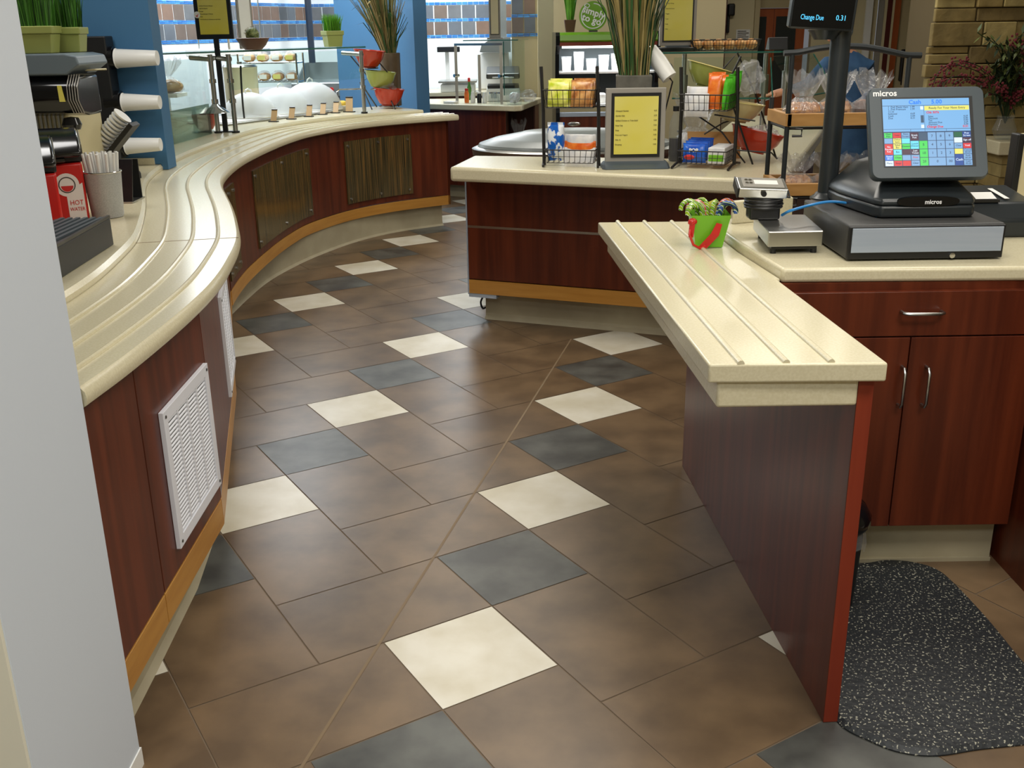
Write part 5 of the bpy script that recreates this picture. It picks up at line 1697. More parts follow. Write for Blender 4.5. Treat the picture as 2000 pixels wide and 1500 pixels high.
mb = MB(); mb.tube([(-1.70, 4.25, 1.395), (-1.60, 4.25, 1.398)], 0.004, 6); part(cf, 'lever', mb, 'cream_metal', world=True)

def grass_tuft(root, c, w, d, h, n, seed, m, flare=0.25):
    rng = random.Random(seed)
    g = MB()
    for i in range(n):
        x, y = rng.uniform(-w / 2, w / 2), rng.uniform(-d / 2, d / 2)
        hh = h * rng.uniform(0.65, 1.0)
        dx, dy = x * flare + rng.uniform(-0.012, 0.012), y * flare + rng.uniform(-0.012, 0.012)
        a = rng.uniform(0, math.pi)
        s = Vector((math.cos(a), math.sin(a), 0)) * 0.0016
        p = Vector((c[0] + x, c[1] + y, c[2]))
        q = p + Vector((dx * 0.4, dy * 0.4, hh * 0.6))
        r = p + Vector((dx, dy, hh))
        g.strip([p - s, q - s, r - s * 0.2], [p + s, q + s, r + s * 0.2])
    return part(root, 'grass', g, m)
def square_planter(label, loc, w, h, gh, rz, m, gm, seed, n=420):
    t = thing('grass_planter', label, 'plant', loc, rz)
    g = MB(); g.frustum((0, 0, 0), (w * 0.78, w * 0.78), (w * 0.92, w * 0.92), h * 0.72); part(t, 'pot', g, m, bevel=0.003)
    g = MB(); g.frustum((0, 0, h * 0.72), (w, w), (w * 1.02, w * 1.02), h * 0.28); part(t, 'pot_rim', g, m, bevel=0.003)
    grass_tuft(t, (0, 0, h), w * 0.8, w * 0.8, gh, n, seed, gm)
    return t
square_planter('larger wheatgrass planter on the coffee machine lid', (-1.83, 4.19, 1.463), 0.155, 0.10, 0.20, 0.15, 'planter_green', 'grass', 1)
square_planter('smaller wheatgrass planter behind on the coffee machine lid', (-1.765, 4.335, 1.463), 0.125, 0.095, 0.17, 0.1, 'planter_green', 'grass', 2)

# cup dispenser on the blue wall
cd_ = thing('cup_dispenser', 'black wall-mounted cup dispenser on the blue wall', 'dispenser', (-1.99, 5.12, 0.95))
mb = MB(); mb.box((-2.10, 5.04, 0.955), (-1.885, 5.145, 1.522)); part(cd_, 'backplate', mb, 'black', bevel=0.006, world=True)
cups = [((-1.862, 1.420), 0.196, 0.044, 0.034, 0.0, 'top'), ((-1.858, 1.218), 0.178, 0.042, 0.032, 0.01, 'middle'), ((-1.872, 1.012), 0.170, 0.040, 0.031, -0.03, 'bottom')]
for (x, z), ln, r0, r1, tilt, nm in cups:
    mb = MB(); mb.cyl((x - 0.075, 5.09, z), (x - 0.004, 5.09, z + 0.004), 0.056, 0.052, 22); part(cd_, 'tube', mb, 'gloss_black', smooth=True, world=True)
    t = Matrix.Rotation(math.pi / 2 + tilt, 3, 'Y')
    c = thing('paper_cup', nm + ' white paper cup sticking out of the wall dispenser', 'cup', (x, 5.09, z), 0, 'cups in the wall dispenser')
    c.rotation_euler = (0, math.pi / 2 + tilt, 0)
    g = MB(); g.lathe([(r0 * 0.96, 0.0), (r0, 0.004), (r1, ln), (0, ln), (0, ln - 0.004), (r1 - 0.002, ln - 0.004), (r0 * 0.94, 0.0)], n=28); part(c, 'cup_wall', g, 'white', smooth=True)
    g = MB(); g.tube([(r0 * math.cos(k * math.pi / 14), r0 * math.sin(k * math.pi / 14), 0.002) for k in range(28)], 0.003, 6, closed=True); part(c, 'lip', g, 'white', smooth=True)
# angled lid chute with white lids
lc_ = thing('lid_chute', 'slanted black lid chute below the wall cups', 'dispenser', (-1.72, 4.65, CZ))
a, b = Vector((-1.655, 4.66, 1.145)), Vector((-1.79, 4.66, 1.005))
mb = MB(); d = (b - a).normalized(); n_ = Vector((d.z, 0, -d.x))
mb.slab([a + Vector((0, -0.05, 0)), b + Vector((0, -0.05, 0)), b + Vector((0, 0.05, 0)), a + Vector((0, 0.05, 0))], n_, 0.022); part(lc_, 'channel', mb, 'black', bevel=0.003, world=True)
mb = MB(); mb.box((-1.80, 4.70, CZ), (-1.77, 4.73, 1.03)); part(lc_, 'stand', mb, 'black', world=True)
mb = MB(); mb.box((-1.83, 4.62, CZ), (-1.70, 4.74, CZ + 0.008)); part(lc_, 'base', mb, 'black', world=True)
nup = n_ if n_.z > 0 else -n_
for k in range(10):
    c = a.lerp(b, (k + 0.6) / 10.6) + n_ * 0.070
    g = MB(); g.cyl((0, 0, -0.004), (0, 0, 0.004), 0.043, 0.040, 22)
    o = single('chute_lid', 'white lid nested in the stack on the slanted black chute', 'cup', g, 'white', group='white lids on the slanted chute')
    o.location = c
    o.rotation_euler = Vector((0, 0, 1)).rotation_difference(d).to_euler()
# folded black holder and small puck
lh = thing('napkin_holder', 'folded black acrylic holder beside the straw cup', 'holder', (-1.50, 4.00, CZ))
mb = MB(); mb.slab([(-1.545, 3.94, CZ), (-1.455, 3.94, CZ), (-1.445, 3.97, 1.075), (-1.545, 3.97, 1.075)], (0, 1, 0), 0.006); part(lh, 'front_plate', mb, 'black', world=True)
mb = MB(); mb.slab([(-1.545, 4.06, CZ), (-1.455, 4.06, CZ), (-1.445, 4.03, 1.07), (-1.545, 4.03, 1.07)], (0, -1, 0), 0.006); part(lh, 'back_plate', mb, 'black', world=True)
mb = MB(); mb.box((-1.55, 3.93, CZ), (-1.45, 4.07, CZ + 0.006)); part(lh, 'base', mb, 'steel', world=True)
mb = MB(); mb.lathe([(0, 0.001), (0.034, 0.001), (0.034, 0.022), (0.030, 0.03), (0, 0.032)], c=(-1.70, 4.66, CZ), n=20)
single('puck', 'small round black puck on the counter under the blue wall', 'puck', mb, 'black', loc=(-1.70, 4.66, CZ), smooth=True)

# ================================================================== hot food line behind the far rail
sg_ = thing('sneeze_guard', 'glass sneeze guard on steel posts over the hot food line', 'sneeze guard', (-1.5, 7.4, CZ))
for (x, y), zt in (((-1.89, 6.80), 1.40), ((-1.775, 6.80), 1.40), ((-1.131, 8.274), 1.385)):
    mb = MB(); mb.cyl((x, y, CZ), (x, y, zt), 0.0155, n=16); q = part(sg_, 'post', mb, 'steel', world=True, smooth=True)
    mb = MB(); mb.cyl((x, y, CZ), (x, y, CZ + 0.012), 0.026, n=16); part(q, 'collar', mb, 'black', world=True, smooth=True)
    for z0, z1 in ((1.10, 1.125), (1.225, 1.25)):
        mb = MB(); mb.cyl((x, y, z0), (x, y, z1), 0.022, n=16); part(q, 'collar', mb, 'chrome', world=True, smooth=True)
    mb = MB(); mb.cyl((x + 0.01, y, zt - 0.03), (x - 0.16, y + 0.12, zt - 0.02), 0.017, n=14); part(q, 'arm', mb, 'steel', world=True, smooth=True)
f0, f1 = Vector((-1.085, 8.20, 0)), Vector((-2.30, 6.43, 0))
bk_ = Vector((-0.26, 0.18, 0))
mb = MB(); mb.prism([f0[:2], f1[:2], (f1 + bk_)[:2], (f0 + bk_)[:2]], 1.405, 1.415); sh = part(sg_, 'shelf_glass', mb, 'glass', world=True)
mb = MB(); mb.tube([f0 + Vector((0, 0, 1.41)), f1 + Vector((0, 0, 1.41))], 0.006, 6); part(sh, 'glass_edge', mb, 'glass_edge', world=True)
mb = MB(); mb.slab([(-1.12, 8.24, 1.18), (-1.76, 6.77, 1.18), (-1.80, 6.80, 1.39), (-1.16, 8.27, 1.39)], (-1, 0.5, 0), 0.006); part(sg_, 'front_glass', mb, 'glass', world=True)
mb = MB(); mb.slab([(-2.02, 5.34, CZ), (-1.905, 6.76, CZ), (-1.905, 6.76, 1.38), (-2.02, 5.34, 1.38)], (-1, 0, 0), 0.006); part(sg_, 'side_glass', mb, 'glass', world=True)
mb = MB(); mb.slab([(-2.035, 5.34, CZ), (-1.92, 6.76, CZ), (-1.92, 6.76, 1.10), (-2.035, 5.34, 1.10)], (-1, 0, 0), 0.006); part(sg_, 'dark_tint_sheet', mb, 'tint_sheet', world=True, label='darker lower glass panel')  # added sheet; its tint stands in for the dark cabinet seen through the glass
mb = MB(); mb.lathe([(0.018, 1.10), (0.03, 1.085), (0.085, 1.045), (0.088, 1.04)], c=(-1.89, 6.80, 0), n=24); part(sg_, 'cone_shade', mb, 'chrome', smooth=True, world=True)
bowl('serving_bowl', 'small terracotta bowl behind the first sneeze guard posts', (-2.02, 6.98, CZ), 0.085, 0.10, 'red_glaze')
# yellow menu sign on a post
s1 = thing('menu_sign', 'black framed yellow menu on a post above the hot food glass', 'sign', (-1.86, 6.86, CZ))
mb = MB(); mb.box((-1.872, 6.852, CZ), (-1.840, 6.868, 1.50)); part(s1, 'post', mb, 'black', world=True)
mb = MB(); mb.box((-1.925, 6.83, CZ), (-1.79, 6.89, CZ + 0.008)); part(s1, 'base', mb, 'black', world=True)
mb = MB(); mb.box((-1.975, 6.85, 1.490), (-1.742, 6.872, 1.785)); fr = part(s1, 'frame', mb, 'black', bevel=0.002, world=True)
mb = MB(); mb.box((-1.948, 6.846, 1.520), (-1.766, 6.8495, 1.762)); st1 = part(s1, 'menu_sheet', mb, 'sign_yellow', world=True)
for k, s in enumerate(('Grilled Chicken Breast', 'Half Sandwich', 'Burger', 'Cheeseburger Deluxe', 'Fries', 'Add bacon or cheese to any item')):
    lettering(st1, 'lettering', s, 0.0095, (-1.940, 6.846, 1.69 - 0.016 * k), (1, 0, 0), (0, 0, 1), 'ink', 'LEFT', world=True)
mb = MB(); mb.cyl((-1.957, 6.849, 1.638), (-1.957, 6.845, 1.638), 0.020, n=24, r1=0.020); bd = part(fr, 'badge', mb, 'white', world=True)
mb = MB(); mb.slab([(-1.966, 6.8445, 1.634), (-1.957, 6.8445, 1.622), (-1.946, 6.8445, 1.648), (-1.957, 6.8445, 1.634)], (0, -1, 0), 0.0005); part(fr, 'badge_mark', mb, 'red_ink', world=True)
# second sign seen nearly edge-on further along
s2 = thing('menu_sign', 'narrow pale menu frame seen at an angle further along the glass shelf', 'sign', (-1.93, 7.75, 1.416))
mb = MB(); mb.prism([(-1.88, 7.58), (-1.80, 7.66), (-1.815, 7.675), (-1.895, 7.595)], 1.418, 1.80); fr = part(s2, 'frame', mb, 'sign_grey', world=True)
mb = MB(); mb.prism([(-1.872, 7.582), (-1.809, 7.645), (-1.812, 7.648), (-1.875, 7.585)], 1.44, 1.79); part(s2, 'sheet', mb, 'paper', world=True)
mb = MB(); mb.cyl((-1.97, 7.60, 1.416), (-1.97, 7.60, 1.85), 0.008, n=10); part(s2, 'side_post', mb, 'white', world=True)
s2.location = (-1.93, 7.75, 1.416)
# cactus bowl and small grass cube on the glass shelf
cb_ = thing('cactus_bowl', 'round cactus in a wide brown bowl on the glass shelf', 'plant', (-1.72, 7.27, 1.4165))
mb = MB(); mb.lathe([(0, 0), (0.055, 0), (0.085, 0.03), (0.112, 0.075), (0.106, 0.077), (0.08, 0.055), (0, 0.05)], n=30); part(cb_, 'bowl', mb, 'brown_pot', smooth=True)
mb = MB(); mb.blob((0.0, 0, 0.095), (0.045, 0.045, 0.048), n=20, m=12); cc_ = part(cb_, 'cactus', mb, 'cactus', smooth=True)
mb = MB()
rng = random.Random(2)
for k in range(110):
    d = Vector((rng.gauss(0, 1), rng.gauss(0, 1), abs(rng.gauss(0, 1)))).normalized()
    p = Vector((0, 0, 0.095)) + d * 0.045
    mb.tube([p, p + d * 0.014], [0.0012, 0.0003], 3)
part(cc_, 'spines', mb, 'dry_reed')
square_planter('small bright wheatgrass cube on the right end of the glass shelf', (-1.31, 8.08, 1.4165), 0.135, 0.115, 0.125, 0.5, 'planter_green', 'bright_grass', 9, 500)

# steam table well with domes
wl = thing('steam_table', 'steel steam table well set in the hot food line', 'steam table', (-1.75, 8.0, CZ))
tv = Vector((0.463, 0.886, 0)); nvv = Vector((-0.886, 0.463, 0))
w0 = Vector((-1.80, 7.52, 0))
def wl_quad(s0, s1, t0, t1):
    return [(w0 + tv * s + nvv * t)[:2] for s, t in ((s0, t0), (s1, t0), (s1, t1), (s0, t1))]
mb = MB(); mb.prism(wl_quad(-0.25, 1.0, 0.05, 0.62), CZ + 0.0005, CZ + 0.012); part(wl, 'well_rim', mb, 'steel', bevel=0.003, world=True)
mb = MB(); mb.prism(wl_quad(-0.2, 0.95, 0.09, 0.58), CZ + 0.012, CZ + 0.016); part(wl, 'well_lid', mb, 'white', world=True)
for k, (px_, py_, sc_) in enumerate(((-1.93, 7.86, 0.92), (-1.765, 8.22, 1.0), (-1.60, 8.58, 1.1))):
    dm = thing('dome_cover', ('nearest', 'middle', 'farthest')[k] + ' frosted plastic dome cover on the steam table', 'cover', (px_, py_, CZ + 0.017), math.atan2(tv.y, tv.x), 'dome covers on the steam table')
    g = MB(); g.lathe([(0.245 * sc_ * math.cos(a), 0.195 * sc_ * math.sin(a)) for a in [k2 * math.pi / 2 / 9 for k2 in range(10)]], n=36, sx=0.76, sy=0.98); part(dm, 'dome', g, 'dome', smooth=True)
    g = MB(); g.tube([(-0.035, 0, 0.193 * sc_), (-0.03, 0, 0.21 * sc_), (0, 0, 0.222 * sc_), (0.03, 0, 0.21 * sc_), (0.035, 0, 0.193 * sc_)], 0.006, 8); part(dm, 'handle', g, 'white', smooth=True)
    g = MB(); g.tube([(0.189 * sc_ * math.cos(a * math.pi / 18), 0.243 * sc_ * math.sin(a * math.pi / 18), 0.006) for a in range(36)], 0.006, 6, closed=True); part(dm, 'rim', g, 'white', smooth=True)
mb = MB(); mb.tube(catmull([Vector(p) for p in ((-1.839, 7.35, 1.313), (-1.845, 7.35, 1.222), (-1.845, 7.33, 1.069), (-1.837, 7.3, 0.964))], 5), 0.007, 6)
single('tongs', 'black tongs leaning at the front of the steam table by the post', 'tongs', mb, 'black')
# label clips along the front of the well
for k, p in enumerate(((-1.704, 7.601, 0.912), (-1.615, 7.805, 0.912), (-1.525, 8.021, 0.912), (-1.45, 8.203, 0.912), (-1.371, 8.34, 0.912), (-1.274, 8.425, 0.912))):
    big = 1.35 if k == 5 else 1.0
    t = thing('label_clip', ('first', 'second', 'third', 'fourth', 'fifth', 'last and largest')[k] + ' bamboo food label clip from the near end of the steam table', 'label', p, -0.25, 'food label clips')
    g = MB(); g.slab([(-0.022 * big, 0, 0.006), (0.022 * big, 0, 0.006), (0.010 * big, 0.055, 0.078 * big), (-0.034 * big, 0.055, 0.078 * big)], (0, 1, 0.4), 0.006); part(t, 'plaque', g, 'bamboo_tag')
    g = MB(); g.box((-0.034 * big, -0.014, 0.0), (0.034 * big, 0.02, 0.007)); part(t, 'clip_base', g, 'black')
    g = MB(); g.slab([(0.010 * big, 0.054, 0.079 * big), (-0.034 * big, 0.054, 0.079 * big), (-0.034 * big, 0.054, 0.085 * big), (0.010 * big, 0.054, 0.085 * big)], (0, 1, 0.4), 0.008); part(t, 'clip_top', g, 'black')
lb = thing('lemon_bowl', 'small dish of lemons by the last label clip', 'bowl', (-1.36, 8.62, CZ))
mb = MB(); mb.lathe([(0, 0), (0.04, 0), (0.07, 0.04), (0.066, 0.042), (0.04, 0.01), (0, 0.01)], n=22); part(lb, 'dish', mb, 'white', smooth=True)
mb = MB(); mb.blob((0.0, 0, 0.045), (0.05, 0.05, 0.035), lump=0.3, seed=3); part(lb, 'lemons', mb, 'lemon', smooth=True)

# tiered bowls on a wire stand, tall pot of reeds, steel wire frame at the far end
ts = thing('bowl_stand', 'steel wire tier stand holding two red bowls and a green one', 'bowl stand', (-1.02, 8.78, CZ))
for sx_ in (-0.10, 0.09):
    mb = MB(); mb.tube([(-1.02 + sx_, 8.66, CZ), (-1.13 + sx_, 8.84, 1.12), (-1.05 + sx_, 8.80, 1.16), (-1.20 + sx_, 8.88, 1.33)], 0.006, 6); part(ts, 'wire_leg', mb, 'dark_steel', world=True)
    mb = MB(); mb.tube([(-1.02 + sx_, 8.98, CZ), (-1.12 + sx_, 8.88, 1.10)], 0.006, 6); part(ts, 'wire_leg', mb, 'dark_steel', world=True)
for nm, z, q, r in (('lowest', 0.955, (758, 210), 0.128), ('middle', 1.105, (742, 176), 0.128), ('top', 1.26, (720, 134), 0.128)):
    c = {'lowest': (-1.001, 8.8, 0.938), 'middle': (-1.062, 8.8, 1.075), 'top': (-1.145, 8.8, 1.243)}[nm]
    bowl('serving_bowl', ('red' if nm != 'middle' else 'olive green') + ' glazed bowl on the ' + nm + ' tier of the steel wire stand', (c[0], 8.80, c[2] - 0.005), r, 0.135, 'green_glaze' if nm == 'middle' else 'red_glaze', tilt=(0, 0.10, 0), group='bowls on the steel wire stand')
    mb = MB(); mb.tube([(c[0] + 0.075 * math.cos(a * math.pi / 10), 8.80 + 0.075 * math.sin(a * math.pi / 10), c[2] - 0.008) for a in range(20)], 0.005, 6, closed=True); part(ts, 'wire_ring', mb, 'dark_steel', world=True)
film('clear_bag', 'clear bags poking out of the lowest red bowl on the steel wire stand', ((-1.021, 8.8, 1.05)[0], 8.78, (-1.022, 8.8, 1.034)[2]), (0.08, 0.07, 0.045), 8)
tp = thing('reed_planter', 'dry reeds in a tall bronze pot against the far blue wall', 'plant', ((-0.999, 9.1, 0.939)[0], 9.1, CZ))
mb = MB(); mb.lathe([(0, 0.001), (0.082, 0.001), (0.088, 0.43), (0.080, 0.435), (0.078, 0.40), (0, 0.39)], n=30); part(tp, 'pot', mb, 'bronze_pot', smooth=True)
reed_bunch(tp, (0, 0, 0.40), 150, 0.24, 0.75, 0.055, 12, 'dry_reed', wid=0.0042, leaf=0.4, lean=(-0.18, -0.16))
reed_bunch(tp, (0, 0, 0.40), 70, 0.20, 0.42, 0.055, 13, 'reed', wid=0.0038, leaf=0.55, lean=(-0.12, -0.2))
sf = thing('wire_frame', 'bent steel wire frame behind the last sneeze guard post', 'frame', (-1.2, 8.75, CZ))
mb = MB(); mb.tube([(-1.42, 8.78, CZ), (-1.42, 8.78, 1.05), (-1.40, 8.78, 1.07), (-1.20, 8.72, 1.075)], 0.007, 8); part(sf, 'wire', mb, 'chrome', world=True)
pl_ = thing('grass_planter', 'dark grass tuft behind the edge of the near blue wall', 'plant', (-2.10, 5.62, 1.06))
mb = MB(); mb.frustum((0, 0, -0.147), (0.10, 0.10), (0.12, 0.12), 0.147); part(pl_, 'pot', mb, 'concrete')
reed_bunch(pl_, (0.02, 0, 0), 90, 0.12, 0.50, 0.045, 15, 'reed', wid=0.003, leaf=0.5)

# bun racks, stock pot and kitchen equipment behind the line
br2 = thing('bun_rack', 'two-tier wire rack of packed buns in the kitchen', 'rack', (-1.95, 8.95, CZ))
for z in (1.135, 1.285):
    mb = MB()
    mb.tube([(-2.22, 8.8, z), (-1.74, 8.8, z), (-1.74, 9.1, z), (-2.22, 9.1, z)], 0.006, 6, closed=True)
    for k in range(14):
        x = -2.22 + 0.48 * k / 13
        mb.tube([(x, 8.8, z), (x, 9.1, z)], 0.0022, 4)
    part(br2, 'shelf', mb, 'chrome', world=True)
for x, y in ((-2.22, 8.8), (-1.74, 8.8), (-1.74, 9.1), (-2.22, 9.1)):
    mb = MB(); mb.cyl((x, y, CZ), (x, y, 1.36), 0.008, n=8); part(br2, 'post', mb, 'chrome', world=True)
for r_, (z, n_b) in enumerate(((1.142, 4), (1.292, 4))):
    for k in range(n_b):
        bag = thing('bun_pack', ('lower' if r_ == 0 else 'upper') + ' shelf bun pack, ' + ('first', 'second', 'third', 'fourth')[k] + ' from the left on the wire rack', 'bread', (-2.15 + 0.115 * k, 8.90, z), 0.1, 'bun packs on the wire rack')
        for j in range(3):
            g = MB(); g.blob((0, -0.06 + 0.06 * j, 0.034), (0.046, 0.034, 0.032)); part(bag, 'bun', g, 'bun', smooth=True)
        g = MB(); g.blob((0, 0, 0.042), (0.056, 0.115, 0.042), lump=0.2, seed=k + r_ * 9); part(bag, 'film', g, 'bag')
        g = MB(); g.box((-0.03, -0.122, 0.02), (0.03, -0.115, 0.055)); part(bag, 'label', g, ('sign_yellow', 'white', 'sign_yellow', 'white')[(k + r_) % 4])
kp = thing('stock_pot', 'tall beige container behind the sneeze guard posts', 'container', (-2.10, 8.36, CZ))
mb = MB(); mb.lathe([(0, 0.001), (0.125, 0.001), (0.128, 0.01), (0.132, 0.355), (0.138, 0.36), (0, 0.362)], n=30); part(kp, 'wall', mb, 'cream_metal', smooth=True)
mb = MB(); mb.lathe([(0, 0.363), (0.135, 0.363), (0.12, 0.38), (0.02, 0.385), (0.02, 0.40), (0, 0.40)], n=30); part(kp, 'lid', mb, 'steel', smooth=True)
lf = bag_of('bread_bag', 'brown loaf in a clear bag behind the side glass', (-2.40, 7.40, 1.135), (0.13, 0.10, 0.11), 'bun', 51, items=2)
bs2 = thing('bread_slicer', 'white slicer stand carrying the bagged loaf behind the side glass', 'stand', (-2.40, 7.40, CZ))
mb = MB(); mb.box((-2.58, 7.27, CZ), (-2.30, 7.53, CZ + 0.06)); part(bs2, 'base', mb, 'white', bevel=0.01, world=True)
mb = MB(); mb.box((-2.56, 7.28, 1.11), (-2.28, 7.52, 1.134)); part(bs2, 'table', mb, 'white', world=True)
mb = MB(); mb.cyl((-2.42, 7.40, CZ + 0.06), (-2.42, 7.40, 1.11), 0.05, n=16); part(bs2, 'column', mb, 'steel', world=True, smooth=True)
# back kitchen worktop under these
kw = thing('worktop', 'steel kitchen worktop behind the hot food line', 'worktop', (-2.3, 8.3, 0))
mb = MB(); mb.prism([(-2.43, 6.95), (-2.16, 7.72), (-1.62, 8.90), (-1.62, 9.30), (-2.6, 9.30), (-3.05, 7.2), (-3.05, 6.95)], 0.872, 0.9115); part(kw, 'top', mb, 'fry_steel', world=True)
mb = MB(); mb.prism([(-2.47, 7.0), (-2.2, 7.75), (-1.68, 8.92), (-1.68, 9.25), (-2.55, 9.25), (-3.0, 7.22), (-3.0, 7.0)], 0.0, 0.872); part(kw, 'base', mb, 'fry_steel', world=True)
gr = thing('griddle', 'stainless griddle with sloped splash guard against the tiled wall', 'griddle', (-1.9, 11.1, 0))
mb = MB(); mb.box((-2.15, 10.75, 0.08), (-1.45, 11.5, 0.90)); part(gr, 'body', mb, 'fry_steel', bevel=0.01, world=True)
mb = MB(); mb.box((-2.19, 10.70, 0.90), (-1.43, 11.5, 1.04)); part(gr, 'cooktop', mb, 'fry_steel', bevel=0.01, world=True)
mb = MB(); mb.sweep([[(x, 10.80, 1.041), (x, 10.80, 1.06), (x, 11.30, 1.215), (x, 11.50, 1.215), (x, 11.50, 1.041)] for x in (-2.15, -2.135)]); part(gr, 'side_guard', mb, 'fry_steel', world=True)
mb = MB(); mb.sweep([[(x, 10.80, 1.041), (x, 10.80, 1.06), (x, 11.30, 1.215), (x, 11.50, 1.215), (x, 11.50, 1.041)] for x in (-1.46, -1.445)]); part(gr, 'side_guard', mb, 'fry_steel', world=True)
mb = MB(); mb.box((-2.134, 11.47, 1.041), (-1.461, 11.50, 1.215)); part(gr, 'back_guard', mb, 'fry_steel', world=True)
for k in range(3):
    mb = MB(); mb.cyl((-2.0 + 0.22 * k, 10.70, 0.97), (-2.0 + 0.22 * k, 10.675, 0.97), 0.022, n=14); part(gr, 'knob', mb, 'red', world=True)
fp = thing('service_pole', 'dark steel service pole in the kitchen corner', 'pole', (-2.08, 11.2, 0))
mb = MB(); mb.cyl((-2.055, 11.25, 1.216), (-2.055, 11.25, 2.75), 0.035, n=16); part(fp, 'pipe', mb, 'pipe', world=True, smooth=True)
ht = thing('heat_lamp', 'white heat lamp bar hanging over the kitchen line', 'lamp', (-2.35, 9.35, 1.34))
mb = MB(); mb.box((-2.75, 9.15, 1.34), (-2.10, 9.5, 1.40)); part(ht, 'housing', mb, 'white', bevel=0.008, world=True)
for x in (-2.7, -2.15):
    mb = MB(); mb.cyl((x, 9.4, 1.40), (x, 9.4, 2.75), 0.006, n=8); part(ht, 'rod', mb, 'steel', world=True)


# ================================================================== far counter with grill station
BZ = 0.872
BF = [(-0.98, 9.99), (-0.676, 9.83), (0.112, 9.395), (0.345, 10.50)]
bc = thing('countertop', 'cream counter top of the far grill station', 'countertop', (-0.3, 10.1, 0.82))
mb = MB(); mb.prism([BF[0], BF[1], (0.06, 9.425), (0.125, 9.46), BF[3], (0.30, 10.58), (-0.98, 10.58)], 0.822, BZ); part(bc, 'slab', mb, 'solid', bevel=0.01, seg=3, world=True, smooth=True)
bb = thing('base_cabinet', 'cherry cabinet of the far grill station with an open end shelf', 'cabinet', (-0.3, 10.1, 0))
mb = MB(); mb.prism([(-0.98, 10.06), (-0.65, 9.89), (-0.02, 9.545), (0.02, 10.55), (-0.98, 10.55)], 0.12, 0.821); part(bb, 'carcass', mb, 'cherry', world=True)
mb = MB(); mb.prism([(-0.98, 10.12), (-0.60, 9.93), (0.02, 9.62), (0.28, 10.5), (-0.98, 10.5)], 0.0, 0.12); part(bb, 'toe_kick', mb, 'toe', world=True)
mb = MB(); mb.prism([(-0.018, 9.545), (0.075, 9.49), (0.30, 10.50), (0.02, 10.55)], 0.12, 0.44); part(bb, 'lower_box', mb, 'cherry', world=True)
mb = MB(); mb.prism([(0.255, 10.32), (0.268, 10.32), (0.31, 10.50), (0.30, 10.505)], 0.44, 0.821); part(bb, 'end_post', mb, 'cherry', world=True)
mb = MB(); mb.prism([(0.02, 10.51), (0.30, 10.48), (0.30, 10.52), (0.02, 10.55)], 0.44, 0.821); part(bb, 'back_panel', mb, 'cherry', world=True)
bag_of('bread_bag', 'shiny bag of bread on the open end shelf of the far cabinet', (0.10, 9.78, 0.442), (0.075, 0.10, 0.13), 'dark_bread', 61, items=2)
g3 = thing('sneeze_guard', 'small glass sneeze guard with square steel frame on the far counter', 'sneeze guard', (-0.2, 10.1, BZ))
for x, y in ((-0.475, 9.90), (-0.055, 9.66)):
    mb = MB(); mb.box((x - 0.013, y - 0.013, BZ), (x + 0.013, y + 0.013, 1.385)); q = part(g3, 'post', mb, 'steel', world=True)
    mb = MB(); mb.cyl((x - 0.02, y - 0.02, 1.12), (x + 0.02, y + 0.02, 1.12), 0.016, n=12); part(q, 'collar', mb, 'chrome', world=True)
mb = MB(); mb.box((-0.275, 9.99, BZ), (-0.249, 10.016, 1.30)); part(g3, 'post', mb, 'steel', world=True)
mb = MB(); mb.slab([(-0.488, 9.90, 1.385), (-0.042, 9.66, 1.385), (-0.042, 9.686, 1.385), (-0.488, 9.926, 1.385)], (0, 0, 1), 0.02); part(g3, 'cross_bar', mb, 'steel', world=True)
mb = MB(); mb.prism([(-0.40, 9.84), (0.10, 9.60), (0.20, 9.95), (-0.30, 10.2)], 1.425, 1.433); q = part(g3, 'shelf_glass', mb, 'glass', world=True)
mb = MB(); mb.tube([(-0.40, 9.84, 1.429), (0.10, 9.60, 1.429)], 0.005, 6); part(q, 'glass_edge', mb, 'glass_edge', world=True)
mb = MB(); mb.slab([(-0.03, 9.64, 0.95), (0.16, 10.1, 0.95), (0.16, 10.1, 1.42), (-0.03, 9.64, 1.42)], (1, -0.4, 0), 0.008); q = part(g3, 'side_glass', mb, 'glass', world=True)
mb = MB(); mb.tube([(-0.03, 9.64, 0.95), (-0.03, 9.64, 1.42)], 0.005, 6); part(q, 'glass_edge', mb, 'glass_edge', world=True)
s3 = thing('menu_sign', 'slim grey sign frame standing on the far glass shelf', 'sign', (-0.1, 9.85, 1.433))
mb = MB(); mb.box((-0.16, 9.86, 1.45), (-0.055, 9.89, 1.80)); fr = part(s3, 'frame', mb, 'sign_grey', bevel=0.003, world=True)
mb = MB(); mb.box((-0.148, 9.855, 1.475), (-0.067, 9.86, 1.785)); part(fr, 'inner_border', mb, 'black', world=True)
mb = MB(); mb.box((-0.142, 9.852, 1.482), (-0.073, 9.855, 1.778)); part(s3, 'sheet', mb, 'cream_wall', world=True)
mb = MB(); mb.box((-0.18, 9.83, 1.434), (-0.035, 9.92, 1.45)); part(s3, 'base', mb, 'sign_grey', world=True)
bkw = thing('worktop', 'pale back worktop along the tiled kitchen wall', 'worktop', (-0.5, 11.3, 0))
mb = MB(); mb.box((-1.3, 11.0, 0.87), (0.05, 11.78, 0.905)); part(bkw, 'top', mb, 'solid', world=True)
mb = MB(); mb.box((-1.3, 11.05, 0), (0.05, 11.75, 0.87)); part(bkw, 'base', mb, 'cherry', world=True)
cw = thing('counter_scale', 'white counter scale on the far worktop', 'scale', (-0.50, 11.2, 0.906))
mb = MB(); mb.box((-0.70, 11.05, 0.906), (-0.34, 11.35, 0.985)); part(cw, 'base', mb, 'white', bevel=0.01, world=True)
mb = MB(); mb.box((-0.72, 11.02, 1.0), (-0.32, 11.38, 1.02)); part(cw, 'platter', mb, 'steel', bevel=0.005, world=True)
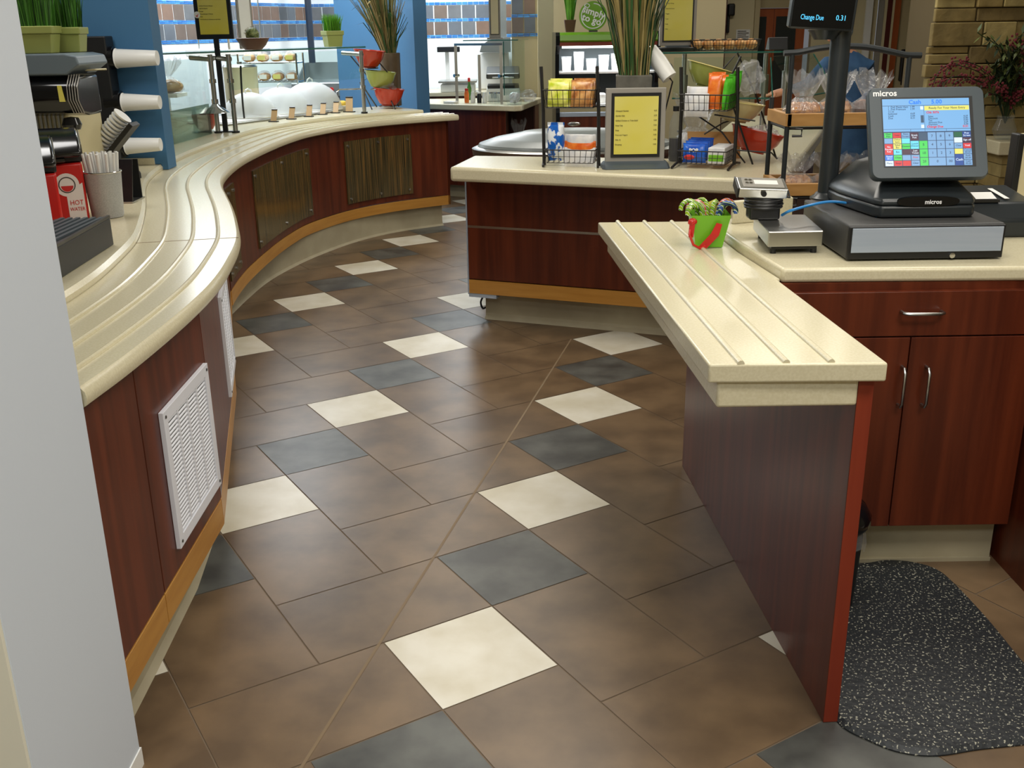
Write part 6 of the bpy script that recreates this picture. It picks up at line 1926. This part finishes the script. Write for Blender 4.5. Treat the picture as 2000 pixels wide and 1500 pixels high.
mb = MB(); mb.box((-0.66, 11.40, 0.906), (-0.62, 11.44, 1.33)); part(cw, 'mast', mb, 'white', world=True)
mb = MB(); mb.box((-0.74, 11.33, 1.30), (-0.50, 11.40, 1.355)); part(cw, 'readout', mb, 'black', bevel=0.006, world=True)
pg = thing('panini_grill', 'open panini grill with dark rounded hood on the far counter', 'grill', (-0.05, 10.2, BZ))
mb = MB(); mb.box((-0.20, 10.02, BZ), (0.12, 10.45, BZ + 0.12)); part(pg, 'base', mb, 'white', bevel=0.012, world=True)
mb = MB(); mb.box((-0.19, 10.03, BZ + 0.121), (0.11, 10.44, BZ + 0.145)); part(pg, 'plate', mb, 'black', world=True)
mb = MB(); mb.slab([(-0.20, 10.06, 1.075), (0.12, 10.06, 1.075), (0.12, 10.46, 1.13), (-0.20, 10.46, 1.13)], (0, 0, 1), 0.05); part(pg, 'lid', mb, 'dark_steel', bevel=0.012, world=True)
mb = MB(); mb.tube([(-0.14, 10.06, 1.09), (-0.14, 9.99, 1.09), (0.06, 9.99, 1.09), (0.06, 10.06, 1.09)], 0.008, 8); part(pg, 'handle', mb, 'chrome', world=True)
mb = MB(); mb.box((-0.16, 10.018, BZ + 0.03), (-0.10, 10.02, BZ + 0.09)); part(pg, 'control', mb, 'fry_steel', world=True)
oh = thing('oven_hood', 'grey rounded hood over white ovens at the far wall', 'hood', (-0.1, 11.2, 1.35))
mb = MB(); mb.sweep([[(-0.28, y, 1.30), (-0.26, y, 1.37), (-0.18, y, 1.42), (0.0, y, 1.44), (0.04, y, 1.44), (0.04, y, 1.30)] for y in (10.95, 11.45)]); part(oh, 'canopy', mb, 'fry_steel', world=True)
mb = MB(); mb.box((-0.10, 11.1, 1.44), (0.0, 11.3, 2.75)); part(oh, 'duct', mb, 'fry_steel', world=True)
mb = MB(); mb.box((-0.30, 11.46, 0.906), (0.02, 11.76, 1.29)); ov = single('oven', 'white countertop oven under the grey hood', 'oven', mb, 'white', loc=(-0.14, 11.6, 0.906), bevel=0.012)
# jars and small dishes in a row
for k, (x, nm, m_) in enumerate(((-0.385, 'onion-shaped bottle', 'orange_pack'), (-0.325, 'white shaker', 'white'), (-0.265, 'black pepper mill', 'black'), (-0.215, 'second white shaker', 'white'), (-0.155, 'glass jar', 'clear_plastic'), (-0.105, 'glass jar second from the post', 'clear_plastic'), (-0.05 - 0.02, 'glass jar nearest the right post', 'clear_plastic'))):
    y = 9.72 - 0.42 * (x + 0.2) + 0.12
    t = thing('condiment_jar', nm + ' in the row on the far counter', 'jar', (x, y, BZ), 0, 'condiments on the far counter')
    h = (0.13, 0.10, 0.10, 0.095, 0.10, 0.10, 0.10)[k]
    g = MB(); g.lathe([(0, 0.001), (0.021, 0.001), (0.023, h * 0.6), (0.016, h * 0.85), (0, h * 0.86)], n=16); part(t, 'jar_body', g, m_, smooth=True)
    g = MB(); g.lathe([(0, h * 0.86), (0.017, h * 0.86), (0.016, h), (0, h)], n=16); part(t, 'lid', g, 'chrome' if k > 3 else ('red' if k == 0 else 'white'), smooth=True)
sb = thing('sauce_bottle', 'dark sauce bottle with red cap on the far worktop', 'bottle', (-0.375, 10.35, BZ))
mb = MB(); mb.lathe([(0, 0.001), (0.022, 0.001), (0.022, 0.11), (0.010, 0.15), (0.010, 0.17), (0, 0.17)], n=16); part(sb, 'bottle_body', mb, 'grass', smooth=True)
mb = MB(); mb.lathe([(0, 0.171), (0.013, 0.171), (0.012, 0.205), (0, 0.21)], n=16); part(sb, 'cap', mb, 'red', smooth=True)
gb = thing('glass_bin', 'clear tapered bin of wrapped cutlery on the far counter corner', 'bin', (0.06, 9.62, BZ))
mb = MB(); mb.frustum((0, 0, 0.001), (0.13, 0.12), (0.17, 0.15), 0.115, cap=False); part(gb, 'bin_wall', mb, 'clear_plastic')
mb = MB(); mb.blob((0, 0, 0.06), (0.05, 0.045, 0.05), lump=0.4, seed=3); part(gb, 'contents', mb, 'white_pack')
film('clear_bag', 'clear bag with dark bread on the right of the far counter', (0.20, 9.98, BZ), (0.07, 0.08, 0.05), 12)
mb = MB(); mb.slab([(-0.60, 9.84, BZ + 0.001), (-0.50, 9.78, BZ + 0.001), (-0.46, 9.86, BZ + 0.001), (-0.56, 9.93, BZ + 0.001)], (0, 0, 1), 0.02)
single('napkin_stack', 'low stack of white papers at the left end of the far counter', 'paper', mb, 'paper', loc=(-0.53, 9.85, BZ))

# ================================================================== refrigerated open case
FX0, FX1, FY = 0.435, 1.372, 9.5
fg = thing('refrigerated_case', 'open refrigerated case with lime green header and cherry base', 'refrigerator', (0.9, 9.9, 0))
mb = MB()
for x0, x1 in ((FX0, FX0 + 0.035), (FX1 - 0.035, FX1)):
    g = MB()
    g.sweep([[(x, y, z) for y, z in ((9.50, 0.0), (9.46, 0.30), (9.47, 0.80), (9.62, 1.05), (9.60, 1.30), (9.50, 1.38), (9.49, 1.46), (9.54, 1.488), (10.25, 1.488), (10.25, 0.0))] for x in (x0, x1)])
    part(fg, 'side_panel', g, 'gloss_black', world=True)
g = MB(); g.sweep([[(x, y, z) for y, z in ((9.50, 1.405), (9.47, 1.42), (9.475, 1.465), (9.52, 1.487), (9.75, 1.487), (9.75, 1.405))] for x in (FX0 + 0.036, FX1 - 0.036)]); hd = part(fg, 'header', g, 'fridge_green', smooth=True, world=True)
g = MB(); g.box((FX0 + 0.036, 9.50, 1.372), (FX1 - 0.036, 9.75, 1.404)); part(fg, 'light_rail', g, 'cherry_lighter', world=True)
tube_m = glow('fluorescent_tube', (250, 250, 240), 5.0)
g = MB(); g.cyl((FX0 + 0.06, 9.58, 1.362), (FX1 - 0.06, 9.58, 1.362), 0.010, n=10); part(fg, 'light_tube', g, tube_m, world=True)
a_ = area('case_light', (0.9, 9.72, 1.358), 0.8, 0.12, 9, COOL)
g = MB(); g.box((FX0 + 0.036, 10.10, 0.80), (FX1 - 0.036, 10.14, 1.40)); part(fg, 'back_panel', g, 'charcoal', world=True)
g = MB(); g.box((FX0 + 0.036, 9.68, 1.128), (FX1 - 0.036, 10.09, 1.145)); part(fg, 'shelf', g, 'white', world=True)
g = MB(); g.box((FX0 + 0.036, 9.55, 0.85), (FX1 - 0.036, 10.09, 0.87)); part(fg, 'deck', g, 'white', world=True)
g = MB(); g.box((FX0 + 0.036, 9.48, 0.765), (FX1 - 0.036, 9.55, 0.80)); part(fg, 'bumper', g, 'alu', world=True)
g = MB(); g.box((FX0 + 0.036, 9.49, 0.10), (FX1 - 0.036, 9.54, 0.764)); lp_ = part(fg, 'base_panel', g, 'cherry', world=True)
g = MB(); g.blob((0.60, 9.487, 0.70), (0.060, 0.004, 0.020)); part(lp_, 'badge', g, 'chrome', world=True)
g = MB(); g.box((FX0 + 0.04, 9.56, 0.0), (FX1 - 0.04, 10.2, 0.10)); part(fg, 'plinth', g, 'black', world=True)
rng = random.Random(17)
for k in range(7):
    x = FX0 + 0.11 + 0.115 * k
    h = (0.12, 0.16, 0.10, 0.13, 0.14, 0.13, 0.12)[k]
    t = thing('food_carton', ('first', 'second, tallest', 'third, lowest', 'fourth', 'fifth', 'sixth', 'seventh')[k] + ' white tub from the left on the middle shelf of the refrigerated case', 'tub', (x, 9.80, 1.1455), 0, 'white tubs in the refrigerated case')
    g = MB(); g.frustum((0, 0, 0), (0.075, 0.07), (0.09, 0.085), h); part(t, 'tub_wall', g, 'white', bevel=0.006)
    g = MB(); g.box((-0.048, -0.046, h + 0.0005), (0.048, 0.046, h + 0.012)); part(t, 'lid', g, 'clear_plastic', bevel=0.003)
for k in range(5):
    x = FX0 + 0.12 + 0.155 * k
    t = thing('food_carton', ('first', 'second', 'third', 'fourth', 'last')[k] + ' cup from the left on the bottom deck of the refrigerated case', 'tub', (x, 9.66, 0.8705), 0, 'cups on the case deck')
    g = MB(); g.lathe([(0, 0.0), (0.036, 0.0), (0.046, 0.05), (0, 0.05)], n=18); part(t, 'cup_wall', g, ('pink', 'pink', 'white', 'white', 'tan_pack')[k], smooth=True)
    g = MB(); g.lathe([(0.047, 0.0505), (0.044, 0.075), (0.02, 0.09), (0, 0.091)], n=18); part(t, 'lid', g, 'white', smooth=True)
# round sign and pot plant on top of the case
rs_ = thing('round_sign', 'round lime green sign with white lettering on top of the refrigerated case', 'sign', (0.77, 9.60, 1.488))
mb = MB(); mb.cyl((0.77, 9.59, 1.622), (0.77, 9.575, 1.622), 0.124, n=48); dk = part(rs_, 'disc', mb, 'fridge_green', world=True)
mb = MB(); mb.tube([(0.77 + 0.104 * math.cos(a * math.pi / 24 + 2.2), 9.574, 1.622 + 0.104 * math.sin(a * math.pi / 24 + 2.2)) for a in range(44)], 0.005, 6); part(rs_, 'ring', mb, 'white_ink', world=True)
tl_ = Vector((0.95, 0, -0.30))
lettering(dk, 'lettering', 'simply', 0.082, (0.775, 9.573, 1.650), tl_, (0.30, 0, 0.95), 'white_ink', bold=0.002, world=True)
lettering(dk, 'lettering', 'to go', 0.082, (0.758, 9.573, 1.590), tl_, (0.30, 0, 0.95), 'white_ink', bold=0.002, world=True)
mb = MB(); mb.tube([(0.715 + 0.022 * math.cos(a * math.pi / 8), 9.573, 1.708 + 0.016 * math.sin(a * math.pi / 8)) for a in range(16)], 0.004, 6, closed=True); part(dk, 'fruit_mark', mb, 'white_ink', world=True)
mb = MB(); mb.box((0.735, 9.56, 1.489), (0.81, 9.62, 1.502)); part(rs_, 'foot', mb, 'black', world=True)
pp = thing('potted_plant', 'green sword leaves in a brown pot on the refrigerated case', 'plant', (0.575, 9.75, 1.489))
mb = MB(); mb.frustum((0, 0, 0), (0.075, 0.075), (0.105, 0.105), 0.105); part(pp, 'pot', mb, 'brown_pot', bevel=0.003)
reed_bunch(pp, (0, 0, 0.10), 46, 0.07, 0.36, 0.03, 3, 'bright_grass', wid=0.005, leaf=1.0)
yb = thing('yellow_box', 'yellow box standing at the right end of the case top', 'box', (1.24, 9.75, 1.489))
mb = MB(); mb.box((1.19, 9.7, 1.489), (1.29, 9.8, 1.62)); part(yb, 'carton', mb, 'sign_yellow', world=True)
mb = MB(); mb.box((1.291, 9.7, 1.489), (1.31, 9.8, 1.63)); part(yb, 'side_flap', mb, 'lime', world=True)

# ================================================================== far right: walls, doors, stone wall
WY = 13.0
def wallbox(name, x0, x1, z0, z1, m_, y0=WY, y1=WY + 0.12, kind=True):
    g = MB(); g.box((x0, y0, z0), (x1, y1, z1))
    return struct(name, g, m_)
wallbox('wall_far_cream', 1.0, 2.985, 0, 2.75, 'cream_wall')
wallbox('wall_far_over_doors', 2.985, 4.32, 1.72, 2.75, 'beige_wall', WY + 0.25, WY + 0.4)
wallbox('wall_far_beige', 4.735, 6.4, 0, 2.75, 'beige_wall')
wallbox('wall_far_jamb', 3.70, 4.475, 0, 2.75, 'cream_wall', WY + 0.02)
def leaf(name, x0, x1, m_, glass=None, y=WY + 0.3):
    g = MB(); g.box((x0, y, 0.01), (x1, y + 0.045, 1.715))
    d = struct(name, g, m_)
    if glass:
        g2 = MB(); g2.box((glass[0], y - 0.006, 0.75), (glass[1], y - 0.001, 1.62)); w = finish('door_glass', g2, 'dark_glass', d)
        g3 = MB(); g3.box((glass[0] - 0.02, y - 0.004, 0.5), (glass[0] - 0.005, y - 0.02, 1.1)); finish('door_handle', g3, 'chrome', d)
    return d
leaf('door_1', 3.05, 3.30, 'orange_wood', (3.06, 3.21))
leaf('door_2', 3.305, 3.69, 'orange_wood', (3.33, 3.58))
for nm, x0, x1, m_ in (('trim_3', 2.985, 3.045, 'beige_wall'), ('trim_4', 2.41, 2.50, 'beige_wall'), ('trim_5', 4.32, 4.40, 'white'), ('trim_6', 4.476, 4.535, 'sign_grey'), ('trim_7', 4.538, 4.572, 'cream_wall'),
                       ('trim_8', 4.575, 4.630, 'maroon'), ('trim_9', 4.634, 4.66, 'cream_wall'), ('trim_10', 4.663, 4.733, 'orange_wood')):
    wallbox(nm, x0, x1, 0, 2.75, m_, WY - 0.04, WY - 0.002)
mp = thing('wall_post', 'maroon post with white lettering against the cream wall', 'post', (2.58, 12.93, 0))
mb = MB(); mb.box((2.525, 12.90, 0), (2.635, 12.995, 2.6)); part(mp, 'post_body', mb, 'maroon', world=True)
lettering(mp, 'lettering', 'CAFE', 0.075, (2.565, 12.898, 1.50), (0, 0, 1), (-1, 0, 0), 'white_ink', world=True)
wp = thing('wall_bracket', 'black wall bracket beside the maroon post', 'bracket', (2.69, 12.95, 1.4))
mb = MB(); mb.box((2.65, 12.94, 1.44), (2.685, 12.995, 1.76)); part(wp, 'arm', mb, 'black', bevel=0.01, world=True)
mb = MB(); mb.box((2.652, 12.90, 1.63), (2.735, 12.998, 1.77)); part(wp, 'head', mb, 'black', bevel=0.02, seg=3, world=True)
nt_ = thing('notice', 'paper notice on the cream wall left of the orange doors', 'notice', (2.86, 12.99, 1.35))
mb = MB(); mb.box((2.78, 12.99, 1.345), (2.945, 12.998, 1.475)); sh_ = part(nt_, 'sheet', mb, 'paper', world=True)
for k in range(5):
    mb = MB(); mb.box((2.795, 12.987, 1.452 - 0.022 * k), (2.90 + 0.03 * (k % 2), 12.9895, 1.460 - 0.022 * k)); part(sh_, 'printed_line', mb, 'ink', world=True)
tc_ = thing('time_clock', 'black wall phone with keypad on the beige wall', 'phone', (4.93, 12.95, 0.85))
mb = MB(); mb.box((4.80, 12.94, 0.85), (5.07, 12.998, 1.22)); bdy = part(tc_, 'housing', mb, 'black', bevel=0.012, world=True)
mb = MB(); mb.box((4.81, 12.89, 0.80), (4.865, 12.94, 1.20)); part(tc_, 'handset', mb, 'gloss_black', bevel=0.015, seg=3, world=True)
for r_ in range(4):
    for c_ in range(3):
        mb = MB(); mb.box((4.925 + 0.035 * c_, 12.936, 1.03 - 0.035 * r_), (4.945 + 0.035 * c_, 12.9395, 1.05 - 0.035 * r_)); part(bdy, 'key', mb, 'alu', world=True)
mb = MB(); mb.box((4.86, 12.935, 1.13), (4.885, 12.9395, 1.17)); part(bdy, 'lamp', mb, 'red', world=True)

# stone wall with real blocks
SX0, SY = 2.80, 7.0
mb = MB(); mb.mi = 0; mb.box((SX0, SY, 0), (6.4, SY + 0.5, 2.75)); 
rng = random.Random(23)
mb.mi = 1
z = 0.0
while z < 2.1:
    h = rng.choice((0.07, 0.085, 0.11, 0.15))
    x = SX0 - 0.02 - rng.uniform(0, 0.05)
    while x < 5.2:
        w = rng.uniform(0.16, 0.42)
        d = rng.uniform(0.015, 0.045)
        x0 = x + 0.004; x1 = x + w - 0.004
        if x0 < 5.2:
            if h > 0.1 and rng.random() < 0.3:
                hh = h * rng.uniform(0.4, 0.6)
                mb.box((x0, SY - d, z + 0.003), (x1, SY + 0.02, z + hh - 0.003))
                mb.box((x0, SY - d * 0.7, z + hh + 0.003), (x1, SY + 0.02, z + h - 0.003))
            else:
                mb.box((x0, SY - d, z + 0.003), (x1, SY + 0.02, z + h - 0.003))
        x += w
    z += h
struct('wall_stone', mb, ['stone_gap', 'stone'], bevel=0.006)
lg = thing('ledge', 'cream stone ledge slab in front of the stone wall', 'ledge', (4.0, 6.75, 0.0))
mb = MB(); mb.box((3.13, 6.60, 0.715), (5.4, 6.953, 0.80)); part(lg, 'slab', mb, 'solid', bevel=0.008, world=True)
mb = MB(); rng = random.Random(31)
z = 0.0
while z < 0.70:
    h = min(rng.choice((0.08, 0.11, 0.14)), 0.713 - z)
    x = 3.18
    while x < 5.3:
        w = rng.uniform(0.18, 0.4)
        mb.box((x + 0.003, 6.66 - rng.uniform(0, 0.03), z + 0.002), (x + w - 0.003, 6.94, z + h - 0.002))
        x += w
    z += h
part(lg, 'stone_base', mb, 'stone', world=True)
# arrangement of dark red flowers on the ledge
fl = thing('flower_arrangement', 'dark red and green flower arrangement in front of the stone wall', 'flowers', (3.22, 6.75, 0.801))
mb = MB(); mb.lathe([(0, 0.001), (0.05, 0.001), (0.075, 0.06), (0.05, 0.13), (0.058, 0.15)], n=20); part(fl, 'vase', mb, 'clear_plastic', smooth=True)
rng = random.Random(44)
gs, gl_, gf = MB(), MB(), MB()
for k in range(46):
    a = rng.uniform(0, 2 * math.pi)
    up = rng.uniform(0.12, 0.55)
    sp = rng.uniform(0.05, 0.36)
    if k < 6:
        a = math.pi + rng.uniform(-0.5, 0.3); sp = rng.uniform(0.30, 0.46); up = rng.uniform(0.25, 0.45)
    p0 = Vector((0, 0, 0.10))
    p2 = Vector((math.cos(a) * sp, math.sin(a) * sp * 0.5 - 0.02, 0.12 + up))
    p1 = Vector((p2.x * 0.35, p2.y * 0.35, 0.12 + up * 0.75))
    if k < 6:
        p3 = p2 + Vector((-0.09, 0, -0.16)); pts = catmull([p0, p1, p2, p3], 6)
    else:
        pts = catmull([p0, p1, p2], 6)
    gs.tube(pts, 0.003, 4)
    n_ = len(pts)
    for j in range(n_ // 3, n_):
        q = pts[j]
        for _ in range(3):
            d = Vector((rng.gauss(0, 1), rng.gauss(0, 1), rng.gauss(0, 1))).normalized()
            c = q + d * rng.uniform(0.008, 0.03)
            if k % 3 == 0 or k < 6:
                gf.blob(c, (0.009, 0.009, 0.009), n=5, m=3)
            else:
                s = d.cross(Vector((0, 0, 1))).normalized() * 0.011
                gl_.poly([q, q + d * 0.03 + s, q + d * 0.07, q + d * 0.03 - s])
part(fl, 'stem', gs, 'leaf'); part(fl, 'leaves', gl_, 'leaf'); part(fl, 'blossoms', gf, 'flower_red')

# cream partition with black edge at the right end of the cashier counter
pt2 = thing('partition', 'cream partition with black edge strip right of the printer', 'partition', (1.8, 3.38, 0.912))
mb = MB(); mb.box((1.672, 3.355, 0.914), (1.95, 3.40, 1.18)); part(pt2, 'board', mb, 'cream_wall', world=True)
mb = MB(); mb.box((1.648, 3.350, 0.914), (1.671, 3.405, 1.182)); part(pt2, 'edge_strip', mb, 'black', bevel=0.004, world=True)
mb = MB(); mb.box((1.660, 3.30, 0.9125), (1.95, 3.354, 0.932)); part(pt2, 'base_moulding', mb, 'solid', bevel=0.004, world=True)

# ================================================================== server leaning over the far run of the island
def skin_body(name, pts, edges, root_i, sub=2):
    me = bpy.data.meshes.new(name)
    me.from_pydata([p[:3] for p in pts], edges, [])
    o = bpy.data.objects.new(name, me)
    COL.objects.link(o)
    sk = o.modifiers.new('skin', 'SKIN')
    sk.use_smooth_shade = True
    sv = me.skin_vertices[0].data
    for i, p in enumerate(pts):
        r = p[3]
        sv[i].radius = r if isinstance(r, tuple) else (r, r)
        sv[i].use_root = (i == root_i)
    ss = o.modifiers.new('subsurf', 'SUBSURF')
    ss.levels = sub; ss.render_levels = sub
    dg = bpy.context.evaluated_depsgraph_get(); dg.update()
    m2 = bpy.data.meshes.new_from_object(o.evaluated_get(dg))
    bpy.data.objects.remove(o)
    m2.name = name
    m2.polygons.foreach_set('use_smooth', [True] * len(m2.polygons))
    return m2
pr_ = thing('person', 'person in a blue uniform and pale cap reaching left over the island', 'person', (2.58, 8.05, 0))
B = []
E_ = []
def V(x, y, z, r):
    B.append((x, y, z, r)); return len(B) - 1
pel = V(0.06, 0.03, 0.88, (0.155, 0.115)); wst = V(0.045, 0.0, 1.02, (0.145, 0.11)); chs = V(0.01, -0.04, 1.17, (0.165, 0.115)); shc = V(-0.02, -0.07, 1.27, (0.115, 0.085))
nk = V(-0.06, -0.09, 1.335, 0.052); hd0 = V(-0.09, -0.11, 1.375, 0.060); hd1 = V(-0.115, -0.13, 1.415, 0.082); hd2 = V(-0.125, -0.135, 1.465, 0.078); hd3 = V(-0.125, -0.13, 1.51, 0.045)
E_ += [(pel, wst), (wst, chs), (chs, shc), (shc, nk), (nk, hd0), (hd0, hd1), (hd1, hd2), (hd2, hd3)]
ls0 = V(-0.17, -0.07, 1.245, 0.062); le = V(-0.33, -0.10, 1.09, 0.046); lw = V(-0.52, -0.11, 1.045, 0.030); lh0 = V(-0.575, -0.11, 1.035, (0.020, 0.036))
E_ += [(shc, ls0), (ls0, le), (le, lw), (lw, lh0)]
rs0 = V(0.13, -0.05, 1.235, 0.062); re = V(0.175, -0.04, 1.03, 0.046); rw = V(0.07, -0.20, 0.965, 0.030); rh0 = V(0.03, -0.25, 0.955, (0.020, 0.036))
E_ += [(shc, rs0), (rs0, re), (re, rw), (rw, rh0)]
for k, (dy, dz, ln) in enumerate(((-0.03, 0.0, 0.085), (-0.010, 0.004, 0.095), (0.010, 0.002, 0.090), (0.028, -0.002, 0.072))):
    f1 = V(-0.60, -0.11 + dy, 1.030 + dz, 0.0095); f2 = V(-0.60 - ln * 0.5, -0.11 + dy * 1.1, 1.020 + dz, 0.0088); f3 = V(-0.60 - ln * 0.85, -0.11 + dy * 1.1, 1.0 + dz, 0.0078)
    E_ += [(lh0, f1), (f1, f2), (f2, f3)]
t1 = V(-0.575, -0.155, 1.02, 0.010); t2 = V(-0.61, -0.175, 1.005, 0.009)
E_ += [(lh0, t1), (t1, t2)]
for s in (-1, 1):
    hp = V(0.06 + s * 0.09, 0.03, 0.82, 0.095); kn = V(0.06 + s * 0.10, 0.01, 0.46, 0.062); an = V(0.06 + s * 0.10, 0.05, 0.09, 0.042); fo = V(0.06 + s * 0.11, -0.08, 0.035, 0.036)
    E_ += [(pel, hp), (hp, kn), (kn, an), (an, fo)]
me = skin_body('body', B, E_, pel)
for m_ in ('blue_cloth', 'skin', 'black'):
    me.materials.append(M[m_])
for p in me.polygons:
    c = p.center
    if c.z < 0.075: p.material_index = 2
    elif c.x < -0.47 and c.z < 1.12: p.material_index = 1
    elif c.z > 1.325: p.material_index = 1
    elif c.z < 0.99 and c.y < -0.17: p.material_index = 1
bo = bpy.data.objects.new('body', me); COL.objects.link(bo); bo.parent = pr_
g = MB(); g.blob((-0.120, -0.125, 1.478), (0.098, 0.100, 0.078), n=20, m=12, lump=0.06, seed=2); part(pr_, 'cap', g, 'hairnet', smooth=True)
g = MB(); g.blob((-0.20, -0.155, 1.42), (0.016, 0.013, 0.018)); g2 = None; part(pr_, 'nose', g, 'skin', smooth=True)
for dy in (-0.04, 0.02):
    g = MB(); g.blob((-0.182, -0.155 + dy, 1.44), (0.008, 0.010, 0.006)); part(pr_, 'eye', g, 'black', smooth=True)
g = MB(); g.blob((-0.172, -0.165, 1.378), (0.012, 0.022, 0.006)); part(pr_, 'mouth', g, 'red_glaze', smooth=True)
g = MB(); g.blob((-0.095, -0.215, 1.42), (0.016, 0.010, 0.026)); part(pr_, 'ear', g, 'skin', smooth=True)
g = MB(); g.lathe([(0.185, 0.52), (0.182, 0.70), (0.172, 0.88), (0.158, 1.0)], n=30, c=(0.06, 0.02, 0), sy=0.82); part(pr_, 'apron', g, 'blue_cloth', smooth=True)
sp2 = thing('serving_spoon', 'dark serving spoon in the reaching hand', 'spoon', (1.92, 7.94, 0.99))
mb = MB(); mb.tube([(2.01, 7.93, 1.005), (1.93, 7.92, 0.985), (1.84, 7.90, 0.955)], 0.006, 6); part(sp2, 'handle', mb, 'dark_steel', world=True)
mb = MB(); mb.blob((1.815, 7.895, 0.945), (0.035, 0.022, 0.008)); part(sp2, 'bowl', mb, 'dark_steel', world=True, smooth=True)
